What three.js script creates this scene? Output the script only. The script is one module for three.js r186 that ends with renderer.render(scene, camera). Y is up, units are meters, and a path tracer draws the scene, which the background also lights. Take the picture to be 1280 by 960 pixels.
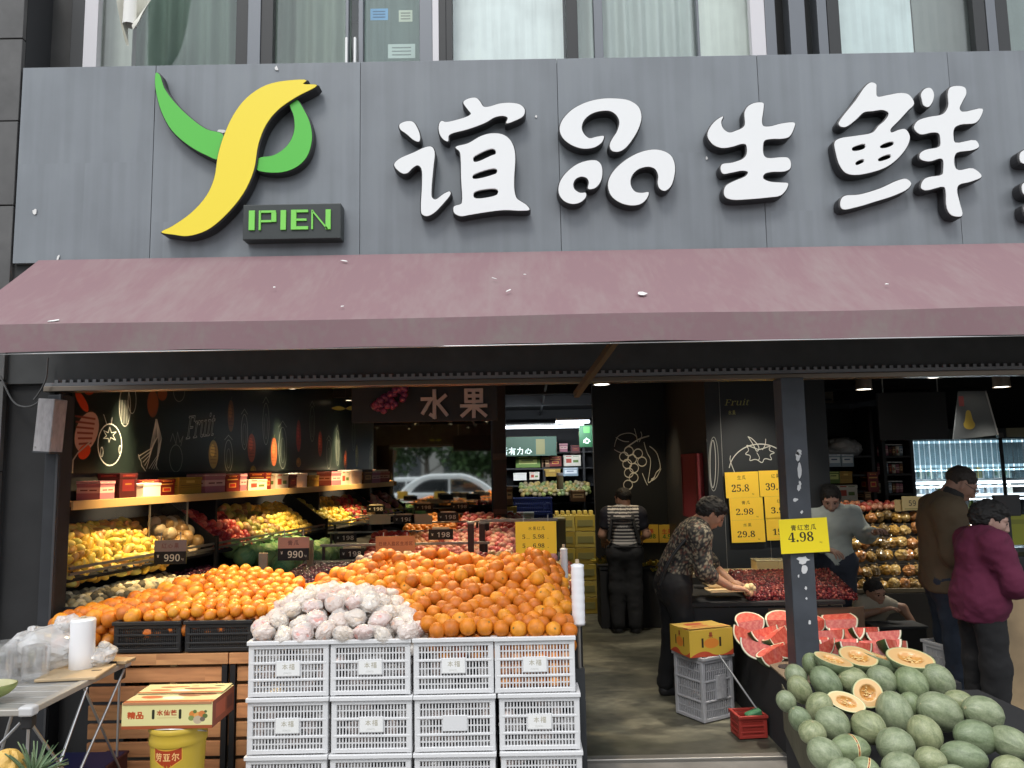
import * as THREE from 'three';
import { RoundedBoxGeometry } from 'three/addons/geometries/RoundedBoxGeometry.js';
import { mergeGeometries } from 'three/addons/utils/BufferGeometryUtils.js';
import { FontLoader } from 'three/addons/loaders/FontLoader.js';
import { TextGeometry } from 'three/addons/geometries/TextGeometry.js';

// ---------------------------------------------------------------- camera, sky, sun, exposure
const scene = new THREE.Scene();
const CAM_H = 1.75, PITCH = 0.109, ROLL = -0.0175;
const camera = new THREE.PerspectiveCamera(53.13, 4 / 3, 0.05, 400);
camera.position.set(0, CAM_H, 0);
camera.rotation.order = 'YXZ';
camera.rotation.set(PITCH, 0, ROLL);
const renderer = new THREE.WebGLRenderer({ antialias: true });
renderer.toneMapping = THREE.LinearToneMapping;
renderer.toneMappingExposure = 1.75;
renderer.shadowMap.enabled = true;
{
  const w = 256, h = 128, data = new Float32Array(w * h * 4);
  for (let y = 0; y < h; y++) for (let x = 0; x < w; x++) {
    const e = Math.sin(((y + 0.5) / h - 0.5) * Math.PI);
    const l = e < 0 ? 0.3 : 0.72 + 0.4 * e, i = (y * w + x) * 4;
    data[i] = l * 0.96; data[i + 1] = l; data[i + 2] = l * 1.06; data[i + 3] = 1;
  }
  const sky = new THREE.DataTexture(data, w, h, THREE.RGBAFormat, THREE.FloatType);
  sky.mapping = THREE.EquirectangularReflectionMapping;
  sky.magFilter = THREE.LinearFilter; sky.minFilter = THREE.LinearFilter; sky.needsUpdate = true;
  scene.background = sky; scene.environment = sky;
}
const sun = new THREE.DirectionalLight(new THREE.Color(1, 0.97, 0.92), 0.8);
sun.position.set(-4, 20, 9); sun.target.position.set(0, 2, -5); sun.name = 'sun';
sun.castShadow = true; sun.shadow.radius = 30;
Object.assign(sun.shadow.camera, { left: -12, right: 12, top: 12, bottom: -12, near: 1, far: 60 });
scene.add(sun, sun.target);

// ---------------------------------------------------------------- helpers
let seedV = 12345;
const rnd = () => { seedV = (seedV + 0x6d2b79f5) | 0; let t = Math.imul(seedV ^ (seedV >>> 15), 1 | seedV); t = (t + Math.imul(t ^ (t >>> 7), 61 | t)) ^ t; return ((t ^ (t >>> 14)) >>> 0) / 4294967296; };
const rr = (a, b) => a + (b - a) * rnd();
const pick = (a) => a[Math.floor(rnd() * a.length) % a.length];
const V3 = (x, y, z) => new THREE.Vector3(x, y, z);
const lerp = THREE.MathUtils.lerp, clamp = THREE.MathUtils.clamp, sstep = THREE.MathUtils.smoothstep;
const camE = new THREE.Euler(PITCH, 0, ROLL, 'YXZ');
const ray = (px, py) => V3((px - 640) / 960, (480 - py) / 960, -1).applyEuler(camE);
// the point that stands at distance d in front of the camera's plane of departure, measured along -z
const P = (px, py, d) => { const r = ray(px, py); return V3(0, CAM_H, 0).addScaledVector(r, d / -r.z); };
const onPlane = (px, py, p0, n) => { const r = ray(px, py), o = V3(0, CAM_H, 0); return o.clone().addScaledVector(r, p0.clone().sub(o).dot(n) / r.dot(n)); };

const used = new Map();
function numbered(name) { const n = used.get(name) || 0; used.set(name, n + 1); return n ? name + '_' + String(n).padStart(3, '0') : name; }
function tag(o, label, category, group, kind) {
  if (label) o.userData.label = label;
  if (category) o.userData.category = category;
  if (group) o.userData.group = group;
  if (kind) o.userData.kind = kind;
  return o;
}
function thing(name, label, category, pos = [0, 0, 0], turn = 0, group) {
  const o = new THREE.Group(); o.name = numbered(name); scene.add(o);
  if (pos.isVector3) o.position.copy(pos); else o.position.set(...pos);
  o.rotation.y = turn; return tag(o, label, category, group);
}
function mesh(name, geo, mat, parent = scene) {
  const m = new THREE.Mesh(geo, mat); m.name = parent === scene ? numbered(name) : name;
  m.castShadow = m.receiveShadow = true; parent.add(m); return m;
}
function struct(name, geo, mat) { const m = mesh(name, geo, mat); m.userData.kind = 'structure'; return m; }
function copy(o, name, label, group) {
  const c = o.clone(); c.name = numbered(name); c.userData = { ...o.userData }; scene.add(c);
  if (label) c.userData.label = label;
  if (group) c.userData.group = group;
  return c;
}
const ni = (g) => { const q = g.index ? g.toNonIndexed() : g; for (const k of Object.keys(q.attributes)) if (!['position', 'normal', 'uv', 'color'].includes(k)) q.deleteAttribute(k); return q; };
const rb = (w, h, d, r = 0.004) => ni(new RoundedBoxGeometry(w, h, d, 1, Math.min(r, w / 2.1, h / 2.1, d / 2.1)));
const bx = (w, h, d) => ni(new THREE.BoxGeometry(w, h, d));
const at = (g, x, y, z, rx = 0, ry = 0, rz = 0) => { if (rx) g.rotateX(rx); if (rz) g.rotateZ(rz); if (ry) g.rotateY(ry); return g.translate(x, y, z); };
// a bar between two points
function bar(a, b, w, h = w, round = false) {
  const L = a.distanceTo(b), g = round ? ni(new THREE.CylinderGeometry(w / 2, w / 2, L, 10)).rotateX(Math.PI / 2) : bx(w, h, L);
  const m = new THREE.Matrix4().lookAt(b, a, Math.abs(b.y - a.y) > 0.99 * L ? V3(0, 0, 1) : V3(0, 1, 0)).setPosition(a.clone().lerp(b, 0.5));
  return g.applyMatrix4(m);
}
const join = (list) => { const q = list.map(ni); const anyC = q.some((g) => g.attributes.color); if (anyC) for (const g of q) if (!g.attributes.color) g.setAttribute('color', new THREE.BufferAttribute(new Float32Array(g.attributes.position.count * 3).fill(1), 3)); return mergeGeometries(q); };
// uv in metres from the side each face looks at
function muv(g, s = 1, swap = false) {
  const p = g.attributes.position, n = g.attributes.normal, uv = new Float32Array(p.count * 2);
  for (let i = 0; i < p.count; i++) {
    const ax = Math.abs(n.getX(i)), ay = Math.abs(n.getY(i)), az = Math.abs(n.getZ(i));
    let u, v;
    if (ay >= ax && ay >= az) { u = p.getX(i); v = p.getZ(i); } else if (ax >= az) { u = p.getZ(i); v = p.getY(i); } else { u = p.getX(i); v = p.getY(i); }
    if (swap) [u, v] = [v, u];
    uv[2 * i] = u * s; uv[2 * i + 1] = v * s;
  }
  g.setAttribute('uv', new THREE.BufferAttribute(uv, 2)); return g;
}
function paint(g, f) {
  const p = g.attributes.position, c = new Float32Array(p.count * 3);
  for (let i = 0; i < p.count; i++) { const k = f(p.getX(i), p.getY(i), p.getZ(i), i); c.set(k, i * 3); }
  g.setAttribute('color', new THREE.BufferAttribute(c, 3)); return g;
}
// ---- noise
const hash3 = (x, y, z) => { let h = Math.imul(x, 374761393) ^ Math.imul(y, 668265263) ^ Math.imul(z, 1274126177); h = Math.imul(h ^ (h >>> 13), 1274126177); return ((h ^ (h >>> 16)) >>> 0) / 4294967296; };
function vnoise(x, y, z = 0, per = 0) {
  const xi = Math.floor(x), yi = Math.floor(y), zi = Math.floor(z), f = (t) => t * t * (3 - 2 * t), u = f(x - xi), v = f(y - yi), w = f(z - zi);
  const m = per ? (a) => ((a % per) + per) % per : (a) => a, H = (a, b, c) => hash3(m(xi + a), m(yi + b), zi + c);
  return lerp(lerp(lerp(H(0, 0, 0), H(1, 0, 0), u), lerp(H(0, 1, 0), H(1, 1, 0), u), v), lerp(lerp(H(0, 0, 1), H(1, 0, 1), u), lerp(H(0, 1, 1), H(1, 1, 1), u), v), w);
}
const fbm = (x, y, z = 0, o = 4, per = 0) => { let s = 0, a = 0.5, t = 0; for (let i = 0; i < o; i++) { s += a * vnoise(x, y, z + i * 17, per); t += a; x *= 2; y *= 2; z *= 2; if (per) per *= 2; a *= 0.5; } return s / t; };
const s8 = (l) => { l = clamp(l, 0, 1); return Math.round(255 * (l <= 0.0031308 ? l * 12.92 : 1.055 * Math.pow(l, 1 / 2.4) - 0.055)); };
function dtex(w, h, f, srgb = true, rep = 1) {
  const d = new Uint8Array(w * h * 4);
  for (let y = 0; y < h; y++) for (let x = 0; x < w; x++) { const c = f(x / w, y / h), i = (y * w + x) * 4; for (let k = 0; k < 3; k++) d[i + k] = srgb ? s8(c[k]) : Math.round(clamp(c[k], 0, 1) * 255); d[i + 3] = 255; }
  const t = new THREE.DataTexture(d, w, h); t.wrapS = t.wrapT = THREE.RepeatWrapping; t.magFilter = THREE.LinearFilter; t.minFilter = THREE.LinearMipmapLinearFilter; t.generateMipmaps = true;
  if (srgb) t.colorSpace = THREE.SRGBColorSpace; t.repeat.set(rep, rep); t.needsUpdate = true; return t;
}
const grey = (f) => (u, v) => { const g = f(u, v); return [g, g, g]; };
function ctex(w, h, draw) {
  const c = document.createElement('canvas'); c.width = w; c.height = h; const g = c.getContext('2d'); draw(g, w, h);
  const t = new THREE.CanvasTexture(c); t.colorSpace = THREE.SRGBColorSpace; t.anisotropy = 4; return t;
}
const mix = (a, b, t) => a.map((x, i) => lerp(x, b[i], t));
const C = (r, g, b) => new THREE.Color().setRGB(r, g, b);
function std(c, rough = 0.8, o = {}) { return new THREE.MeshStandardMaterial({ color: C(...c), roughness: rough, ...o }); }
function phys(c, rough = 0.8, o = {}) { return new THREE.MeshPhysicalMaterial({ color: C(...c), roughness: rough, ...o }); }

const fineBump = dtex(256, 256, grey((u, v) => fbm(u * 32, v * 32, 3, 3, 32)), false);
const softMottle = dtex(256, 256, (u, v) => { const n = 0.72 + 0.5 * (fbm(u * 8, v * 8, 1, 5, 8) - 0.25); return [n, n, n]; }, false);
const streak = dtex(256, 512, (u, v) => { const n = 0.8 + 0.24 * (fbm(u * 40, v * 2, 9, 4, 0) - 0.1) + 0.26 * (fbm(u * 6, v * 6, 2, 5, 6) - 0.42); return [n, n, n * 1.01]; }, false);
softMottle.colorSpace = streak.colorSpace = THREE.NoColorSpace;
const woodTex = dtex(512, 256, (u, v) => {
  const g = fbm(u * 4, v * 48, 4, 4, 0), k = fbm(u * 3, v * 7, 8, 3, 0), l = Math.pow(0.5 + 0.5 * Math.sin((v * 30 + k * 9) * 2), 2);
  return mix([0.42, 0.21, 0.085], [0.25, 0.11, 0.045], clamp(0.45 * g + 0.35 * l + (k - 0.5) * 0.7, 0, 1));
});
const M = {
  black: std([0.012, 0.012, 0.013], 0.55), blackMat: std([0.016, 0.016, 0.017], 0.9), darkGrey: std([0.03, 0.033, 0.036], 0.7),
  white: std([0.78, 0.78, 0.77], 0.5), steel: std([0.55, 0.55, 0.55], 0.3, { metalness: 0.9 }), dullSteel: std([0.3, 0.29, 0.27], 0.45, { metalness: 0.8 }),
  wood: std([1, 1, 1], 0.75, { map: woodTex, bumpMap: fineBump, bumpScale: 0.0006 }),
  glass: phys([0.94, 0.965, 0.955], 0.02, { transmission: 1, thickness: 0, ior: 1.5 }),
  clear: phys([0.985, 0.985, 0.985], 0.06, { transmission: 1, thickness: 0, ior: 1.45 }),
  card: std([0.45, 0.36, 0.24], 0.9),
};
// ---- Chinese lettering as strokes on a 100 x 100 square
const GLYPH = {
  水: '50 5 50 92 38 84|10 32 40 32 12 78|86 22 58 46|54 38 90 84',
  果: '25 8 75 8 75 46 25 46 25 8|25 27 75 27|50 8 50 95|10 60 90 60|46 62 12 92|54 62 88 92',
  精: '22 8 22 92|8 42 38 42|10 15 16 32|36 15 30 32|20 45 8 70|24 45 38 66|45 15 95 15|48 28 92 28|42 42 98 42|70 5 70 42|52 52 52 95|52 52 90 52 90 92 82 92|52 66 90 66|52 79 90 79',
  品: '30 8 70 8 70 40 30 40 30 8|8 55 42 55 42 92 8 92 8 55|58 55 92 55 92 92 58 92 58 55',
  仙: '30 5 10 45|22 28 22 95|65 8 65 88|45 35 45 88 90 88|90 35 90 88',
  芒: '8 20 92 20|32 8 32 32|68 8 68 32|50 36 50 46|10 48 92 48|25 48 25 90 90 90',
  劳: '8 18 92 18|32 6 32 30|68 6 68 30|12 38 12 50|12 38 90 38 84 50|18 62 80 62 74 94 62 90|48 50 40 76 12 95',
  亚: '10 15 90 15|38 15 38 88|62 15 62 88|20 38 28 68|80 38 72 68|6 88 94 88',
  尔: '34 5 12 38|28 24 88 24 80 38|50 26 50 92 40 86|30 50 12 76|68 50 90 76',
  本: '10 30 90 30|50 5 50 95|48 32 10 78|52 32 92 78|32 72 68 72',
  福: '20 5 28 14|8 25 38 25 8 62|22 45 22 95|28 52 38 62|48 10 94 10|54 22 88 22 88 40 54 40 54 22|52 52 92 52 92 94 52 94 52 52|72 52 72 94|52 73 92 73',
  哈: '8 28 36 28 36 74 8 74 8 28|66 6 42 40|66 6 94 40|56 42 80 42|48 56 86 56 86 92 48 92 48 56',
  密: '50 3 50 12|10 16 10 28|10 16 90 16 84 28|30 34 22 48|36 30 40 52 70 52 74 44|66 26 30 50|50 24 56 32|78 34 86 44|50 60 50 92|20 68 20 92 82 92|82 68 82 92',
  瓜: '78 6 30 14|30 14 26 60 10 94|52 12 50 80 70 76|76 70 84 88|66 12 74 56 94 90',
  青: '15 14 85 14|18 28 82 28|8 42 92 42|50 5 50 42|25 54 25 96|25 54 76 54 76 94 66 92|25 67 76 67|25 80 76 80',
  红: '30 8 12 34 28 36 10 60 38 56|8 84 40 76|50 18 92 18|70 18 70 88|44 88 96 88',
  已: '15 15 80 15 80 48 20 48|20 30 20 88 88 88 90 72',
  进: '14 12 22 24|8 42 24 42 20 80 8 88|22 84 94 92|40 30 92 30|36 56 96 56|54 10 54 58 44 80|76 10 76 82',
  入: '38 8 50 18|50 16 40 56 8 94|50 30 66 66 94 94', 区: '90 10 12 10 12 92 94 92|75 22 28 76|32 28 76 76',
  监: '18 8 18 44|36 4 36 50|62 4 50 34|58 18 92 18|70 30 80 40|16 58 84 58 84 92|16 58 16 92|38 58 38 92|62 58 62 92|4 93 96 93',
  域: '6 36 36 36|20 10 20 78|4 84 38 72|40 26 96 26|46 42 64 42 64 62 46 62 46 42|40 80 66 70|70 6 78 60 94 92|90 46 58 94|82 8 90 18',
  生: '28 8 12 44|24 28 86 28|18 58 82 58|50 4 50 92|6 93 94 93', 活: '12 10 22 20|6 36 16 46|6 92 24 58|86 6 38 18|30 36 96 36|62 14 62 58|42 60 84 60 84 94 42 94 42 60',
  有: '8 22 92 22|44 4 34 44 8 74|36 42 36 95|36 42 78 42 78 94 66 92|36 58 78 58|36 74 78 74', 心: '14 48 8 76|30 36 32 82 66 86 72 68|46 22 56 40|74 38 92 64',
  力: '14 28 82 28 76 90 60 86|46 6 42 50 12 94', 新: '28 4 28 14|8 18 48 18|16 24 20 38|40 24 34 38|6 42 50 42|8 60 48 60|28 42 28 94|86 8 60 18 58 60 50 94|58 40 96 40|80 40 80 95',
};
const glyphLines = (ch) => GLYPH[ch].split('|').map((s) => { const n = s.split(' ').map(Number), o = []; for (let i = 0; i < n.length; i += 2) o.push([n[i], n[i + 1]]); return o; });
function hanzi(g, text, x, y, s, weight = 0.11, gap = 1.12) {
  g.lineWidth = s * weight; g.lineJoin = 'round'; g.lineCap = 'square'; g.strokeStyle = g.fillStyle;
  [...text].forEach((ch, i) => { for (const l of glyphLines(ch)) { g.beginPath(); l.forEach(([a, b], k) => g[k ? 'lineTo' : 'moveTo'](x + i * s * gap + (a * s) / 100, y + (b * s) / 100)); g.stroke(); } });
}
// ---- surface of a distance field: rounded cones and ellipsoids joined smoothly, meshed with surface nets
const cap = (a, b, ra, rb_ = ra, o = {}) => ({ t: 'c', a: V3(...a), b: V3(...b), ra, rb: rb_, ...o });
const ell = (c, r, o = {}) => ({ t: 'e', c: V3(...c), r: V3(...r), ...o });
function primDist(q, x, y, z) {
  if (q.t === 'e') { const a = (x - q.c.x) / q.r.x, b = (y - q.c.y) / q.r.y, c = (z - q.c.z) / q.r.z, l = Math.sqrt(a * a + b * b + c * c); return (l - 1) * Math.min(q.r.x, q.r.y, q.r.z); }
  let ax = q.a.x, ay = q.a.y, az = q.a.z, dx = q.b.x - ax, dy = q.b.y - ay, dz = q.b.z - az, px = x - ax, py = y - ay, pz = z - az;
  const h = clamp((px * dx + py * dy + pz * dz) / (dx * dx + dy * dy + dz * dz + 1e-9), 0, 1);
  px -= dx * h; py -= dy * h; pz -= dz * h;
  if (q.flat) { const n = q.flat, k = px * n.x + py * n.y + pz * n.z, m = k / q.f - k; px += n.x * m; py += n.y * m; pz += n.z * m; }
  return Math.sqrt(px * px + py * py + pz * pz) - lerp(q.ra, q.rb, h);
}
function iso(prims, cell, clips = []) {
  const box = new THREE.Box3(), pads = (q) => (q.t === 'e' ? 0 : Math.max(q.ra, q.rb)) + (q.k ?? 0.03) + 3 * cell, boxes = prims.map((q) => {
    const b = q.t === 'e' ? new THREE.Box3(q.c.clone().sub(q.r), q.c.clone().add(q.r)) : new THREE.Box3().setFromPoints([q.a, q.b]);
    b.expandByScalar(pads(q)); if (q.op !== 'sub') box.union(b); return b;
  });
  const N = ['x', 'y', 'z'].map((k) => Math.ceil((box.max[k] - box.min[k]) / cell) + 1), [nx, ny, nz] = N, F = new Float32Array(nx * ny * nz).fill(1), id = (i, j, k) => (k * ny + j) * nx + i;
  prims.forEach((q, n) => {
    const b = boxes[n], lo = ['x', 'y', 'z'].map((k) => Math.max(0, Math.floor((b.min[k] - box.min[k]) / cell))), hi = ['x', 'y', 'z'].map((k, m) => Math.min(N[m] - 1, Math.ceil((b.max[k] - box.min[k]) / cell))), kk = q.k ?? 0.03;
    for (let k = lo[2]; k <= hi[2]; k++) for (let j = lo[1]; j <= hi[1]; j++) for (let i = lo[0]; i <= hi[0]; i++) {
      const d = primDist(q, box.min.x + i * cell, box.min.y + j * cell, box.min.z + k * cell), a = id(i, j, k), o = F[a];
      if (q.op === 'sub') { F[a] = Math.max(o, -d); continue; }
      const h = Math.max(kk - Math.abs(o - d), 0) / kk; F[a] = Math.min(o, d) - h * h * kk * 0.25;
    }
  });
  for (const [n, c] of clips) for (let k = 0; k < nz; k++) for (let j = 0; j < ny; j++) for (let i = 0; i < nx; i++) { const a = id(i, j, k); F[a] = Math.max(F[a], n[0] * (box.min.x + i * cell) + n[1] * (box.min.y + j * cell) + n[2] * (box.min.z + k * cell) - c); }
  const vid = new Int32Array(nx * ny * nz).fill(-1), pos = [], nor = [], idx = [];
  for (let k = 0; k < nz - 1; k++) for (let j = 0; j < ny - 1; j++) for (let i = 0; i < nx - 1; i++) {
    let m = 0; const v = [];
    for (let c = 0; c < 8; c++) { const f = F[id(i + (c & 1), j + ((c >> 1) & 1), k + (c >> 2))]; v.push(f); if (f < 0) m++; }
    if (!m || m === 8) continue;
    let x = 0, y = 0, z = 0, n = 0;
    for (let a = 0; a < 8; a++) for (const s of [1, 2, 4]) if (!(a & s)) { const b = a | s; if (v[a] < 0 !== v[b] < 0) { const t = v[a] / (v[a] - v[b]); x += (a & 1) + (s === 1 ? t : 0); y += ((a >> 1) & 1) + (s === 2 ? t : 0); z += (a >> 2) + (s === 4 ? t : 0); n++; } }
    x /= n; y /= n; z /= n; vid[id(i, j, k)] = pos.length / 3;
    pos.push(box.min.x + (i + x) * cell, box.min.y + (j + y) * cell, box.min.z + (k + z) * cell);
    const gx = (v[1] - v[0]) * (1 - y) * (1 - z) + (v[3] - v[2]) * y * (1 - z) + (v[5] - v[4]) * (1 - y) * z + (v[7] - v[6]) * y * z, gy = (v[2] - v[0]) * (1 - x) * (1 - z) + (v[3] - v[1]) * x * (1 - z) + (v[6] - v[4]) * (1 - x) * z + (v[7] - v[5]) * x * z, gz = (v[4] - v[0]) * (1 - x) * (1 - y) + (v[5] - v[1]) * x * (1 - y) + (v[6] - v[2]) * (1 - x) * y + (v[7] - v[3]) * x * y, gl = Math.hypot(gx, gy, gz) || 1;
    nor.push(gx / gl, gy / gl, gz / gl);
  }
  const quad = (a, b, c, d, flip) => { if (a < 0 || b < 0 || c < 0 || d < 0) return; if (flip) idx.push(a, c, b, a, d, c); else idx.push(a, b, c, a, c, d); };
  for (let k = 1; k < nz - 1; k++) for (let j = 1; j < ny - 1; j++) for (let i = 1; i < nx - 1; i++) {
    const f = F[id(i, j, k)] < 0;
    if (f !== F[id(i + 1, j, k)] < 0) quad(vid[id(i, j - 1, k - 1)], vid[id(i, j, k - 1)], vid[id(i, j, k)], vid[id(i, j - 1, k)], !f);
    if (f !== F[id(i, j + 1, k)] < 0) quad(vid[id(i - 1, j, k - 1)], vid[id(i - 1, j, k)], vid[id(i, j, k)], vid[id(i, j, k - 1)], !f);
    if (f !== F[id(i, j, k + 1)] < 0) quad(vid[id(i - 1, j - 1, k)], vid[id(i, j - 1, k)], vid[id(i, j, k)], vid[id(i - 1, j, k)], !f);
  }
  const g = new THREE.BufferGeometry();
  g.setAttribute('position', new THREE.Float32BufferAttribute(pos, 3)); g.setAttribute('normal', new THREE.Float32BufferAttribute(nor, 3));
  g.setAttribute('uv', new THREE.Float32BufferAttribute(new Float32Array((pos.length / 3) * 2), 2)); g.setIndex(idx); return g;
}
function rumple(g, amp, freq, seed = 0) {
  const p = g.attributes.position, n = g.attributes.normal;
  for (let i = 0; i < p.count; i++) { const d = amp * 2 * (fbm(p.getX(i) * freq, p.getY(i) * freq * 1.4, p.getZ(i) * freq + seed, 3) - 0.5); p.setXYZ(i, p.getX(i) + n.getX(i) * d, p.getY(i) + n.getY(i) * d, p.getZ(i) + n.getZ(i) * d); }
  g.computeVertexNormals(); return g;
}
const Y = (px, py, d) => P(px, py, d).y, X = (px, py, d) => P(px, py, d).x;
// ---------------------------------------------------------------- ground and the street behind the camera
const asphalt = std([0.055, 0.056, 0.058], 0.9, { map: softMottle.clone(), bumpMap: fineBump, bumpScale: 0.002 }); asphalt.map.repeat.set(0.25, 0.25);
struct('road', muv(at(bx(400, 0.2, 400), 0, -0.27, 0)), asphalt);
const paveMat = std([0.2, 0.19, 0.175], 0.85, { map: softMottle, bumpMap: fineBump, bumpScale: 0.001 });
struct('pavement', muv(at(rb(40, 0.15, 7.1, 0.02), 0, -0.095, -1.35)), paveMat);
const floorTex = dtex(1024, 1024, (u, v) => {
  const a = fbm(u * 5, v * 10, 2, 6, 0), b = fbm(u * 14 + 3, v * 26, 7, 5, 0), c = fbm(u * 40, v * 60, 5, 3, 0);
  let k = mix([0.058, 0.056, 0.038], [0.2, 0.184, 0.13], clamp((a - 0.34) * 2.6, 0, 1));
  k = mix(k, [0.06, 0.056, 0.042], clamp((b - 0.5) * 3.6, 0, 0.8));
  return k.map((x, i) => x * (0.5 + 0.72 * c) * [0.97, 1, 1.02][i]);
});
const floorMat = std([1, 1, 1], 0.5, { map: floorTex, bumpMap: fineBump, bumpScale: 0.0008 }); floorTex.repeat.set(0.32, 0.32);
struct('shop_floor', muv(at(bx(11.2, 0.12, 11), 1.4, -0.06, -10.4)), floorMat);
struct('threshold', muv(at(rb(11.2, 0.13, 0.07, 0.008), 1.4, -0.062, -4.862)), M.dullSteel);

// ---------------------------------------------------------------- building front
const stone = std([0.1, 0.098, 0.096], 0.6, { map: softMottle, bumpMap: fineBump, bumpScale: 0.0006 });
const shellMat = std([0.028, 0.029, 0.031], 0.85), ceilMat = std([0.014, 0.014, 0.015], 0.9);
const facade = thing('shop_building', 'grey shop building of dark stone and steel with an open ground floor', 'building');
mesh('wall', join([at(bx(0.2, 2.92, 10.5), -3.62, 1.46, -10.35), at(bx(0.2, 2.92, 10.5), 6.95, 1.46, -10.35), at(bx(10.7, 2.92, 0.2), 1.66, 1.46, -15.75)]), shellMat, facade);
mesh('ceiling', at(bx(10.9, 0.15, 10.6), 1.66, 3.0, -10.5), ceilMat, facade);
mesh('beam', join([-6.6, -8.6, -10.6, -12.6].map((z) => at(bx(10.4, 0.16, 0.12), 1.66, 2.84, z))), ceilMat, facade);
mesh('pipe', join([[-0.9, 2.78, 0.05], [0.35, 2.8, 0.035], [3.4, 2.76, 0.06], [4.6, 2.8, 0.03]].map(([x, y, w]) => bar(V3(x, y, -5.4), V3(x + 0.2, y, -15.4), w, w, true))), M.darkGrey, facade);
// stone pier at the left, tile by tile
{
  const tg = [0, 1, 2].map((k) => muv(at(rb(0.69, 0.586, 0.04, 0.004), 0, 0, 0), 0.7 + k * 0.2));
  for (let r = 0; r < 9; r++) for (let c = 0; c < 2; c++) { const t = mesh('stone_tile', tg[(r * 2 + c) % 3], stone, facade); t.position.set(-3.68 - c * 0.7, 0.3 + r * 0.594, -5.02 - 0.002 * ((r + c) % 2)); }
  mesh('pier_core', at(bx(1.4, 5.4, 0.5), -4.04, 2.7, -5.3), shellMat, facade);
}
const returnTex = std([0.055, 0.054, 0.052], 0.7, { map: softMottle });
mesh('stone_return', muv(at(bx(0.34, 2.4, 0.06), X(62, 40, 5.3), 5.3, -5.36)), returnTex, facade);
mesh('upper_wall', at(bx(11, 0.4, 0.2), 1.5, 4.26, -5.55), shellMat, facade);
mesh('upper_floor_slab', at(bx(12, 0.12, 3), 1.5, 4.4, -6.9), M.darkGrey, facade);
mesh('upper_back_wall', at(bx(12, 2.6, 0.1), 1.5, 5.6, -8.3), std([0.2, 0.2, 0.19], 0.9), facade);
mesh('upper_ceiling', at(bx(12, 0.12, 3.4), 1.5, 6.9, -6.7), M.darkGrey, facade);
mesh('upper_storey', at(bx(14, 3.0, 0.5), 1.5, 8.5, -5.3), stone, facade);
// door head
const fascia = std([0.055, 0.057, 0.057], 0.75, { map: softMottle });
mesh('door_head', muv(at(bx(11, 0.95, 0.2), 1.9, 2.835, -5.14)), fascia, facade);
const trackM = std([0.2, 0.165, 0.13], 0.32, { metalness: 0.85 });
mesh('shutter_track', at(rb(10.4, 0.036, 0.1, 0.006), 2.12, 2.319, -5.06), trackM, facade);
{ // toothed shutter rail
  const l = [at(bx(10.4, 0.022, 0.05), 2.12, 2.349, -5.045)];
  for (let x = -3.0; x < 7.2; x += 0.05) l.push(at(bx(0.022, 0.02, 0.012), x, 2.369, -5.025));
  tag(mesh('shutter_rail', join(l), std([0.2, 0.2, 0.205], 0.5, { metalness: 0.5 }), facade), null, null, null);
}
// left jamb
const jambM = std([0.035, 0.037, 0.042], 0.55, { metalness: 0.3, map: softMottle });
mesh('door_jamb', muv(at(rb(0.1, 2.28, 0.14, 0.006), -2.99, 1.14, -5.07)), jambM, facade);
mesh('jamb_panel', muv(at(bx(0.3, 3.0, 0.05), -3.19, 1.5, -5.1)), std([0.02, 0.02, 0.021], 0.8, { map: softMottle }), facade);
mesh('jamb_edge', muv(at(rb(0.016, 2.28, 0.02, 0.003), -2.95, 1.14, -4.992)), std([0.06, 0.06, 0.063], 0.45, { metalness: 0.4 }), facade);
// post between the openings
const postA = P(987, 470, 5), postX = postA.x - 0.012;
const postM = std([0.066, 0.074, 0.088], 0.5, { map: softMottle, bumpMap: fineBump, bumpScale: 0.0004 });
{
  const t = thing('steel_post', 'blue grey steel post in the shop opening with white paint peeled patches', 'post', [postX, 0, -5]);
  mesh('post', muv(at(rb(0.15, 2.3, 0.15, 0.006), 0, 1.15, 0)), postM, t);
  const flake = std([0.62, 0.62, 0.62], 0.9);
  const fl = (px, py, w, h) => { const s = new THREE.Shape(), n = 11; for (let i = 0; i < n; i++) { const a = (i / n) * 6.283, r = rr(0.55, 1.15); s[i ? 'lineTo' : 'moveTo'](Math.cos(a) * w * r, Math.sin(a) * h * r); } const g = ni(new THREE.ExtrudeGeometry(s, { depth: 0.0015, bevelEnabled: false })); const p = P(px, py, 4.925); return at(g, p.x - postX, p.y, 0.0755); };
  [[997, 570, 0.018, 0.03], [999, 588, 0.014, 0.05], [998, 610, 0.01, 0.03], [1000, 605, 0.008, 0.03], [994, 625, 0.02, 0.012], [1002, 640, 0.01, 0.012], [998, 566, 0.022, 0.02], [1004, 700, 0.04, 0.025], [1006, 712, 0.02, 0.03], [998, 720, 0.006, 0.012], [1007, 735, 0.008, 0.012], [1008, 748, 0.008, 0.01], [1012, 778, 0.008, 0.014], [990, 660, 0.006, 0.008]].forEach((a) => mesh('peeled_patch', fl(...a), flake, t));
}
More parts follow.
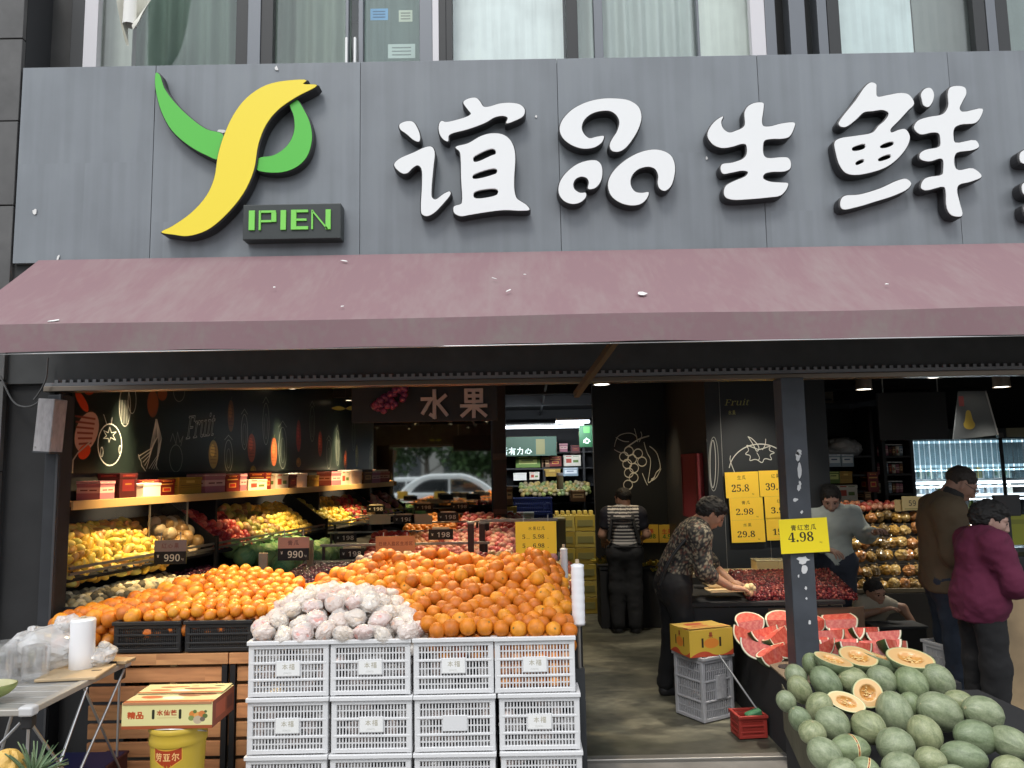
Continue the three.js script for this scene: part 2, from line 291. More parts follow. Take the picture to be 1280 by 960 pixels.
// ---------------------------------------------------------------- upper windows
const alu = std([0.15, 0.16, 0.175], 0.45, { metalness: 0.5 }), aluWhite = std([0.62, 0.6, 0.62], 0.5), aluDark = std([0.02, 0.021, 0.022], 0.5);
const WX = (px) => X(px, 40, 5.3);
const curtainM = (c) => std(c, 0.95, { map: streak, side: THREE.DoubleSide });
function waveSheet(x0, x1, y0, y1, z, amp, per) {
  const n = Math.max(8, Math.round((x1 - x0) / per * 10)), g = new THREE.PlaneGeometry(x1 - x0, y1 - y0, n, 1), p = g.attributes.position;
  for (let i = 0; i < p.count; i++) p.setZ(i, amp * Math.sin((p.getX(i) / per) * 6.283 + 2 * vnoise(p.getX(i) * 5, 3)));
  g.computeVertexNormals(); return g.translate((x0 + x1) / 2, (y0 + y1) / 2, z);
}
function windowBay(label, frames, panes, extra) {
  const xs = [...frames, ...panes].flatMap((f) => [WX(f[0]), WX(f[1])]), x0 = Math.min(...xs);
  const t = thing('window', label, 'window', [x0, 4.46, -5.3]);
  for (const [a, b, m, z] of frames) mesh('frame', at(rb(WX(b) - WX(a), 2.2, 0.07, 0.004), (WX(a) + WX(b)) / 2 - x0, 1.1, z ?? 0), m, t);
  for (const [a, b] of panes) mesh('pane', at(bx(WX(b) - WX(a), 2.2, 0.006), (WX(a) + WX(b)) / 2 - x0, 1.1, -0.02), M.glass, t);
  const e = Math.max(...xs) - x0;
  mesh('frame', at(rb(e, 0.03, 0.06, 0.004), e / 2, 0.012, 0.01), alu, t);
  if (extra) extra(t, x0);
}
windowBay('sliding upper window at the far left with a torn white cloth', [[92, 108, aluDark], [108, 125, aluWhite], [297, 312, aluDark], [312, 328, alu, 0.01], [328, 343, aluDark]], [[125, 297]]);
windowBay('upper window with two short white pull handles', [[433, 437, alu], [449, 455, alu], [525, 541, alu], [541, 549, aluWhite], [549, 558, aluDark]], [[343, 433], [437, 449], [455, 525]], (t, x0) => {
  for (const px of [435.5, 446]) mesh('handle', at(rb(0.018, 0.36, 0.025, 0.006), WX(px) - x0, 0.22, 0.06), M.white, t);
});
windowBay('wide upper window with a bright white blind and pale curtains', [[558, 566, aluDark], [708, 722, aluDark, -0.01], [742, 753, alu], [870, 873, alu], [937, 955, aluWhite]], [[566, 708], [722, 742], [753, 870], [873, 937]]);
windowBay('upper window right of the louvre fins with a pale blue blind', [[1033, 1048, aluDark], [1215, 1230, aluDark]], [[1048, 1215]]);
windowBay('upper window cut off by the right edge of the picture', [[1243, 1258, aluDark]], [[1258, 1420]]);
{
  const t = thing('louvre_panel', 'grey vertical louvre fins between two upper windows', 'louvre', [WX(955), 4.46, -5.32]);
  for (const [a, b] of [[955, 968], [985, 1005], [1020, 1032]]) mesh('fin', at(rb(WX(b) - WX(a), 2.2, 0.12, 0.004), (WX(a) + WX(b)) / 2 - WX(955), 1.1, 0), alu, t);
  mesh('back_panel', at(bx(WX(1033) - WX(955), 2.2, 0.02), (WX(1033) - WX(955)) / 2, 1.1, -0.2), M.black, t);
  const u = thing('louvre_panel', 'narrow grey vertical fin at the upper right between two windows', 'louvre', [WX(1230), 4.46, -5.32]);
  mesh('fin', at(rb(WX(1243) - WX(1231), 2.2, 0.12, 0.004), (WX(1243) - WX(1230)) / 2, 1.1, 0), alu, u);
  mesh('back_panel', at(bx(WX(1243) - WX(1230), 2.2, 0.02), (WX(1243) - WX(1230)) / 2, 1.1, -0.2), M.black, u);
}
for (const [a, b, z, c, amp, per, n, l] of [
  [170, 300, 5.55, [0.17, 0.225, 0.19], 0.03, 0.16, 'curtain', 'dull green curtain behind the far left upper window'],
  [345, 440, 5.6, [0.29, 0.34, 0.29], 0.03, 0.15, 'curtain', 'pale green curtain behind the window with the pull handles'],
  [455, 530, 5.7, [0.26, 0.33, 0.31], 0.01, 0.4, 'curtain', 'flat grey green curtain behind papers stuck on the upper window'],
  [722, 875, 5.5, [0.54, 0.58, 0.56], 0.03, 0.13, 'curtain', 'pleated pale curtain beside the bright white blind'],
]) tag(mesh(n, waveSheet(X(a, 40, z), X(b, 40, z), 4.45, 6.8, -z, amp, per), curtainM(c)), l, 'curtain');
for (const [a, b, z, c, l] of [
  [560, 704, 5.42, [0.93, 0.95, 0.95], 'bright white roller blind in the middle upper window'],
  [126, 166, 5.45, [0.6, 0.6, 0.55], 'narrow cream blind beside the torn white cloth'],
  [873, 938, 5.45, [0.8, 0.82, 0.76], 'cream blind at the right end of the wide upper window'],
  [1050, 1140, 5.45, [0.76, 0.83, 0.84], 'pale blue blind in the window right of the fins'],
  [1142, 1216, 5.44, [0.25, 0.26, 0.25], 'dark grey board beside the pale blue blind'],
  [1258, 1400, 5.46, [0.2, 0.24, 0.23], 'dark green blind at the right edge of the upper storey']]) {
  const t = thing('window_blind', l, 'blind', [X((a + b) / 2, 40, z), 4.47, -z]);
  mesh('sheet', muv(at(bx(X(b, 40, z) - X(a, 40, z), 2.25, 0.008), 0, 1.125, 0)), std(c, 0.9, { map: streak }), t);
  mesh('bottom_bar', at(rb(X(b, 40, z) - X(a, 40, z) - 0.002, 0.02, 0.018, 0.006), 0, 0.0, 0.003), std(c, 0.6), t);
}
// paper notes stuck inside the window with handles
for (const [px, py, w, h, c, l] of [[474, 18, 0.13, 0.09, [0.2, 0.42, 0.7], 'small blue sticker on the upper window glass'], [507, 20, 0.1, 0.09, [0.62, 0.66, 0.55], 'small cream paper note on the upper window glass'], [502, 64, 0.2, 0.11, [0.55, 0.63, 0.6], 'wide pale paper sheets low in the upper window']]) {
  const t = thing('paper_note', l, 'paper', P(px, py, 5.34)); mesh('sheet', bx(w, h, 0.002), std(c, 0.9), t);
  mesh('print', join([0, 1, 2].map((k) => at(bx(w * 0.7, 0.008, 0.002), 0, h * 0.25 - k * h * 0.25, 0.0016))), std(c.map((x) => x * 0.45), 0.9), t);
}
{ // torn cloth hanging over the window
  const g = new THREE.PlaneGeometry(0.36, 0.62, 14, 20), p = g.attributes.position;
  for (let i = 0; i < p.count; i++) { const x = p.getX(i), y = p.getY(i), k = (0.31 - y) / 0.62; p.setXYZ(i, x * (1 - 0.72 * k * k) - 0.02 * k - 0.05 * k * k, y + 0.08 * Math.sin(x * 14 + 1) * k, 0.05 * Math.sin(x * 30 + k * 3) * (0.4 + k) + 0.03 * fbm(x * 8, y * 8)); }
  g.computeVertexNormals();
  const t = thing('hanging_cloth', 'torn white cloth hanging over the far left upper window', 'cloth', P(178, 5, 5.12));
  mesh('cloth', g, std([0.68, 0.67, 0.6], 0.95, { side: THREE.DoubleSide }), t).position.y = 0.1;
  const g2 = new THREE.CylinderGeometry(0.035, 0.045, 0.5, 12, 1, true); mesh('rolled_edge', g2, std([0.75, 0.74, 0.7], 0.95, { side: THREE.DoubleSide }), t).position.set(-0.06, 0.06, 0.05);
}
// ---------------------------------------------------------------- signboard
const SD = 5.0; // front plane
const signX0 = -3.32, signTop = 4.54, signBot = 3.165;
const signM = [0.205, 0.212, 0.2].map((k, i) => std([k * 0.95, k * 1.04, k * 1.12], 0.36, { map: streak.clone(), bumpMap: fineBump, bumpScale: 0.0003 }));
signM.forEach((m, i) => { m.map.offset.set(i * 0.37, i * 0.21); m.map.repeat.set(0.6, 0.5); });
const sign = thing('shop_sign', 'long grey signboard over the shop with large white raised characters', 'sign', [0, 0, 0]);
{
  const seams = [signX0, X(191, 200, SD), X(450, 200, SD), X(699, 200, SD), X(953, 200, SD), X(1195, 200, SD), X(1450, 200, SD)];
  for (let i = 0; i < 6; i++) { const w = seams[i + 1] - seams[i] - 0.003; mesh('panel', muv(at(rb(w, signTop - signBot, 0.03, 0.002), 0, 0, 0)), signM[i % 3], sign).position.set((seams[i] + seams[i + 1]) / 2, (signTop + signBot) / 2, -SD - 0.015 - 0.001 * (i % 2)); }
  mesh('sign_frame', at(bx(7.7, 1.36, 0.26), 0.5, (signTop + signBot) / 2 - 0.004, -SD - 0.17), M.darkGrey, sign);
}
const whiteFace = phys([0.76, 0.765, 0.76], 0.3, { clearcoat: 0.4 }), letterSide = std([0.02, 0.02, 0.022], 0.5);
// outlines are given on a zoom of the photograph: origin, scale and corner points; they stand 9 cm off the board
function outline(pts, o, s, d) {
  const q = pts.split('|').map((c) => { const [a, b] = c.split(',').map(Number), p = P(o[0] + a / s, o[1] + b / s, d); return new THREE.Vector2(p.x, p.y); });
  return q;
}
function smoothShape(q, sharp) {
  const c = new THREE.CatmullRomCurve3(q.map((p) => V3(p.x, p.y, 0)), true, 'centripetal'), pts = sharp ? q : c.getPoints(q.length * 4).map((p) => new THREE.Vector2(p.x, p.y));
  return pts;
}
function character(parent, name, strokes, o, s, faceM, { d = SD - 0.09, thick = 0.075, sharp = false, rim = 0.008 } = {}) {
  for (const [body, ...holes] of strokes) {
    const q = smoothShape(outline(body, o, s, d), sharp), sh = new THREE.Shape(q), hs = holes.map((h) => new THREE.Path(smoothShape(outline(h, o, s, d), false)));
    sh.holes = hs;
    const back = ni(new THREE.ExtrudeGeometry(sh, { depth: thick, bevelEnabled: true, bevelThickness: 0.004, bevelSize: rim, bevelSegments: 1, curveSegments: 1 })).translate(0, 0, -d - thick);
    const b = mesh(name, back, letterSide, parent);
    const f = ni(new THREE.ExtrudeGeometry(sh, { depth: 0.006, bevelEnabled: true, bevelThickness: 0.005, bevelSize: -0.002, bevelOffset: 0, bevelSegments: 2, curveSegments: 1 })).translate(0, 0, -d + 0.002);
    mesh('face', f, faceM, b);
  }
}
character(sign, 'character_stroke', [
  ['105,250|150,228|195,232|225,275|242,330|235,362|205,355|150,310|110,280'],
  ['70,515|100,480|200,435|285,398|320,398|338,430|330,540|318,690|322,735|345,748|400,710|440,695|445,710|400,770|330,840|285,858|255,845|248,800|255,650|250,540|225,520|190,540|160,570|130,575|90,550'],
  ['368,250|385,225|410,232|470,222|580,180|560,150|530,100|570,75|615,72|640,95|665,130|700,130|770,110|850,105|910,118|938,150|930,190|880,220|815,240|825,205|800,192|740,200|680,235|560,280|450,310|432,325|428,360|400,350|372,310'],
  ['478,400|560,375|650,325|720,308|790,315|840,350|868,410|875,480|868,600|870,690|885,740|920,765|950,785|970,815|920,822|800,818|680,832|570,850|510,858|468,835|468,795|510,780|520,770|515,600|512,470|505,430',
    '595,470|610,455|720,408|745,420|745,445|720,455|620,498|598,495', '590,590|610,575|730,540|755,548|752,572|725,585|615,612|592,608', '598,705|620,690|740,675|762,688|758,712|735,725|620,742|598,732'],
], [480, 110], 5.335, whiteFace);
character(sign, 'character_stroke', [
  ['420,345|370,350|320,360|285,335|265,290|280,235|330,190|400,168|470,170|515,205|530,250|515,310|480,365|462,410|475,445|520,455|570,430|620,370|665,290|685,210|665,140|600,95|500,80|400,83|290,110|190,165|125,240|110,300|130,355|190,405|270,432|350,425|400,395|418,365'],
  ['310,715|355,712|395,670|410,600|400,545|370,518|310,518|230,545|150,610|108,680|105,750|140,800|200,822|260,808|295,770|292,745|255,745|215,720|205,685|220,650|260,630|300,640|315,670'],
  ['735,740|690,745|640,735|610,690|615,630|660,580|730,560|780,575|803,620|800,680|815,715|850,730|890,700|915,630|920,550|895,485|840,450|760,440|650,470|540,540|470,620|450,690|470,760|530,810|610,832|680,822|725,780'],
], [680, 110], 5.644, whiteFace);
character(sign, 'character_stroke', [['362,280|360,190|385,145|440,118|500,120|502,160|490,260|500,290|545,295|640,272|735,268|732,300|695,370|650,385|560,388|510,400|498,440|505,510|530,530|640,525|685,530|705,560|700,610|660,630|560,635|510,650|498,680|540,705|640,715|685,720|675,760|630,810|540,825|400,838|270,842|220,825|205,790|220,740|290,700|370,665|385,635|350,625|260,640|200,648|182,620|190,580|270,565|350,535|375,500|370,430|340,425|270,445|190,455|120,425|82,360|110,290|160,240|200,220|185,260|200,310|245,340|300,325|345,305']], [870, 110], 6, whiteFace);
character(sign, 'character_stroke', [
  ['125,300|140,270|220,170|280,85|310,65|338,75|340,110|345,145|400,138|480,125|525,135|555,185|520,225|470,280|420,335|425,350|470,335|505,332|530,370|520,420|470,490|400,545|320,575|220,592|165,580|130,535|110,470|103,405|130,385|220,370|320,350|350,315|390,280|410,240|380,222|320,228|270,235|220,280|165,318|135,315',
    '200,440|225,425|275,415|280,435|255,450|205,455', '360,430|390,410|435,402|442,415|410,435|365,440', '220,525|235,510|268,502|272,515|250,530|225,537', '348,505|375,485|420,475|425,490|400,505|355,515'],
  ['135,770|140,730|160,712|240,705|360,670|460,625|510,615|538,640|520,670|440,710|330,745|230,775|150,788'],
  ['600,165|595,130|620,100|650,98|668,130|660,175|635,205|610,195'],
  ['748,130|760,95|800,85|845,95|852,130|830,175|815,215|830,232|945,215|935,260|905,295|820,305|785,325|780,380|790,408|905,395|925,430|890,450|800,465|785,490|790,550|810,565|890,555|940,600|880,630|810,650|800,680|815,750|828,825|770,822|742,780|735,680|725,660|620,680|595,665|610,620|640,605|715,590|722,560|715,500|640,515|590,500|590,470|620,450|700,430|705,390|695,355|660,350|590,360|555,325|575,285|640,262|720,245|750,200'],
  ['1160,470|1185,450|1240,440|1300,470|1290,520|1220,530|1165,520'], ['1172,650|1200,630|1260,640|1280,690|1230,720|1180,700'], ['1185,770|1230,760|1300,790|1290,830|1200,830'],
], [1020, 90], 4.573, whiteFace);
const yellowFace = phys([0.84, 0.66, 0.025], 0.4, { clearcoat: 0.2 }), greenFace = phys([0.075, 0.47, 0.04], 0.4, { clearcoat: 0.2 });
character(sign, 'emblem_leaf', [['68,50|85,60|110,130|160,200|240,280|330,345|415,372|415,440|390,500|330,480|240,430|150,350|95,250|68,150|62,90'], ['790,182|840,250|870,320|878,400|850,490|790,545|700,570|585,550|598,498|680,480|750,430|785,360|785,280|762,205']], [180, 80], 4.173, greenFace, { d: SD - 0.075, thick: 0.062 });
character(sign, 'emblem_ribbon', [['95,880|150,850|250,780|330,690|370,600|390,480|420,380|470,270|540,180|640,115|760,90|850,90|832,108|905,115|790,180|700,245|640,320|600,420|575,560|520,680|420,800|330,870|230,900|160,893']], [180, 80], 4.173, yellowFace, { d: SD - 0.1, thick: 0.085 });
{ // plate with the Latin letters
  const a = P(304, 256, SD - 0.1), b = P(426, 298, SD - 0.1), w = b.x - a.x, h = a.y - b.y;
  mesh('name_plate', at(rb(w, h, 0.1, 0.006), (a.x + b.x) / 2, (a.y + b.y) / 2, -SD + 0.052), std([0.028, 0.034, 0.033], 0.4), sign);
  const lm = phys([0.2, 0.62, 0.09], 0.4), B = (x0, y0, x1, y1) => { const p = P(180 + x0 / 4.173, 80 + y0 / 4.173, SD - 0.1), q = P(180 + x1 / 4.173, 80 + y1 / 4.173, SD - 0.1); return at(bx(Math.max(q.x - p.x, 0.006), Math.max(p.y - q.y, 0.006), 0.012), (p.x + q.x) / 2, (p.y + q.y) / 2, -SD + 0.108); };
  const D = (x0, y0, x1, y1, w_) => bar(P(180 + x0 / 4.173, 80 + y0 / 4.173, SD - 0.108), P(180 + x1 / 4.173, 80 + y1 / 4.173, SD - 0.108), w_, 0.01);
  for (const g of [[B(551, 768, 579, 869)], [B(603, 768, 611, 869), B(611, 768, 690, 778), B(668, 778, 692, 826), B(611, 818, 668, 828)], [B(716, 766, 742, 867)], [B(770, 764, 796, 866), B(796, 764, 858, 776), B(796, 810, 850, 820), B(796, 850, 858, 865)], [B(876, 764, 883, 864), D(880, 768, 958, 862, 0.012), B(950, 762, 975, 864)]]) mesh('plate_letter', join(g), lm, sign);
}
// ---------------------------------------------------------------- awning
{
  const t = thing('awning', 'long faded mauve canvas awning under the signboard', 'awning', [-3.12, 0, 0]);
  const nx = 120, ny = 16, L = 11, pos = [], uv = [], idx = [], F = (u, v) => {
    const x = u * L, s = Math.sin(v * Math.PI), sag = -0.022 * s - 0.006 * s * Math.sin(x * 4.1) - 0.01 * (fbm(x * 1.3, v * 2, 5, 3) - 0.5) * s;
    return [x, lerp(3.172, 2.578, v) + sag + 0.004 * Math.sin(x * 2.2) * v + 0.008 * u * v, lerp(-4.96, -4.15, v) + 0.006 * Math.sin(x * 3.3 + 1) * v];
  };
  for (let j = 0; j <= ny; j++) for (let i = 0; i <= nx; i++) { pos.push(...F(i / nx, j / ny)); uv.push((i / nx) * L * 0.5, (j / ny) * 0.5); }
  for (let j = 0; j < ny; j++) for (let i = 0; i < nx; i++) { const a = j * (nx + 1) + i, b = a + 1, c = a + nx + 1, d = c + 1; idx.push(a, c, b, b, c, d); }
  const mk = () => { const g = new THREE.BufferGeometry(); g.setAttribute('position', new THREE.Float32BufferAttribute(pos.splice(0), 3)); g.setAttribute('uv', new THREE.Float32BufferAttribute(uv.splice(0), 2)); g.setIndex(idx.splice(0)); g.computeVertexNormals(); return g; };
  const dirt = (a, b, sp) => dtex(1024, 256, (u, v) => { const n = fbm(u * 14, v * 5, 3, 5), m = fbm(u * 70, v * 20, 6, 3), st = fbm(u * 90, v * 1.5, 11, 2); return mix(a, b, clamp((n - 0.35) * 1.3 + (m - 0.5) * sp + (st - 0.5) * 0.16, 0, 1)); });
  const canvasM = std([1, 1, 1], 0.9, { map: dirt([0.225, 0.135, 0.146], [0.255, 0.19, 0.188], 0.7), side: THREE.DoubleSide, bumpMap: fineBump, bumpScale: 0.0005 });
  const valM = std([1, 1, 1], 0.95, { map: dirt([0.2, 0.125, 0.136], [0.2, 0.165, 0.155], 0.9), side: THREE.DoubleSide, bumpMap: fineBump, bumpScale: 0.0005 });
  mesh('canopy', mk(), canvasM, t);
  for (let j = 0; j <= 4; j++) for (let i = 0; i <= nx; i++) { const e = F(i / nx, 1); pos.push(e[0], e[1] - 0.158 * (j / 4) - 0.003 * Math.sin(i * 0.7) * (j / 4), e[2] + 0.012 * (j / 4) + 0.005 * Math.sin(i * 0.5) * (j / 4)); uv.push((i / nx) * L * 0.5, (j / 4) * 0.2); }
  for (let j = 0; j < 4; j++) for (let i = 0; i < nx; i++) { const a = j * (nx + 1) + i, b = a + 1, c = a + nx + 1, d = c + 1; idx.push(a, c, b, b, c, d); }
  mesh('valance', mk(), valM, t);
  mesh('front_bar', bar(V3(0, 2.56, -4.17), V3(L, 2.568, -4.17), 0.03, 0.03, true), M.dullSteel, t);
  mesh('hem_bar', bar(V3(0, 2.415, -4.142), V3(L, 2.423, -4.142), 0.007, 0.007, true), M.steel, t);
  mesh('wall_bar', bar(V3(0, 3.15, -4.985), V3(L, 3.15, -4.985), 0.03, 0.03, true), M.dullSteel, t);
  for (const x of [3.56, 7.6]) mesh('support_arm', bar(V3(x + 0.21, 2.54, -4.2), V3(x - 0.02, 2.22, -5.02), 0.036, 0.04), std([0.1, 0.075, 0.045], 0.5, { metalness: 0.4 }), t);
}
{ // scraps and droppings lying on the awning and sticking to the sign
  const sm = std([0.72, 0.71, 0.69], 0.9, { side: THREE.DoubleSide });
  const onAwn = (px, py) => onPlane(px, py, V3(0, 3.168, -4.95), V3(0, 0.81, 0.594).normalize());
  const scrap = (p, n, w, h, rot, label) => {
    const s = new THREE.Shape(); for (let i = 0; i < 9; i++) { const a = (i / 9) * 6.283, r = rr(0.6, 1.1); s[i ? 'lineTo' : 'moveTo'](Math.cos(a) * w * r, Math.sin(a) * h * r); }
    const g = ni(new THREE.ExtrudeGeometry(s, { depth: 0.003, bevelEnabled: false })).rotateZ(rot), m = mesh('paper_scrap', g, sm);
    m.position.copy(p).addScaledVector(n, 0.004); m.quaternion.setFromUnitVectors(V3(0, 0, 1), n); tag(m, label, 'scrap');
  };
  const nA = V3(0, 0.81, 0.594).normalize(), nS = V3(0, 0, 1);
  for (const [px, py, w, h, r, l] of [[803, 368, 0.032, 0.026, 0, 'largest round white scrap on the right half of the awning'], [67, 402, 0.034, 0.01, 0.35, 'white sliver low at the left end of the awning'], [430, 327, 0.03, 0.008, -0.5, 'white sliver at the top of the awning below the emblem'], [636, 364, 0.024, 0.006, 0.9, 'thin white scrap in the middle of the awning'], [343, 360, 0.01, 0.01, 0, 'tiny white speck left of the middle of the awning'], [656, 344, 0.01, 0.006, 0, 'tiny white speck high in the middle of the awning'], [1108, 356, 0.012, 0.008, 0.4, 'small white speck on the right part of the awning'], [428, 384, 0.012, 0.007, 0.4, 'small pale speck low on the awning under the emblem'], [618, 349, 0.02, 0.004, -0.6, 'thin pale line-like scrap near the awning centre']]) scrap(onAwn(px, py), nA, w, h, r, l);
  for (const [px, py, w, h, r, l] of [[44, 265, 0.016, 0.022, 0, 'white fleck on the left end of the grey sign'], [73, 323, 0.008, 0.024, -0.3, 'white sliver on the lower left edge of the sign'], [346, 86, 0.012, 0.022, 0.2, 'white fleck at the top edge of the sign above the emblem'], [670, 146, 0.008, 0.01, 0, 'white speck on the sign between the first two characters'], [277, 165, 0.03, 0.02, 0.2, 'white paint blob on the sign beside the yellow ribbon'], [883, 198, 0.008, 0.014, 0, 'white speck on the sign left of the third character']]) scrap(P(px, py, SD - 0.001), nS, w, h, r, l);
}
{ // electric box on the left jamb
  const p = P(63, 532, 4.93), t = thing('electric_box', 'pale grey electric box fixed on the dark left door jamb', 'box', p);
  t.rotation.z = -0.07; t.rotation.y = -0.2;
  mesh('case', rb(0.125, 0.34, 0.11, 0.006), std([0.36, 0.34, 0.345], 0.55, { map: softMottle }), t);
  mesh('cover_lip', at(rb(0.13, 0.012, 0.115, 0.003), 0, -0.172, 0), M.darkGrey, t);
  mesh('screw', join([at(new THREE.CylinderGeometry(0.006, 0.006, 0.004, 10), -0.045, -0.14, 0.056, Math.PI / 2)]), M.dullSteel, t);
  const cb = (pts) => ni(new THREE.TubeGeometry(new THREE.CatmullRomCurve3(pts), 24, 0.006, 6));
  tag(mesh('cable', join([cb([P(60, 447, 4.98), P(57, 475, 4.97), P(48, 492, 4.96), P(42, 500, 4.95)]), cb([P(0, 470, 4.97), P(20, 505, 4.96), P(38, 508, 4.95), P(52, 500, 4.95)])]), std([0.07, 0.07, 0.07], 0.7)), 'loose grey cables beside the electric box under the awning', 'cable');
}
// ---------------------------------------------------------------- lamps
const glow = (c, k) => new THREE.MeshStandardMaterial({ color: 0x111111, emissive: C(...c), emissiveIntensity: k });
function downlight(p, label, { r = 0.065, h = 0.11, k = 3, I = 4, c = [1, 0.86, 0.66], aim, angle = 0.75, body = M.black, soft = 3 } = {}) {
  const t = thing('ceiling_lamp', label, 'lamp', p);
  mesh('lamp_housing', at(ni(new THREE.CylinderGeometry(r, r, h, 28, 1, true)), 0, h / 2, 0), body, t);
  mesh('cap', at(ni(new THREE.CylinderGeometry(r, r, 0.008, 28)), 0, h, 0), body, t);
  mesh('stem', at(ni(new THREE.CylinderGeometry(0.012, 0.012, Math.max(0.02, 2.925 - p.y - h), 8)), 0, h + Math.max(0.02, 2.925 - p.y - h) / 2, 0), M.black, t);
  mesh('diffuser', at(ni(new THREE.CylinderGeometry(r * 0.86, r * 0.86, 0.012, 28)), 0, 0.01, 0), glow(c, k), t);
  const s = new THREE.SpotLight(C(...c), I, 0, angle, 0.7, 2); s.name = 'lamp_light'; s.position.set(0, -0.02, 0); s.castShadow = true; s.shadow.radius = soft; t.add(s);
  s.target.position.copy(aim ? aim.clone().sub(p) : V3(0, -1, 0)); t.add(s.target); return t;
}
const WARM = [1, 0.80, 0.52], WARM2 = [1, 0.72, 0.36];
const spotHead = (x, y, d, ax, ay, ad, I, where, c = WARM, angle = 0.6) => downlight(V3(x, y, -d), 'black ceiling spotlight at ' + where, { r: 0.05, h: 0.13, I, c, aim: V3(ax, ay, -ad), angle, k: 2.5 });
spotHead(-0.15, 2.72, 5.9, -0.25, 1.05, 5.4, 7, 'the right half of the orange heap');
spotHead(-1.05, 2.72, 5.9, -0.9, 1.05, 5.4, 12, 'the left half of the orange heap');
spotHead(-1.95, 2.72, 5.7, -1.85, 1.0, 5.15, 15, 'the small oranges in the black crates', WARM2);
spotHead(-1.35, 2.72, 7.3, -1.1, 0.9, 6.5, 9, 'the apple and grape island');
spotHead(-0.55, 2.72, 8.0, -0.5, 0.9, 7.2, 9, 'the pink apples of the middle island');
spotHead(-0.9, 2.72, 10.2, -0.9, 0.9, 9.2, 8, 'the back island');
downlight(P(752, 481, 7.5), 'round ceiling lamp beside the awning arm, above the shopping aisle', { r: 0.085, h: 0.1, I: 5, k: 5, c: [1, 0.93, 0.8] });
downlight(P(1170, 472, 7.5), 'round ceiling lamp highest on the right, between two cylinder lamps', { r: 0.085, h: 0.1, I: 5, k: 5, c: [1, 0.95, 0.86] });
downlight(P(1080, 487, 7.5), 'cylinder ceiling lamp right of the steel post', { r: 0.075, h: 0.12, I: 5, k: 5, c: [1, 0.93, 0.8], body: std([0.16, 0.13, 0.1], 0.5) });
downlight(P(1252, 484, 7.3), 'cylinder ceiling lamp nearest the right edge of the picture', { r: 0.075, h: 0.12, I: 5, k: 5, c: [1, 0.93, 0.8], body: std([0.16, 0.13, 0.1], 0.5) });
downlight(P(1009, 520, 11), 'tiny distant ceiling lamp just right of the steel post', { r: 0.05, h: 0.08, I: 1.5, k: 5, c: [0.8, 0.85, 1] });
spotHead(1.75, 2.7, 5.5, 1.85, 0.5, 5.35, 12, 'the cut watermelons', [1, 0.9, 0.76], 0.55);
spotHead(2.05, 2.72, 5.75, 2.15, 1.45, 6.98, 6, 'the yellow price sheets, added to brighten them', [1, 0.94, 0.82], 0.45);  // unseen spotlight added to lift the price sheets out of shadow
spotHead(0.75, 2.72, 8.9, 0.75, 0.8, 9.45, 5, 'the yellow cartons, added to brighten them', [1, 0.93, 0.8], 0.45);  // extra unseen spotlight, brightens cartons that the aisle tubes leave dark
spotHead(0.35, 2.72, 5.3, 0.3, 1.2, 6.0, 2.5, 'the yellow sign with two price lines', [1, 0.94, 0.82], 0.4);
spotHead(1.55, 2.7, 6.55, 1.7, 0.8, 6.25, 5, 'the cherry table', [1, 0.84, 0.6], 0.5);
spotHead(1.35, 2.7, 8.2, 1.5, 0.7, 8.7, 3, 'the banana shelf at the back', WARM, 0.6);
spotHead(3.0, 2.7, 8.0, 3.0, 0.9, 8.4, 2.6, 'the golden packets', WARM2, 0.6);
for (const [a, b, y, d, l] of [[627, 730, 534.5, 12.3, 'long tube lamp over the distant grocery shelves'], [695, 737, 527.5, 11.2, 'shorter tube lamp above the long one at the back']]) {
  const p = P(a, y, d), q = P(b, y + (a === 695 ? 3 : 2), d), L = q.x - p.x, t = thing('tube_lamp', l, 'lamp', V3((p.x + q.x) / 2, p.y, -d));
  mesh('tube', ni(new THREE.CylinderGeometry(0.022, 0.022, L, 12)).rotateZ(Math.PI / 2), glow([0.82, 0.9, 1], 4), t);
  mesh('fitting', at(bx(L, 0.03, 0.05), 0, 0.035, 0), M.white, t);
  const r = new THREE.RectAreaLight(C(0.85, 0.92, 1), 130, L, 0.05); r.name = 'tube_light'; r.position.set(0, -0.03, 0); r.lookAt(V3((p.x + q.x) / 2, p.y - 5, -d - 1.2)); t.add(r);
}
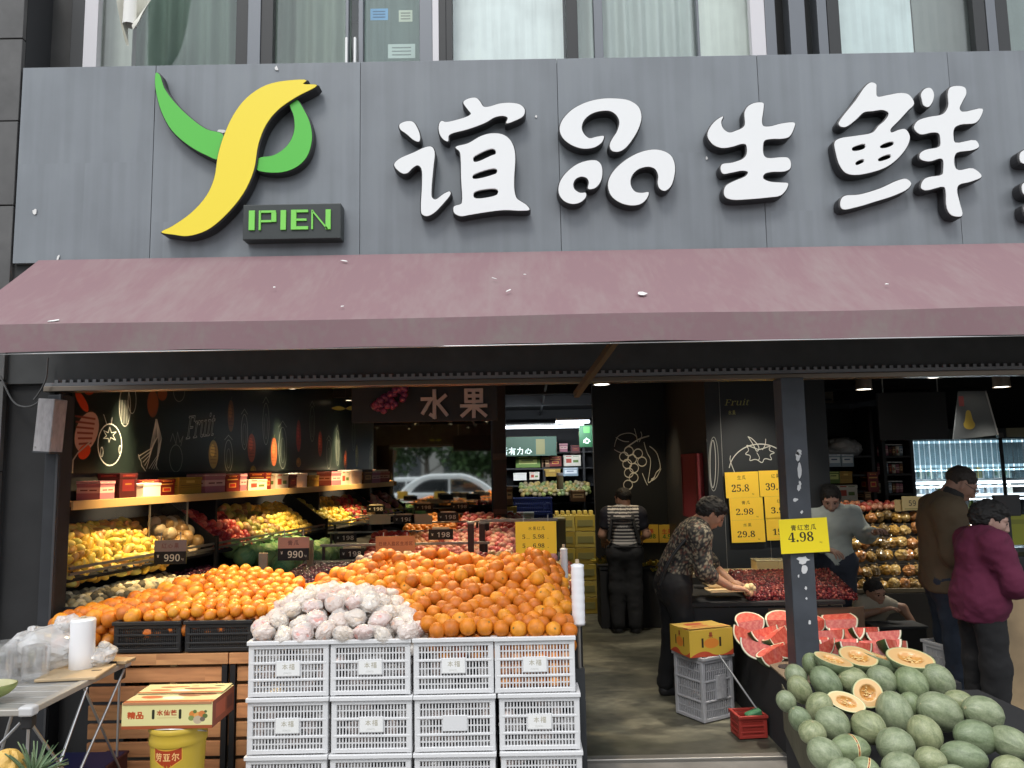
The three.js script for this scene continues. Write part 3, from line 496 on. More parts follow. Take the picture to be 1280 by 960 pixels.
// ---------------------------------------------------------------- left wall, mural and mirror
const wA = V3(-3.42, 0, -5.9), wB = V3(-2.2, 0, -12), wU = wB.clone().sub(wA).normalize(), wN = V3(-wU.z, 0, wU.x), wL = wA.distanceTo(wB), wTurn = Math.atan2(-wU.z, wU.x);
if (wN.x < 0) wN.negate();
const W = (u, v, y) => wA.clone().addScaledVector(wU, u).addScaledVector(wN, v).setY(y);
const inner = thing('inner_wall', 'dark inner wall behind the left fruit racks', 'wall', W(wL / 2, -0.06, 0), wTurn);
mesh('wall_panel', at(bx(wL + 0.7, 2.92, 0.1), -0.35, 1.46, 0), shellMat, inner);
mesh('corner_panel', at(bx(0.6, 2.92, 0.1), wL / 2 + 0.3, 1.46, 0), shellMat, inner);
{
  const y0 = 1.77, y1 = 2.9, cw = 2048, chh = 360;
  const draw = ctex(cw, chh, (g) => {
    g.fillStyle = '#1c241f'; g.fillRect(0, 0, cw, chh);
    const grad = [[0, 90, '#20241d'], [600, 200, '#171f1b'], [1300, 160, '#1a221d']]; for (const [x, w, c] of grad) { g.fillStyle = c; g.fillRect(x, 0, w, chh); }
    const Q = (px, py) => { const p = onPlane(px, py, W(0, 0, 0), wN); return [p.clone().sub(wA).dot(wU) / wL * cw, (1 - (p.y - y0) / (y1 - y0)) * chh]; };
    const line = (pts, w = 3, c = '#d9d8cc', fill) => { g.beginPath(); pts.split('|').forEach((s, i) => { const [a, b] = s.split(',').map(Number); g[i ? 'lineTo' : 'moveTo'](...Q(a, b)); }); if (fill) { g.fillStyle = fill; g.fill(); } if (w) { g.lineWidth = w; g.strokeStyle = c; g.lineJoin = 'round'; g.stroke(); } };
    const oval = (cx, cy, rx, ry, w, c, fill, rot = 0) => { let s = []; for (let i = 0; i <= 24; i++) { const a = i / 24 * 6.283, x = Math.cos(a) * rx, y = Math.sin(a) * ry; s.push((cx + x * Math.cos(rot) - y * Math.sin(rot)).toFixed(2) + ',' + (cy + x * Math.sin(rot) + y * Math.cos(rot)).toFixed(2)); } line(s.join('|'), w, c, fill); };
    // tomato
    oval(134, 556, 15, 26, 3); line('126,538|130,545|126,548|132,548|133,553|135,547|141,550|138,544|142,540|136,541|134,534|132,541|126,538', 2); line('130,530|127,520|126,518', 2); line('136,531|137,522', 2); oval(124, 565, 1.6, 6, 2); oval(147, 562, 1.6, 5, 2);
    // corn
    oval(153, 508, 7, 25, 2); oval(162, 500, 5, 17, 2); for (let i = 0; i < 5; i++) line(`${148 + i * 2},${500}|${149 + i * 2},${530}`, 1.5);
    // bananas
    for (let i = 0; i < 5; i++) { line(`192,524|${194 - i * 2},${546 + i * 2}|${187 - i * 1},${560 + i * 4}|${171 + i * 2.2},${570 + i * 4}`, 3); line(`193,524|${199 - i},${548 + i * 2}|${196 - i},${566 + i * 4}|${183 + i * 3},${586 + i * 0.5}`, 2.4); } line('170,568|171,573|173,576|174,582|179,589', 3);
    // lettering
    g.save(); const [fx, fy] = Q(229, 549), [gx, gy] = Q(262, 515); g.translate(fx, fy); g.rotate(-0.12); g.transform(1, 0, -0.15, 1, 0, 0); g.fillStyle = '#cfcfc4'; const s = (gx - fx) / 150; g.scale(s, 1.35); g.font = 'italic 70px serif'; g.lineWidth = 1.5; g.strokeStyle = '#cfcfc4'; g.strokeText('Fruit', 0, 0); g.restore();
    // pineapple outline, melons, carrots and other printed fruit
    oval(217, 573, 8, 17, 2, '#8f9388'); line('210,552|213,542|217,555|219,540|222,553|226,545|223,558', 2, '#8f9388');
    oval(105, 540, 14, 26, 0, '', '#b99a8c', 0.3); for (let i = 0; i < 6; i++) line(`${90 + i},${520 + i * 7}|${116 - i},${524 + i * 6}`, 5, '#7c3a30'); oval(102, 565, 7, 10, 0, '', '#c3461f', 0.5); line('87,592|88,575|94,566|110,552', 4, '#a9a79a');
    oval(99, 502, 5, 15, 0, '', '#b8431f', -0.5); oval(108, 489, 6, 5, 0, '', '#a8472a');
    oval(188, 505, 7, 17, 0, '', '#7d4420'); oval(200, 492, 6, 9, 0, '', '#8c4a20'); oval(221, 490, 7, 12, 2, '#9a9a90');
    for (const [x, y, a, b, c] of [[264, 568, 6, 18, '#a59a55'], [286, 520, 4, 20, '#70481e'], [312, 560, 5, 18, '#9a4a26'], [340, 565, 4, 18, '#8c4a28'], [314, 590, 4, 8, '#77702a'], [371, 545, 3, 20, '#8a2f24'], [398, 555, 2.6, 16, '#9a3c24'], [430, 575, 2, 12, '#a14b26'], [444, 570, 2, 14, '#8d8a48'], [371, 578, 3, 6, '#9a6a33']]) { oval(x, y, a, b, 0, '', c); oval(x - a * 0.2, y - b * 0.25, a * 0.5, b * 0.45, 0, '', c.replace(/^#(..)(..)(..)$/, (m, r, q, s) => '#' + [r, q, s].map((k) => Math.min(255, parseInt(k, 16) * 1.35 | 0).toString(16).padStart(2, '0')).join(''))); for (let k = 0; k < 6; k++) line(`${x - a * 0.6},${y - b * 0.6 + k * b * 0.24}|${x + a * 0.6},${y - b * 0.5 + k * b * 0.22}`, 1.5, 'rgba(20,16,10,.5)'); line(`${x},${y - b}|${x + a * 0.4},${y - b * 1.2}`, 2, '#5a6a3a'); }
    for (const [x, y, a, b] of [[303, 540, 4, 22], [283, 570, 5, 20], [351, 560, 5, 26], [409, 568, 3, 18], [330, 530, 4, 26], [420, 560, 2, 22], [462, 578, 2, 18], [388, 530, 3, 22], [440, 545, 2, 18]]) { oval(x, y, a, b, 2, '#a9ab9c'); oval(x, y + 3, a * 0.5, b * 0.6, 2, '#7f8276'); line(`${x - a},${y - b}|${x},${y - b * 1.3}|${x + a},${y - b}`, 2, '#a9ab9c'); }
  });
  const board = thing('mural_board', 'dark glossy wall board printed with chalk fruit drawings above the left racks', 'wall board', W(wL / 2, 0.012, (y0 + y1) / 2), wTurn);
  mesh('board', bx(wL, y1 - y0, 0.02), M.black, board);
  mesh('print', at(new THREE.PlaneGeometry(wL, y1 - y0), 0, 0, 0.0125), std([1, 1, 1], 0.3, { map: draw }), board);
  const mir = thing('wall_mirror', 'large mirror on the back wall of the fruit hall reflecting the street', 'mirror', V3(-1.27, 0, -12.02));
  mesh('mirror_glass', at(bx(1.86, 2.1, 0.02), 0, 1.85, 0), new THREE.MeshStandardMaterial({ color: C(0.62, 0.66, 0.64), metalness: 1, roughness: 0.03 }), mir);
  mesh('mirror_frame', join([at(bx(0.05, 2.14, 0.04), -0.95, 1.85, 0), at(bx(0.05, 2.14, 0.04), 0.95, 1.85, 0), at(bx(1.95, 0.05, 0.04), 0, 0.78, 0)]), M.black, mir);
  mesh('wall_panel', at(bx(2.1, 2.92, 0.1), 0, 1.46, -0.08), shellMat, mir);
}
for (const [u, w] of [[0.55, 'the white gift box at the near end of the wall shelf'], [3.2, 'the middle of the wall shelf'], [4.85, 'the far part of the wall shelf'], [6.3, 'the far end of the wall shelf']]) { const p = W(u, 0.2, 2.72), a = W(u, 0.07, 1.6); spotHead(p.x, p.y, -p.z, a.x, a.y, -a.z, 24, w, WARM, 0.3); }
for (const [u, w] of [[0.35, 'the yellow fruit at the near end of the rack'], [2.3, 'the middle of the left fruit rack'], [4.3, 'the far left fruit rack']]) { const p = W(u, 0.95, 2.7), a = W(u, 0.35, 1.2); spotHead(p.x, p.y, -p.z, a.x, a.y, -a.z, 17, w, WARM2, 0.5); }
{ // wall shelf
  const sh = thing('wall_shelf', 'long wooden wall shelf holding gift boxes under the mural', 'shelf', W(0, 0, 0), wTurn);
  mesh('shelf_board', muv(at(rb(wL + 0.3, 0.03, 0.34, 0.004), wL / 2 - 0.2, 1.545, 0.19)), std([1, 0.85, 0.6], 0.6, { map: woodTex }), sh);
  mesh('shelf_edge', muv(at(rb(wL + 0.3, 0.065, 0.02, 0.004), wL / 2 - 0.2, 1.54, 0.372)), std([0.62, 0.4, 0.17], 0.5), sh);
  for (const u of [1.55, 3.75, 5.4]) mesh('bracket', at(bx(0.03, 0.25, 0.28), u, 1.4, 0.16), M.black, sh);
}
const boxMat = {};
function printMat(key, base, draw) { return boxMat[key] ||= std([1, 1, 1], 0.55, { map: ctex(128, 128, (g) => { g.fillStyle = base; g.fillRect(0, 0, 128, 128); draw(g); }) }); }
const prints = {
  red: ['#74140f', (g) => { g.fillStyle = '#e2a84a'; g.fillRect(14, 30, 100, 8); g.fillRect(30, 60, 68, 34); g.fillStyle = '#c92a1c'; g.fillRect(38, 66, 52, 22); }],
  darkred: ['#3d0a0e', (g) => { g.fillStyle = '#6d1a1c'; g.fillRect(20, 30, 88, 60); g.fillStyle = '#a07830'; g.fillRect(40, 50, 48, 6); }],
  yellow: ['#a9862c', (g) => { g.fillStyle = '#6f541a'; g.fillRect(10, 54, 108, 5); g.fillRect(10, 70, 108, 3); g.fillStyle = '#d2b254'; g.fillRect(40, 14, 48, 26); }],
  pink: ['#a86a78', (g) => { g.fillStyle = '#d7b3ad'; g.fillRect(0, 40, 128, 40); g.fillStyle = '#6a2733'; g.fillRect(20, 56, 40, 8); g.fillRect(70, 56, 40, 8); }],
  white: ['#d9d3c4', (g) => { g.fillStyle = '#b9452f'; g.fillRect(18, 40, 40, 50); g.fillStyle = '#5d7a35'; g.fillRect(70, 56, 40, 30); }],
  plain: ['#efece4', (g) => { g.fillStyle = '#dcd6c8'; g.fillRect(0, 0, 128, 24); }],
  green: ['#5b7a26', (g) => { g.fillStyle = '#c9d27a'; g.fillRect(16, 24, 96, 60); g.fillStyle = '#3d5a18'; g.fillRect(30, 40, 60, 10); }],
  blue: ['#8fa3b2', (g) => { g.fillStyle = '#dfe6ea'; g.fillRect(10, 30, 108, 60); g.fillStyle = '#2d4b74'; g.fillRect(30, 46, 60, 12); }],
  brown: ['#6d4a2a', (g) => { g.fillStyle = '#caa06a'; g.fillRect(16, 34, 96, 50); g.fillStyle = '#3c2412'; g.fillRect(30, 50, 68, 10); }],
};
function giftBox(w, h, d, kind, p, turn, label, lid) {
  const t = thing('gift_box', label, 'box', p, turn), m = printMat(kind, ...prints[kind]);
  mesh('carton', at(rb(w, h, d, 0.004), 0, h / 2, 0), m, t);
  mesh('lid', at(rb(w + 0.008, h * 0.2, d + 0.008, 0.003), 0, h * 0.9 + 0.004, 0), lid ? printMat(lid, ...prints[lid]) : m, t); return t;
}
{
  const list = [[0.0, 0.17, 0.2, 'pink', 'short pinkish gift box at the near end of the wall shelf'], [0.2, 0.2, 0.28, 'darkred', 'tall maroon gift box beside the white one'], [0.42, 0.24, 0.16, 'plain', 'bright white gift box under the wall spotlight', 'plain'], [0.68, 0.22, 0.2, 'red', 'red and gold gift box right of the bright white box'], [0.92, 0.36, 0.22, 'yellow', 'wide mustard yellow gift box on the wall shelf'], [1.32, 0.3, 0.26, 'pink', 'round cornered pink gift box after the mustard one'], [1.66, 0.22, 0.24, 'red', 'orange red gift box right of the pink one'], [1.9, 0.14, 0.25, 'pink', 'narrow pink gift box leaning by the orange red one'], [2.1, 0.34, 0.16, 'white', 'low pale gift box in a gap of the wall shelf'], [2.48, 0.12, 0.26, 'red', 'thin red gift box on the wall shelf'], [2.62, 0.3, 0.24, 'white', 'pale gift box with red picture in the shelf middle'], [2.95, 0.2, 0.22, 'darkred', 'dark red gift box left of the second lit white box'], [3.18, 0.28, 0.24, 'plain', 'second lit white gift box at the shelf middle'], [3.5, 0.3, 0.2, 'yellow', 'yellowish gift box right of the second lit white box'], [4.1, 0.3, 0.26, 'pink', 'pink gift box beyond the shelf gap'], [4.45, 0.26, 0.26, 'white', 'white printed gift box left of the third lit box'], [4.75, 0.34, 0.28, 'plain', 'third lit white gift box far along the shelf'], [5.15, 0.3, 0.24, 'brown', 'brown gift box far along the shelf'], [5.5, 0.3, 0.24, 'pink', 'pink gift box near the far shelf end'], [5.85, 0.3, 0.26, 'red', 'red gift box near the far shelf end'], [6.2, 0.34, 0.26, 'white', 'last pale gift box at the far shelf end']];
  for (const [u, w, h, k, l, lid] of list) if (u + w < wL - 0.1) giftBox(w, h * 0.7, 0.2, k, W(u + w / 2 + 0.05, 0.17 + rr(-0.02, 0.04), 1.562), wTurn + rr(-0.06, 0.06), l, lid);
}
// ---------------------------------------------------------------- fruit heaps too small to pick apart
const sph = (d = 2) => new THREE.IcosahedronGeometry(1, d);
const ballG = sph(2);
const bumpyG = (() => { const g = new THREE.IcosahedronGeometry(1, 3), p = g.attributes.position; for (let i = 0; i < p.count; i++) { const k = 1 + 0.16 * (fbm(p.getX(i) * 2.5 + 9, p.getY(i) * 2.5, p.getZ(i) * 2.5, 2) - 0.5); p.setXYZ(i, p.getX(i) * k, p.getY(i) * k * 0.92, p.getZ(i) * k); } g.computeVertexNormals(); return g; })();
const fruitM = (r = 0.45) => std([1, 1, 1], r, { bumpMap: fineBump, bumpScale: 0.0004 });
// corners a (near left), b (near right), c (far right), e (far left); fruit of radius r in the given colours
function heap(name, label, category, [a, b, c, e], r, colors, { layers = 2, geo = ballG, sq = [1, 0.92, 1], rough = 0.45, bulge = 0, gap = 1.8, color = null } = {}) {
  const L = Math.max(a.distanceTo(b), e.distanceTo(c)), D = Math.max(a.distanceTo(e), b.distanceTo(c)), nu = Math.max(2, Math.round(L / (r * gap))), nv = Math.max(2, Math.round(D / (r * gap))), list = [];
  for (let k = 0; k < layers; k++) for (let j = 0; j < nv; j++) for (let i = 0; i < nu; i++) {
    const u = clamp((i + 0.5 + (j % 2) * 0.5 + rr(-0.25, 0.25)) / (nu + 0.5), 0.01, 0.99), v = clamp((j + 0.5 + rr(-0.25, 0.25)) / nv, 0.01, 0.99), p = a.clone().lerp(b, u).lerp(e.clone().lerp(c, u), v);
    p.y += bulge * Math.sin(Math.PI * u) * Math.sin(Math.PI * Math.min(1, v * 1.1)) + rr(-0.25, 0.3) * r - k * r * 1.2 + r * 0.4; list.push([p, u, v]);
  }
  const m = new THREE.InstancedMesh(geo, fruitM(rough), list.length), o = new THREE.Object3D(), col = new THREE.Color();
  list.forEach(([p, u, v], i) => { o.position.copy(p); o.rotation.set(rr(0, 6), rr(0, 6), rr(0, 6)); const s = r * rr(0.88, 1.1); o.scale.set(s * sq[0], s * sq[1], s * sq[2]); o.updateMatrix(); m.setMatrixAt(i, o.matrix); const c1 = color ? color(u, v) : pick(colors), k = rr(0.8, 1.15); col.setRGB(c1[0] * k, c1[1] * k, c1[2] * k); m.setColorAt(i, col); });
  m.name = numbered(name); m.castShadow = m.receiveShadow = true; scene.add(m); return tag(m, label, category, null, 'stuff');
}
const RED = [[0.42, 0.03, 0.03], [0.5, 0.07, 0.05], [0.3, 0.02, 0.03]], PINK = [[0.62, 0.2, 0.16], [0.6, 0.28, 0.2], [0.55, 0.12, 0.12], [0.65, 0.38, 0.25]], PEACH = [[0.7, 0.42, 0.34], [0.72, 0.5, 0.4], [0.65, 0.3, 0.26], [0.75, 0.62, 0.5]], YEL = [[0.7, 0.5, 0.07], [0.72, 0.56, 0.14], [0.62, 0.4, 0.05]], BROWN = [[0.28, 0.17, 0.06], [0.36, 0.22, 0.09], [0.22, 0.13, 0.05]], GRAPE = [[0.05, 0.012, 0.025], [0.09, 0.02, 0.04], [0.03, 0.01, 0.02]], OLIVE = [[0.36, 0.32, 0.07], [0.46, 0.38, 0.09], [0.24, 0.23, 0.05]], CREAM = [[0.55, 0.48, 0.3], [0.4, 0.33, 0.18], [0.62, 0.56, 0.4], [0.1, 0.09, 0.06]];
// left rack: two sloping tiers along the wall
{
  const rk = thing('fruit_rack', 'black two tier sloping fruit rack along the left wall', 'rack', W(0, 0, 0), wTurn);
  const slope = (u0, u1, v0, y0, v1, y1, th) => { const L = Math.hypot(v1 - v0, y1 - y0), g = bx(u1 - u0, th, L); g.rotateX(Math.atan2(y0 - y1, v1 - v0)); return g.translate((u0 + u1) / 2, (y0 + y1) / 2, (v0 + v1) / 2); };
  mesh('upper_tier', slope(-0.65, 6.05, 0.03, 1.38, 0.52, 1.04, 0.02), M.blackMat, rk);
  mesh('lower_tier', slope(-0.65, 6.05, 0.35, 0.9, 1.12, 0.72, 0.02), M.blackMat, rk);
  mesh('front_board', at(bx(6.6, 0.72, 0.03), 2.75, 0.36, 1.12), M.blackMat, rk);
  mesh('side_board', at(bx(0.03, 0.9, 1.1), -0.66, 0.45, 0.55), M.blackMat, rk);
  for (const y of [1.06, 1.1]) mesh('rail', at(bx(6.6, 0.018, 0.014), 2.75, y + 0.03, 0.545), M.dullSteel, rk);
  mesh('lower_rail', at(bx(6.6, 0.022, 0.014), 2.75, 0.775, 1.14), M.dullSteel, rk);
  for (const u of [1.15, 3.4, 5.2]) { mesh('divider', slope(u - 0.01, u + 0.01, 0.03, 1.46, 0.53, 1.12, 0.12), M.black, rk); mesh('rack_post', at(bx(0.03, 1.2, 0.03), u, 0.6, 0.56), M.black, rk); }
  const T = (u0, u1, f0 = 0.06, f1 = 0.94) => { const q = (u, f) => W(u, lerp(0.52, 0.03, f), lerp(1.06, 1.4, f)); return [q(u0, f0), q(u1, f0), q(u1, f1), q(u0, f1)]; };
  const T2 = (u0, u1, f0 = 0.06, f1 = 0.94) => { const q = (u, f) => W(u, lerp(1.12, 0.35, f), lerp(0.74, 0.92, f)); return [q(u0, f0), q(u1, f0), q(u1, f1), q(u0, f1)]; };
  heap('mango_heap', 'bright yellow long fruit heaped at the near end of the left rack', 'fruit', T(-0.62, 0.62, 0.05, 0.9), 0.036, [...YEL, [0.55, 0.5, 0.12], [0.5, 0.28, 0.08]], { sq: [0.85, 0.8, 1.5], bulge: 0.07, layers: 3 });
  heap('netted_fruit_heap', 'brown netted fruit in the rack under the glass case', 'fruit', T(0.72, 1.12, 0.1, 0.8), 0.06, [...BROWN, [0.5, 0.4, 0.25]], { geo: bumpyG, bulge: 0.05 });
  heap('apple_heap', 'dark red apples heaped beside the glass case on the left rack', 'fruit', T(1.17, 1.9), 0.042, [...RED, [0.6, 0.15, 0.1]], { bulge: 0.03 });
  heap('pear_heap', 'olive brown pears on the left rack before the yellow patch', 'fruit', T(1.9, 2.5), 0.05, [...OLIVE, ...BROWN], { geo: bumpyG });
  heap('lemon_heap', 'lemon yellow patch of fruit in the middle of the left rack', 'fruit', T(2.5, 3.2), 0.04, YEL, { bulge: 0.03 });
  heap('kiwi_heap', 'brown green fruit behind the rack divider on the left', 'fruit', T(3.42, 3.9), 0.045, OLIVE);
  heap('mango_heap', 'second yellow patch of fruit farther along the left rack', 'fruit', T(3.9, 4.5), 0.045, [...YEL, ...OLIVE]);
  heap('plum_heap', 'dark red plums far along the left rack', 'fruit', T(4.5, 5.18), 0.045, [...RED, ...BROWN]);
  heap('peach_heap', 'mixed pink and yellow fruit at the far end of the left rack', 'fruit', T(5.2, 5.95), 0.055, [...PINK, ...YEL], { bulge: 0.04 });
  heap('garlic_heap', 'cream and dark speckled small fruit below the yellow fruit', 'fruit', T2(-0.62, 0.72, 0.25, 0.95), 0.035, CREAM, { geo: bumpyG, bulge: 0.06, rough: 0.8 });
  heap('grape_heap', 'dark purple grapes beside the speckled fruit on the lower left rack', 'fruit', T2(0.72, 1.3, 0.25, 0.95), 0.022, GRAPE, { bulge: 0.05, rough: 0.25, layers: 3 });
  // cabbages, one by one
  const cab = [];
  for (let k = 0; k < 3; k++) {
    const r = 0.095, t = new THREE.Group(), core = new THREE.IcosahedronGeometry(r * 0.93, 4);
    paint(core, () => [1, 1, 1]);
    mesh('head', core, std([0.2, 0.34, 0.13], 0.6), t);
    for (let i = 0; i < 7; i++) {
      const g = new THREE.SphereGeometry(r * rr(0.97, 1.06), 18, 12, 0, 2.2, 0.15, 1.5), p = g.attributes.position;
      for (let j = 0; j < p.count; j++) { const q = 1 + 0.05 * (fbm(p.getX(j) * 40, p.getY(j) * 40, p.getZ(j) * 40 + i, 2) - 0.5) + 0.03 * Math.sin(Math.atan2(p.getZ(j), p.getX(j)) * 14); p.setXYZ(j, p.getX(j) * q, p.getY(j) * q, p.getZ(j) * q); }
      g.computeVertexNormals(); g.rotateZ(rr(-0.7, 0.7)); g.rotateY(i * 0.9 + k); g.rotateX(rr(-0.7, 0.7));
      mesh('leaf', g, std(mix([0.07, 0.24, 0.1], [0.3, 0.46, 0.2], rnd()), 0.55, { side: THREE.DoubleSide }), t);
    }
    cab.push(t);
  }
  let n = 0;
  for (let j = 0; j < 4; j++) for (let i = 0; i < 7; i++) {
    const f = 0.1 + j * 0.25, u = 1.45 + i * 0.2 + (j % 2) * 0.1, p = W(u, lerp(1.12, 0.35, f), lerp(0.74, 0.92, f) + 0.1 + rr(0, 0.05));
    const c = cab[n % 3].clone(); c.name = numbered('cabbage'); scene.add(c); c.position.copy(p); c.rotation.set(rr(-1, 1), rr(0, 6), rr(-1, 1)); c.scale.setScalar(rr(0.9, 1.15)); n++;
    const row = ['front', 'second', 'third', 'rear'][j], half = i < 4 ? 'near' : 'far'; tag(c, `green cabbage in the ${row} row, ${half} half, lower tier of left rack`, 'cabbage', `cabbages in the ${row} row, ${half} half of the lower left rack`);
  }
  for (const [px, py, d, w, h] of [[329, 706, 5.75, 0.065, 0.2], [388, 690, 6.3, 0.05, 0.16]]) { const t = thing('wooden_divider', px < 350 ? 'short grey brown wooden stake standing before the cabbages' : 'short wooden stake beside the hanging price plate', 'stake', P(px, py, d).setY(0.7)); mesh('stake', muv(at(rb(w, P(px, py - 15, d).y - 0.7, 0.02, 0.004), 0, (P(px, py - 15, d).y - 0.7) / 2, 0)), std([0.3, 0.24, 0.17], 0.8, { map: softMottle }), t); mesh('foot', at(rb(w * 1.6, 0.02, 0.08, 0.004), 0, 0.01, 0), M.black, t); }
  // glass case
  const gc = thing('glass_case', 'clear acrylic case with packed goods on the near left rack', 'case', W(0.75, 0.2, 1.22), wTurn);
  for (const [x, y, z, w, h, d] of [[0, 0.15, 0.16, 0.5, 0.3, 0.006], [-0.25, 0.15, 0, 0.006, 0.3, 0.31], [0.25, 0.15, 0, 0.006, 0.3, 0.31], [0, 0.303, 0, 0.51, 0.006, 0.33]]) mesh('case_pane', at(bx(w, h, d), x, y, z), M.clear, gc);
  mesh('case_edge', join([at(bx(0.51, 0.012, 0.012), 0, 0.305, 0.165), at(bx(0.012, 0.3, 0.012), -0.252, 0.15, 0.165), at(bx(0.012, 0.3, 0.012), 0.252, 0.15, 0.165)]), M.dullSteel, gc);
}
// middle islands
{
  const is = (x0, x1, d0, d1, h0, h1, label) => { const t = thing('display_island', label, 'display', V3((x0 + x1) / 2, 0, -(d0 + d1) / 2)); const L = Math.hypot(d1 - d0, h1 - h0), g = bx(x1 - x0, 0.03, L); g.rotateX(Math.atan2(h1 - h0, d1 - d0)); mesh('top_board', g.translate(0, (h0 + h1) / 2, 0), M.blackMat, t); mesh('body', at(rb(x1 - x0, h0 - 0.03, d1 - d0, 0.01), 0, (h0 - 0.03) / 2, 0), M.blackMat, t); mesh('front_lip', at(rb(x1 - x0, 0.08, 0.02), 0, h0, (d1 - d0) / 2 + 0.01), M.darkGrey, t); return t; };
  is(-1.8, 0.05, 5.75, 6.7, 0.76, 0.98, 'black fruit island right behind the heaps of oranges');
  is(-1.5, 0.0, 7.1, 8.2, 0.78, 1.05, 'second black fruit island in the middle of the hall');
  is(-1.4, 0.1, 8.8, 10.2, 0.8, 1.1, 'third black fruit island near the mirror');
  const Q = (x0, x1, d0, d1, h0, h1) => [V3(x0, h0, -d0), V3(x1, h0, -d0), V3(x1, h1, -d1), V3(x0, h1, -d1)];
  const S1 = (x0, x1, f0 = 0, f1 = 1) => Q(x0, x1, lerp(5.78, 6.68, f0), lerp(5.78, 6.68, f1), lerp(0.79, 1.01, f0), lerp(0.79, 1.01, f1));
  heap('grape_heap', 'black grapes heaped behind the small oranges', 'fruit', [V3(-1.95, 0.82, -5.6), V3(-1.3, 0.86, -5.7), V3(-1.2, 1.0, -6.4), V3(-1.75, 0.98, -6.4)], 0.02, GRAPE, { rough: 0.22, layers: 3, bulge: 0.06, gap: 1.6 });
  heap('peach_heap', 'pale pink peaches in foam nets behind the black grapes', 'fruit', S1(-1.32, -0.98, 0.35, 1), 0.04, PEACH, { bulge: 0.03 });
  heap('peach_heap', 'nearly white peaches beside the pale pink ones', 'fruit', S1(-0.98, -0.72, 0.35, 1), 0.04, [[0.78, 0.66, 0.5], [0.76, 0.58, 0.46]], { bulge: 0.03 });
  heap('apricot_heap', 'orange apricots under the pink notice', 'fruit', S1(-0.72, -0.5, 0.35, 1), 0.038, [[0.66, 0.26, 0.08], [0.6, 0.14, 0.08]], { bulge: 0.02 });
  heap('plum_heap', 'dark red plums beside the apricots on the first island', 'fruit', S1(-0.5, -0.22, 0.35, 1), 0.032, RED, { bulge: 0.02, rough: 0.3 });
  heap('kiwi_heap', 'tan brown kiwis at the right end of the first island', 'fruit', S1(-0.22, 0.04, 0.35, 1), 0.036, [[0.42, 0.25, 0.08], [0.34, 0.2, 0.07]], { bulge: 0.02 });
  // plastic grass strip
  const leaf = new THREE.BufferGeometry(); leaf.setAttribute('position', new THREE.Float32BufferAttribute([-0.008, 0, 0, 0.008, 0, 0, 0, 0.07, 0.02], 3)); leaf.computeVertexNormals();
  const gm = new THREE.InstancedMesh(leaf, std([0.03, 0.09, 0.03], 0.6, { side: THREE.DoubleSide }), 1400), o = new THREE.Object3D();
  for (let i = 0; i < 1400; i++) { o.position.set(rr(-1.3, 0.04), 0.79 + rr(0, 0.05), -rr(5.78, 6.05)); o.rotation.set(rr(-0.8, 0.8), rr(0, 6), rr(-0.8, 0.8)); o.updateMatrix(); gm.setMatrixAt(i, o.matrix); }
  gm.name = numbered('plastic_grass'); scene.add(gm); tag(gm, 'dark green plastic grass strip between oranges and peaches', 'plastic grass', null, 'stuff');
  const S2 = (x0, x1, f0 = 0, f1 = 1) => Q(x0, x1, lerp(7.12, 8.18, f0), lerp(7.12, 8.18, f1), lerp(0.81, 1.08, f0), lerp(0.81, 1.08, f1));
  heap('apple_heap', 'maroon apples at the left end of the second island', 'fruit', S2(-1.48, -1.1), 0.042, RED);
  heap('apple_heap', 'pink blush apples in the middle of the second island', 'fruit', S2(-0.72, -0.3), 0.042, PINK, { bulge: 0.03 });
  heap('apple_heap', 'rosy apples at the right end of the second island', 'fruit', S2(-0.3, 0.0), 0.042, PINK, { bulge: 0.03 });
  heap('apple_heap', 'orange red apples in the second island behind the pink notice', 'fruit', S2(-1.1, -0.72), 0.04, [[0.6, 0.25, 0.1], [0.5, 0.12, 0.08]]);
  const S3 = (x0, x1) => Q(x0, x1, 8.85, 10.15, 0.85, 1.13);
  heap('orange_heap', 'orange fruit on the third island under the rails', 'fruit', S3(-1.35, -0.7), 0.045, [[0.7, 0.26, 0.03]]);
  heap('apple_heap', 'red fruit on the third island under the rails', 'fruit', S3(-0.7, 0.08), 0.045, [...RED, ...PINK]);
  // right side heap by the aisle
  is(0.08, 0.46, 5.5, 7.2, 0.72, 0.96, 'narrow black island at the aisle side behind the oranges');
  heap('apple_heap', 'pink apples left of the yellow two price sign', 'fruit', Q(0.0, 0.35, 6.3, 7.1, 0.92, 1.06), 0.042, [[0.66, 0.28, 0.28], [0.6, 0.16, 0.16]], { bulge: 0.03 });
  heap('mixed_fruit_heap', 'pale yellow and brown fruit behind the top of the orange heap', 'fruit', Q(0.0, 0.44, 5.5, 6.3, 0.86, 0.98), 0.032, [[0.66, 0.5, 0.25], [0.5, 0.3, 0.1], [0.3, 0.08, 0.04]], { bulge: 0.05 });
}
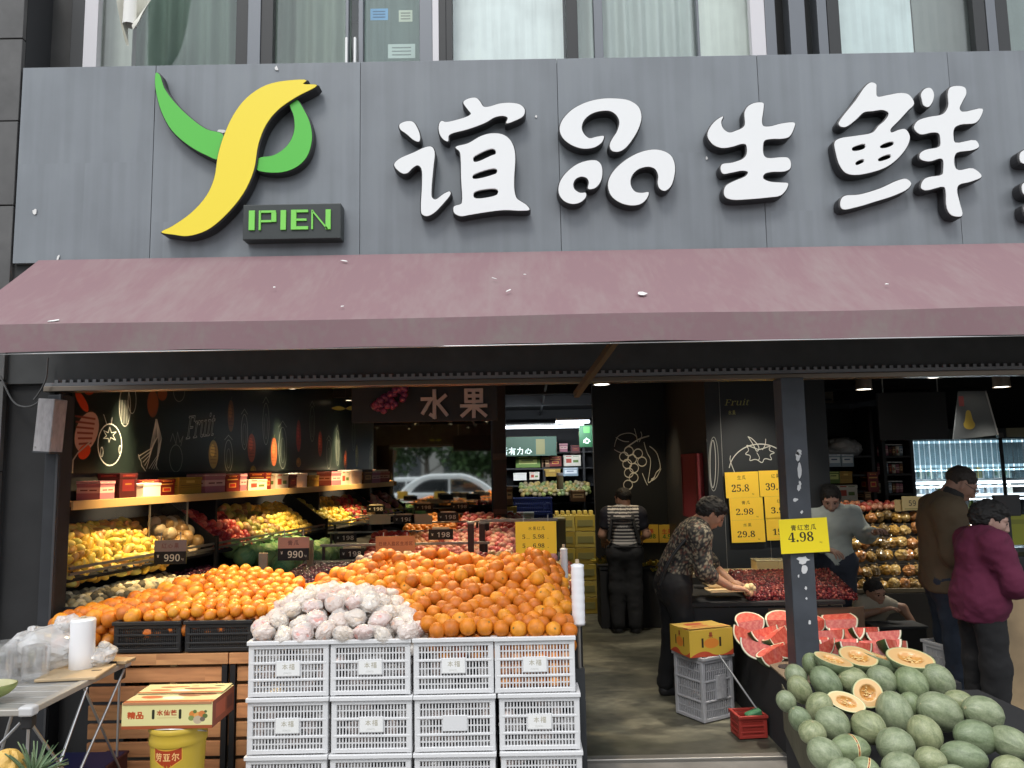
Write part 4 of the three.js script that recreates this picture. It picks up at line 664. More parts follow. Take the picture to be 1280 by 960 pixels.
// rails over the islands with price cards
{
  const rail = (px0, px1, py, d, label, posts = [], th = 0.022) => { const a = P(px0, py, d), b = P(px1, py - (px1 - px0) * 0.0175, d), t = thing('tag_rail', label, 'rail', V3((a.x + b.x) / 2, (a.y + b.y) / 2, -d)); mesh('rail', at(rb(b.x - a.x, th, 0.02, 0.003), 0, 0, 0), M.dullSteel, t); for (const x of [-0.48, 0.48]) mesh('rail_post', at(bx(0.022, a.y, 0.022), x * (b.x - a.x), -a.y / 2, -0.01), M.black, t); };
  rail(400, 612, 682, 6.75, 'lowest steel tag rail above the peaches'); rail(410, 605, 666, 8.25, 'second steel tag rail over the middle island'); rail(415, 600, 655, 8.6, 'third steel tag rail over the middle island', [], 0.016); rail(430, 600, 645, 10.25, 'highest steel tag rail near the mirror'); rail(600, 697, 651, 6.9, 'grey steel bar carrying the yellow two price sign', [], 0.026);
  rail(450, 590, 637, 10.6, 'thin tag rail just under the mirrored car', [], 0.014);
  for (const [px, d, l] of [[589, 6.6, 'dark brown steel post at the end of the islands'], [603, 6.9, 'second dark brown post right beside the first'], [609, 8.4, 'third thin dark post behind the pair of posts']]) { const t = thing('rack_post', l, 'post', P(px, 700, d).setY(0)); mesh('post', at(bx(0.05, P(px, 655, d).y, 0.05), 0, P(px, 655, d).y / 2, 0), std([0.05, 0.02, 0.015], 0.5), t); mesh('cap', at(rb(0.06, 0.02, 0.06), 0, P(px, 655, d).y + 0.01, 0), M.dullSteel, t); }
}
// ---------------------------------------------------------------- price signs
function sign2(name, label, cat, p, w, h, px, py, draw, { turn = 0, tilt = 0, back = '#d8b024', hang = 0, rough = 0.55 } = {}) {
  const t = thing(name, label, cat, p, turn); t.rotation.z = tilt;
  mesh('card', rb(w, h, 0.004, 0.0015), std([0.5, 0.42, 0.1], 0.6), t);
  mesh('print', at(new THREE.PlaneGeometry(w - 0.001, h - 0.001), 0, 0, 0.0026), std([1, 1, 1], rough, { map: ctex(px, py, (g, W_, H_) => { g.fillStyle = back; g.fillRect(0, 0, W_, H_); draw(g, W_, H_); }) }), t);
  if (hang) for (const s of [-0.3, 0.3]) mesh('hook', at(bx(0.006, hang, 0.004), s * w, h / 2 + hang / 2, -0.004), M.steel, t);
  return t;
}
const num = (g, s, x, y, size, c = '#141210', font = 'bold', fam = 'serif', sx = 1) => { g.fillStyle = c; g.font = `${font} ${size}px ${fam}`; g.save(); g.translate(x, y); g.scale(sx, 1); g.fillText(s, 0, 0); g.restore(); };
{
  const yel = '#f2cc16', p = P(1005, 669.5, 4.9);
  sign2('price_sign', 'bright yellow price sign taped to the steel post reading 4.98', 'price sign', p, 0.305, 0.213, 512, 358, (g) => { g.fillStyle = '#4a4210'; hanzi(g, '青红密瓜', 120, 62, 62, 0.1); num(g, '4.98', 84, 240, 138); num(g, '元/kg', 400, 262, 22, '#9a8410'); }, { back: '#f0d818', tilt: 0.035 });
  const d = 6.95, c2 = '#f0c436';
  const sheets = [[927.5, 606, '25.8', '生瓜', 'upper left yellow price sheet on the dark column reading 25.8'], [970, 604, '39.8', '红果', 'upper right yellow price sheet on the dark column reading 39.8'], [933, 636, '2.98', '青瓜', 'middle left yellow price sheet reading 2.98'], [977, 634, '3.99', '红瓜', 'middle right yellow price sheet reading 3.99, partly behind the post'], [935, 664, '29.8', '水果', 'lower left yellow price sheet reading 29.8'], [979, 661, '15.8', '品果', 'lower right yellow price sheet mostly behind the post']];
  for (const [px, py, s, z, l] of sheets) sign2('price_sign', l, 'price sign', P(px, py, d), 0.3, 0.2 + (py > 620 ? -0.003 : 0.03), 384, 270, (g) => { g.fillStyle = '#6b5510'; hanzi(g, z, 140, 36, 46, 0.09); num(g, s, 66, 206, 104); num(g, 'kg', 300, 240, 20, '#8a6d10'); }, { back: c2, tilt: 0.0175 });
  for (const [px, l] of [[812, 'yellow price sheet low on the grape wall beside the striped back'], [835, 'yellow price sheet low on the grape wall left of the blouse'], [859, 'yellow price sheet on the grape wall hidden by the bending person']]) sign2('price_sign', l, 'price sign', P(px, 667, 8.85), 0.2, 0.2, 128, 128, (g) => { g.fillStyle = '#b5452a'; hanzi(g, '生果', 20, 30, 36, 0.12); num(g, '4.98', 24, 100, 44, '#2c6a2c', 'bold', 'sans-serif'); }, { back: '#c9a63a' });
  sign2('price_sign', 'mustard yellow sign with two price lines above the orange heap', 'price sign', P(670, 672, 6.0), 0.315, 0.245, 384, 300, (g) => { g.fillStyle = '#5d4a12'; hanzi(g, '水果红瓜', 120, 46, 36, 0.09); num(g, '5', 62, 160, 56); num(g, '5.98', 160, 160, 56); num(g, '5', 62, 244, 56); num(g, '6.98', 160, 244, 56); g.fillStyle = '#5d4a12'; for (const y of [156, 240]) { g.fillRect(104, y, 8, 5); g.fillRect(122, y, 8, 5); g.fillRect(300, y, 8, 5); } }, { back: '#e0b82e', hang: 0.05 });
  // black digit plates under pink name plates
  for (const [px, py, dd, s, nm, l] of [[213, 690, 5.9, '9.90', '红心果', 'grey pink price plate with white digits at the dark red apples'], [367, 686, 6.1, '9.90', '青瓜', 'pink price plate with cream digits above the black grapes']]) {
    const t = sign2('price_plate', l, 'price plate', P(px, py, dd), 0.245, 0.18, 256, 192, (g) => { g.fillStyle = px < 300 ? '#93807a' : '#c48d78'; g.fillRect(0, 0, 256, 92); g.fillStyle = '#7c5048'; hanzi(g, nm, px < 300 ? 56 : 78, 24, 44, 0.1); g.fillStyle = '#e7dcc4'; g.font = 'bold 74px monospace'; g.fillText(s.replace('.', ''), 76, 168); g.fillRect(122, 160, 7, 8); g.font = 'bold 34px sans-serif'; g.fillText('¥', 22, 140); g.font = '20px sans-serif'; g.fillText('kg', 216, 160); }, { back: '#140f0d', hang: 0.06 });
  }
  sign2('notice', 'salmon pink printed notice hanging over the peaches', 'notice', P(494, 679.5, 6.55), 0.33, 0.125, 384, 144, (g) => { g.fillStyle = '#8a3a22'; hanzi(g, '已进入监区生活区域'.slice(0, 8), 28, 52, 38, 0.1); }, { back: '#d98a5c', hang: 0.03 });
  const tags = [[440, 704 - 12, 6.78, 'left dark price card on the lowest rail'], [551, 668, 6.78, 'dark price card with three white digits over the pink apples'], [432, 672, 7.9, 'dark price card on the second rail at the left'], [475, 650, 8.3, 'dark price card on the second rail, left of the lit one'], [505, 649, 8.3, 'dark price card on the second rail in the middle'], [527, 650, 8.3, 'lit pale price card on the second rail'], [560, 646, 8.3, 'dark price card on the second rail at the right'], [470, 636, 10.3, 'dark price card on the highest rail at the left'], [530, 634, 10.3, 'dark price card on the highest rail in the middle'], [575, 633, 10.3, 'dark price card on the highest rail at the right']];
  const dark = ctex(128, 64, (g) => { g.fillStyle = '#0d0a09'; g.fillRect(0, 0, 128, 64); g.fillStyle = '#d8d2c2'; g.font = 'bold 40px monospace'; g.fillText('198', 42, 48); g.font = 'bold 22px sans-serif'; g.fillText('¥', 14, 40); });
  const dm = std([1, 1, 1], 0.4, { map: dark }), lit = std([0.55, 0.48, 0.33], 0.5);
  for (const [px, py, dd, l] of tags) { const t = thing('price_card', l, 'price card', P(px, py, dd)), w = 0.16 + dd * 0.008; mesh('card', bx(w, 0.09, 0.004), M.black, t); mesh('print', at(new THREE.PlaneGeometry(w, 0.09), 0, 0, 0.0026), /lit/.test(l) ? lit : dm, t); mesh('clip', at(bx(w * 0.7, 0.016, 0.012), 0, 0.052, 0), lit, t); }
}
// hanging sign over the fruit hall with raised characters, and the grape ornament
{
  const d = 6.5, a = P(440, 478, d), b = P(622, 524, d), t = thing('hanging_sign', 'black hanging sign with two raised pale characters over the fruit hall', 'sign', V3((a.x + b.x) / 2, (a.y + b.y) / 2, -d));
  mesh('board', rb(b.x - a.x, 0.36, 0.03), M.black, t);
  for (const x of [-0.5, 0.5]) mesh('hanger', at(bx(0.012, 0.4, 0.012), x, 0.36, 0), M.dullSteel, t);
  const cm = std([0.42, 0.37, 0.36], 0.6);
  [['水', 524, 487], ['果', 573, 485]].forEach(([ch, px, py]) => {
    const o = P(px, py, d - 0.03), s = 0.0063 * 0.4 * 1.02, gs = [];
    for (const l of glyphLines(ch)) for (let i = 0; i + 1 < l.length; i++) { const A = V3(o.x + l[i][0] * s - t.position.x, o.y - l[i][1] * s - t.position.y, 0.03), B = V3(o.x + l[i + 1][0] * s - t.position.x, o.y - l[i + 1][1] * s - t.position.y, 0.03 + i * 0.0006); const e = B.clone().sub(A).normalize().multiplyScalar(0.012); gs.push(bar(A.clone().sub(e), B.clone().add(e), 0.03, 0.028)); }
    gs.forEach((g, i) => g.translate(0, 0, i * 0.0011)); mesh('raised_character', join(gs), cm, t);
  });
  const gr = thing('grape_ornament', 'bunch of purple plastic grapes hanging beside the raised characters', 'ornament', P(487, 502, 6.4));
  const gm = std([0.16, 0.025, 0.075], 0.35), bg = new THREE.IcosahedronGeometry(0.03, 3);
  for (let i = 0; i < 34; i++) { const m = mesh('grape', bg, gm, gr); const u = rr(-1, 1), v = rr(-1, 1); m.position.set(u * 0.13 * (1 - 0.2 * v) + v * 0.05, 0.02 + v * 0.1 * (1 - Math.abs(u) * 0.5) + u * 0.04, rr(-0.03, 0.03)); }
  mesh('vine', bar(V3(0.05, 0.1, 0), V3(0.1, 0.4, 0), 0.008, 0.008, true), M.black, gr);
  const lf = thing('leaf_ornament', 'pair of flat yellow green leaves hanging left of the purple grapes', 'ornament', P(432, 511, 7.6));
  const ls = new THREE.Shape(); ls.moveTo(0, 0); ls.quadraticCurveTo(0.06, 0.05, 0.14, 0.01); ls.quadraticCurveTo(0.07, -0.035, 0, 0);
  for (const s of [0, Math.PI]) mesh('leaf', at(ni(new THREE.ExtrudeGeometry(ls, { depth: 0.004, bevelEnabled: false })), 0, 0, s ? 0.002 : 0, 0, s), std([0.33, 0.32, 0.06], 0.6), lf);
  mesh('wire', bar(V3(0, 0, 0), V3(0, 0.5, 0), 0.004, 0.004), M.black, lf);
}
// ---------------------------------------------------------------- white crates and what is heaped in and on them
const peel = dtex(256, 256, grey((u, v) => fbm(u * 64, v * 64, 1, 2, 64)), false);
const plasticW = std([0.67, 0.67, 0.675], 0.42), plasticB = std([0.013, 0.013, 0.014], 0.45);
function crateGeo(w, h, d, slats, rows) {
  const body = [], slat = [], t = 0.012, ph = h - 0.03;
  body.push(at(rb(w, 0.022, 0.022, 0.004), 0, h - 0.011, d / 2 - 0.002), at(rb(w, 0.022, 0.022, 0.004), 0, h - 0.011, -d / 2 + 0.002), at(rb(0.022, 0.022, d - 0.02, 0.004), w / 2 - 0.011, h - 0.0112, 0), at(rb(0.022, 0.022, d - 0.02, 0.004), -w / 2 + 0.011, h - 0.0112, 0));
  body.push(at(bx(w - 0.03, 0.008, d - 0.03), 0, 0.008, 0));
  for (const s of [-1, 1]) for (const q of [-1, 1]) body.push(at(rb(0.03, h - 0.024, 0.03, 0.005), s * (w / 2 - 0.021), (h - 0.024) / 2, q * (d / 2 - 0.021)));
  const edges = [0.014, ph * 0.335, ph * 0.665, ph - 0.004], W2 = w - 0.066, D2 = d - 0.066;
  edges.forEach((y, i) => { const hh = i === 0 ? 0.022 : i === 3 ? 0.02 : 0.013; for (const s of [-1, 1]) { body.push(at(rb(w - 0.03, hh, 0.016, 0.003), 0, y, s * (d / 2 - 0.013))); body.push(at(rb(0.016, hh, d - 0.03, 0.003), s * (w / 2 - 0.013), y, 0)); } });
  for (let r = 0; r < 3; r++) { const y = (edges[r] + edges[r + 1]) / 2; for (const s of [-1, 1]) { slat.push(at(bx(W2, 0.006, 0.006), 0, y, s * (d / 2 - 0.016))); slat.push(at(bx(0.006, 0.006, D2), s * (w / 2 - 0.016), y, 0)); } }
  for (let i = 0; i <= slats; i++) { const x = -W2 / 2 + (W2 * i) / slats; for (const s of [-1, 1]) slat.push(at(bx(0.007, ph - 0.01, 0.006), x, ph / 2 + 0.004, s * (d / 2 - 0.0145))); }
  const ns = Math.round((slats * D2) / W2); for (let i = 0; i <= ns; i++) { const z = -D2 / 2 + (D2 * i) / ns; for (const s of [-1, 1]) slat.push(at(bx(0.006, ph - 0.01, 0.0065), s * (w / 2 - 0.0145), ph / 2 + 0.004, z)); }
  return [join(body), join(slat)];
}
const plateM = std([1, 1, 1], 0.5, { map: ctex(192, 112, (g) => { g.fillStyle = '#e4e4e2'; g.fillRect(0, 0, 192, 112); g.fillStyle = '#a39d8a'; hanzi(g, '本福', 44, 14, 50, 0.09, 1.15); g.fillStyle = '#b5b5b0'; g.font = '20px sans-serif'; g.fillText('(SINCE)', 58, 98); }) });
const CW = 0.437, CH = 0.29, CD = 0.335, [cBody, cSlat] = crateGeo(CW, CH, CD, 22, 3);
function makeCrate(label, p, turn, mat = plasticW, body = cBody, slat = cSlat, plate = true, group) {
  const t = thing('plastic_crate', label, 'crate', p, turn, group);
  mesh('frame', body, mat, t); mesh('slats', slat, mat, t).userData.kind = 'stuff';
  if (plate) { mesh('name_plate', at(rb(0.128, 0.08, 0.012, 0.003), 0, CH * 0.5, CD / 2 - 0.008), mat, t); if (!/middle of the third/.test(label)) mesh('print', at(new THREE.PlaneGeometry(0.12, 0.07), 0, CH * 0.5, CD / 2 - 0.001), plateM, t); }
  return t;
}
const wrapMat = phys([0.9, 0.87, 0.835], 0.28, { transmission: 0.52, thickness: 0, side: THREE.DoubleSide }), innerM = [[0.7, 0.48, 0.38], [0.74, 0.62, 0.5], [0.68, 0.34, 0.3], [0.74, 0.66, 0.56]].map((c) => std(c, 0.6));
const foamG = [0, 1, 2, 3, 4].map((s) => {
  const g = new THREE.IcosahedronGeometry(1, 5), p = g.attributes.position;
  for (let i = 0; i < p.count; i++) {
    const v = V3(p.getX(i), p.getY(i), p.getZ(i)), n = fbm(v.x * 1.5 + s * 7, v.y * 1.5, v.z * 1.5, 2), r = 1 - Math.abs(fbm(v.x * 1.7 + s * 3, v.y * 1.7 + 5, v.z * 1.7, 3) - 0.5) * 2.2, tail = Math.max(0, v.dot(V3(Math.cos(s * 2), 0.3 + 0.2 * s, Math.sin(s * 2)).normalize()) - 0.78);
    const k = 0.88 + 0.34 * (n - 0.5) + 0.32 * (r - 0.7) + tail * (1.1 + 0.9 * fbm(v.x * 9, v.y * 9, v.z * 9, 2)); p.setXYZ(i, v.x * k * (1 + 0.06 * s % 0.12), v.y * k * 0.9, v.z * k);
  }
  g.computeVertexNormals(); return g;
});
const wrapped = [0, 1, 2, 3, 4, 5, 6, 7].map((i) => { const t = new THREE.Group(); mesh('wrapping', foamG[i % 5], wrapMat, t); mesh('fruit', new THREE.IcosahedronGeometry(0.8, 3), innerM[i % 4], t); return t; });
const colPx = [[309, 410], [412, 515], [516.5, 617.5], [618.5, 720]];
const colName = ['leftmost stack', 'second stack from the left', 'third stack from the left', 'rightmost stack'], tierName = ['bottom', 'middle', 'top'];
const colX = colPx.map(([a, b]) => (X(a, 830, 4.2) + X(b, 830, 4.2)) / 2);
colX.forEach((x, c) => { for (let k = 0; k < 3; k++) makeCrate(`white slotted plastic crate, ${tierName[k]} of the ${colName[c]}`, V3(x + (c === 3 ? [0.024, 0.018, -0.004][k] : rr(-0.005, 0.005)), k * CH - 0.015 + (k ? 0.002 * k : 0), -4.2 - CD / 2 - rr(0, 0.008)), rr(-0.012, 0.012)); });
{ // fruit inside the stacked crates, seen only through the slots
  const fill = (label, spots, geo, mat, r, cols) => { const m = new THREE.InstancedMesh(geo, mat, spots.length), o = new THREE.Object3D(), c = new THREE.Color(); spots.forEach((p, i) => { o.position.copy(p); o.rotation.set(rr(0, 6), rr(0, 6), rr(0, 6)); o.scale.setScalar(r * rr(0.9, 1.1)); o.updateMatrix(); m.setMatrixAt(i, o.matrix); const k = pick(cols), s = rr(0.75, 1.1); c.setRGB(k[0] * s, k[1] * s, k[2] * s); m.setColorAt(i, c); }); m.name = numbered('crate_filling'); m.castShadow = m.receiveShadow = true; scene.add(m); tag(m, label, 'fruit', null, 'stuff'); };
  const spotsW = [], spotsO = [];
  colX.forEach((x, c) => { for (let k = 0; k < 3; k++) for (let j = 0; j < 4; j++) for (let i = 0; i < 6; i++) for (const dz of [0.1, 0.2]) { if (c === 3 && k === 2) continue; if (rnd() < 0.5 || (dz > 0.15 && rnd() < 0.5)) continue; spotsW.push(V3(x + (i - 2.5) * 0.066 + rr(-0.012, 0.012), k * CH + 0.045 + j * 0.058 + rr(-0.01, 0.01), -4.2 - 0.066 - (dz - 0.1) + rr(-0.01, 0.006))); } });
  for (let j = 0; j < 4; j++) for (let i = 0; i < 6; i++) for (let k = 0; k < 3; k++) spotsO.push(V3(colX[3] + (i - 2.5) * 0.066, 2 * CH + 0.045 + j * 0.062, -4.258 - k * 0.08));
  fill('white wrapped fruit filling the stacked crates behind their slots', spotsW, foamG[1], std([0.7, 0.68, 0.66], 0.5), 0.038, [[1, 1, 1], [0.95, 0.93, 0.92], [1, 0.86, 0.82]]);
  fill('oranges filling the top crate of the rightmost stack behind its slots', spotsO, ballG, std([1, 1, 1], 0.5), 0.042, [[0.72, 0.24, 0.03], [0.75, 0.3, 0.06], [0.7, 0.34, 0.16]]);
}
// platform under the heap
{
  const t = thing('display_stand', 'black stand under the large heap of oranges behind the white crates', 'stand', V3(-0.55, 0, -4.98));
  mesh('body', at(rb(1.82, 0.72, 0.84), 0, 0.36, 0), M.blackMat, t); mesh('sloped_top', at(bx(1.8, 0.03, 0.9).rotateX(0.2), 0, 0.83, 0.0), M.blackMat, t);
}
// oranges
const orangeMats = [[0.72, 0.222, 0.008], [0.64, 0.18, 0.006], [0.78, 0.29, 0.014], [0.58, 0.155, 0.006]].map((c) => std(c, 0.5, { map: softMottle, bumpMap: peel, bumpScale: 0.001 }));
const orangeG = [0, 1, 2, 3].map((s) => { const g = new THREE.SphereGeometry(1, 26, 18), p = g.attributes.position; for (let i = 0; i < p.count; i++) { const y = p.getY(i), n = 1 + 0.07 * (fbm(p.getX(i) * 1.6 + s * 5, y * 1.6, p.getZ(i) * 1.6, 2) - 0.5) * 2; const dim = -0.05 * Math.exp(-(1 - Math.abs(y)) * 30); p.setXYZ(i, p.getX(i) * n, y * n * (0.94 + 0.03 * (s % 3)) + Math.sign(y) * dim, p.getZ(i) * n); } g.computeVertexNormals(); return g; });
const stemM = std([0.16, 0.13, 0.04], 0.9), stemG = ni(new THREE.CylinderGeometry(0.1, 0.13, 0.03, 9)).translate(0, 0.92, 0);
const orangeProto = [];
for (let i = 0; i < 8; i++) { const t = new THREE.Group(); mesh('peel', orangeG[i % 4], orangeMats[(i * 3 + 1) % 4], t); if (i % 2) mesh('stem_end', stemG, stemM, t); orangeProto.push(t); }
const mandM = [[0.66, 0.22, 0.015], [0.68, 0.26, 0.02], [0.62, 0.19, 0.012], [0.7, 0.31, 0.03]].map((c) => std(c, 0.4, { bumpMap: peel, bumpScale: 0.0007 }));
function putOrange(p, r, name, label, group, mats) {
  const c = orangeProto[Math.floor(rnd() * 8)].clone(); c.name = numbered(name); scene.add(c); c.position.copy(p); c.scale.setScalar(r); c.rotation.set(rr(-1.9, 1.9), rr(0, 6), rr(-1.9, 1.9)); if (mats) c.children[0].material = pick(mats); tag(c, label, 'orange', group); return c;
}
// drop balls on a rough packing: each seeks the lowest place free of the others near its spot on the heap's surface
const surfR = (x, d) => { const s = sstep(d, 4.2, 5.25); let h = lerp(0.885, 1.13, s * 0.55 + clamp((d - 4.2) / 1.05, 0, 1) * 0.45); h -= 0.34 * Math.max(0, -0.95 - x) + 0.5 * Math.max(0, -1.3 - x); h -= 1.2 * Math.max(0, x - 0.22) * s + 3 * Math.pow(Math.max(0, x - 0.24), 2); return h; };
const wrapTop = (x, d) => 0.875 + 0.155 * Math.exp(-Math.pow((x + 0.99) / 0.38, 6)) * sstep(d, 4.2, 4.5) * (1 - 0.6 * sstep(x, -0.85, -0.5));
const inWrap = (x, d) => x < -0.52 && d < 4.2 + 0.58 * Math.sqrt(Math.max(0, 1 - Math.pow((x + 1.05) / 0.53, 2)));
const fillerR = [], pilesR = [];
{
  const r = 0.0465, step = r * 1.93;
  for (let j = 0, d = 4.245; d < 5.38; d += step * 0.87, j++) for (let x = -1.42 + (j % 2) * step * 0.5; x < 0.325; x += step) {
    const xx = x + rr(-0.012, 0.012), dd = d + rr(-0.012, 0.012); if (inWrap(xx, dd + 0.03)) continue; if (xx < -1.2 && dd < 4.6) continue;
    if (d > 4.5 && xx > 0.36 - 0.04) continue;
    pilesR.push([xx, surfR(xx, dd) + rr(-0.016, 0.02), dd]);
    if (xx < 0.24) for (let k = 1; k <= 2; k++) fillerR.push(V3(xx + step * 0.5, surfR(xx, dd) - 0.062 * k, -dd - step * 0.3));
  }
  // loose ones resting on top
  for (let i = 0; i < 26; i++) { const x = rr(-0.95, 0.2), d = rr(4.75, 5.3); pilesR.push([x, surfR(x, d) + 0.05, d]); }
  pilesR.sort((a, b) => a[2] - b[2]);
  pilesR.forEach(([x, y, d], i) => { const p = V3(x, y, -d), q = r * rr(0.9, 1.08); if (i < 300) { const side = x < -0.55 ? 'left third' : x < -0.08 ? 'middle third' : 'right third', z = d < 4.34 ? ['front row at the crate rim', x < -0.06 ? 'above the third crate stack' : 'above the rightmost crate stack'] : d > 5.12 ? ['top ridge', side] : d > 4.7 ? ['upper slope', side] : ['lower slope', side]; putOrange(p, q, 'orange', `large orange in the ${z[0]}, ${z[1]}${/third crate|right/.test(z[1]) && d < 4.34 ? '' : ' of the big heap'}`, `large oranges in the ${z[0]}, ${z[1]}`); } else fillerR.push(p); });
}
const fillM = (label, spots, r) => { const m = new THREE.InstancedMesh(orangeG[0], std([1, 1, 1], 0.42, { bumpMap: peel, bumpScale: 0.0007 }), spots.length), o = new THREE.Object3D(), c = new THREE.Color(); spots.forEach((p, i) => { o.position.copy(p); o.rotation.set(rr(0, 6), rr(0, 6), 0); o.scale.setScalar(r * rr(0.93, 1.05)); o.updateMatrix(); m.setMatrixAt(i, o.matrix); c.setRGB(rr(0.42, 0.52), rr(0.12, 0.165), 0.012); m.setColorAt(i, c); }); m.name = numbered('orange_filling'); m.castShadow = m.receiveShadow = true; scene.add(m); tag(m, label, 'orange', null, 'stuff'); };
fillM('lower layers and rear rows of the large heap of oranges', fillerR, 0.0465);
// wrapped fruit
{
  const put = []; let n = 0;
  for (let j = 0, d = 4.24; d < 4.86; d += 0.085, j++) for (let x = -1.46 + (j % 2) * 0.055; x < -0.5; x += 0.108) { const xx = x + rr(-0.014, 0.014), dd = d + rr(-0.012, 0.012); if (!inWrap(xx, dd) || xx < -1.41) continue; put.push([xx, Math.max(wrapTop(xx, dd), 0.87) + rr(-0.012, 0.018), dd]); }
  for (const [x, y, d] of put) for (const low of [0, 1]) {
    if (low && rnd() < 0.55) continue;
    const c = wrapped[n++ % 8].clone(); c.name = numbered('wrapped_fruit'); scene.add(c); c.position.set(x + low * 0.03, y - low * 0.075, -d - low * 0.03); c.scale.set(rr(0.055, 0.07), rr(0.05, 0.062), rr(0.055, 0.07)); c.rotation.set(rr(-1, 1), rr(0, 6), rr(-1, 1)); const wz = [d < 4.34 ? 'front row' : d < 4.52 ? 'middle' : 'top', x < -0.97 ? 'leftmost' : 'second']; tag(c, `fruit wrapped in crumpled white film, ${wz[0]} of the heap above the ${wz[1]} crate stack`, 'wrapped fruit', `wrapped fruit, ${wz[0]} of the heap above the ${wz[1]} stack`);
  }
}
// black crates with small oranges on a slatted wooden stand
{
  const top = P(230, 776, 4.62).y, bot = P(230, 816, 4.62).y, h = top - bot, x0 = X(140, 790, 4.62), x1 = X(316, 790, 4.62), w = (x1 - x0) / 2 - 0.006, [b, s] = crateGeo(w, h, 0.5, 30, 3);
  makeCrate('black plastic crate of small oranges, left of the pair on the wooden stand', V3(x0 + w / 2, bot, -4.62 - 0.25), 0, plasticB, b, s, false);
  makeCrate('black plastic crate of small oranges, right of the pair, beside the white crates', V3(x1 - w / 2, bot, -4.62 - 0.25), 0, plasticB, b, s, false);
  const xl = X(108, 830, 4.64), xr = X(316, 830, 4.64) + 0.3, xm = X(287, 830, 4.64), st = thing('wooden_stand', 'slatted wooden stand under the black crates of oranges', 'stand', V3(0, 0, 0)), D = 0.6;
  const wv = [0, 1, 2, 3].map((k) => std([1.5 + 0.2 * k / 3, 1.5, 1.5], 0.75, { map: woodTex, bumpMap: fineBump, bumpScale: 0.0006 }));
  const slat = (a, c, y0, y1, z, k) => mesh('slat', (() => { const g = muv(rb(c - a, y1 - y0, 0.022, 0.003), 0.9); const uv = g.attributes.uv; for (let i = 0; i < uv.count; i++) uv.setXY(i, uv.getX(i) + k * 0.37, uv.getY(i) * 2 + k * 0.23); return g.translate((a + c) / 2, (y0 + y1) / 2, z); })(), wv[k % 4], st);
  const yT = bot - 0.006; slat(xl, xm - 0.003, yT - 0.062, yT, -4.63, 0); slat(xm + 0.003, xr, yT - 0.062, yT, -4.63, 1);
  let k = 2; for (let y = yT - 0.082; y > 0.05; y -= 0.104, k++) { slat(xl + 0.02, xm - 0.045, y - 0.082, y, -4.652, k); slat(xm + 0.045, xr, y - 0.082, y, -4.652, k + 3); }
  mesh('steel_upright', join([at(bx(0.03, yT - 0.065, 0.03), xm - 0.024, (yT - 0.065) / 2, -4.64), at(bx(0.03, yT - 0.065, 0.03), xm + 0.024, (yT - 0.065) / 2, -4.64)]), M.black, st);
  mesh('wood_stud', muv(at(bx(0.035, yT - 0.07, 0.03), X(217, 850, 4.68), (yT - 0.07) / 2, -4.685)), std([0.75, 0.55, 0.25], 0.8), st);
  mesh('back_board', muv(at(bx(xr - xl, yT - 0.07, 0.02), (xl + xr) / 2, (yT - 0.07) / 2, -5.2)), M.wood, st);
  mesh('deck', muv(at(bx(xr - xl - 0.01, 0.02, D), (xl + xr) / 2, yT - 0.014, -4.62 - D / 2 - 0.03)), M.wood, st);
  // small oranges
  const surfL = (x, d) => { const f = clamp((d - 4.66) / 0.75, 0, 1); return lerp(top + 0.03, top + 0.2, f) - 0.09 * Math.max(0, x + 1.75) * f * 3 - 0.24 * Math.max(0, -2.0 - x) * (0.3 + f); };
  const filler = [];
  for (let j = 0, d = 4.67; d < 5.42; j++) {
    const step0 = 0.074; for (let x = -2.78 + (j % 2) * 0.037; x < -1.32;) {
      const big = x < -2.08 + 0.1 * Math.sin(d * 9), r = big ? 0.052 : 0.0375, xx = x + rr(-0.01, 0.01), dd = d + rr(-0.01, 0.01); x += r * 1.95;
      if (xx < x0 + 0.02 && dd < 4.72) continue; if (xx > -1.42 && dd > 5.0) continue; if (big && j % 4 === 3) continue;
      const y = surfL(xx, dd) + rr(-0.012, 0.016);
      if (big) putOrange(V3(xx, y, -dd), r * rr(0.95, 1.05), 'orange', `larger deep orange fruit at the left end of the black crates, ${dd < 4.85 ? 'front' : 'rear'} rows`, `larger oranges left of the small ones, ${dd < 4.85 ? 'front' : 'rear'} rows`); else putOrange(V3(xx, y, -dd), r * rr(0.9, 1.08), 'mandarin', `small bright orange in the ${dd < 4.85 ? 'front' : dd < 5.1 ? 'middle' : 'rear'} rows above the ${xx < (x0 + x1) / 2 ? 'left' : 'right'} black crate`, `small oranges, ${dd < 4.85 ? 'front' : dd < 5.1 ? 'middle' : 'rear'} rows, ${xx < (x0 + x1) / 2 ? 'left' : 'right'} crate`, mandM);
      filler.push(V3(xx + r * 0.6, y - r * 1.3, -dd - r * 0.5), V3(xx, y - r * 2.4, -dd));
    }
    d += step0 * 0.85;
  }
  fillM('lower layers of the small oranges in the black crates', filler, 0.04);
}
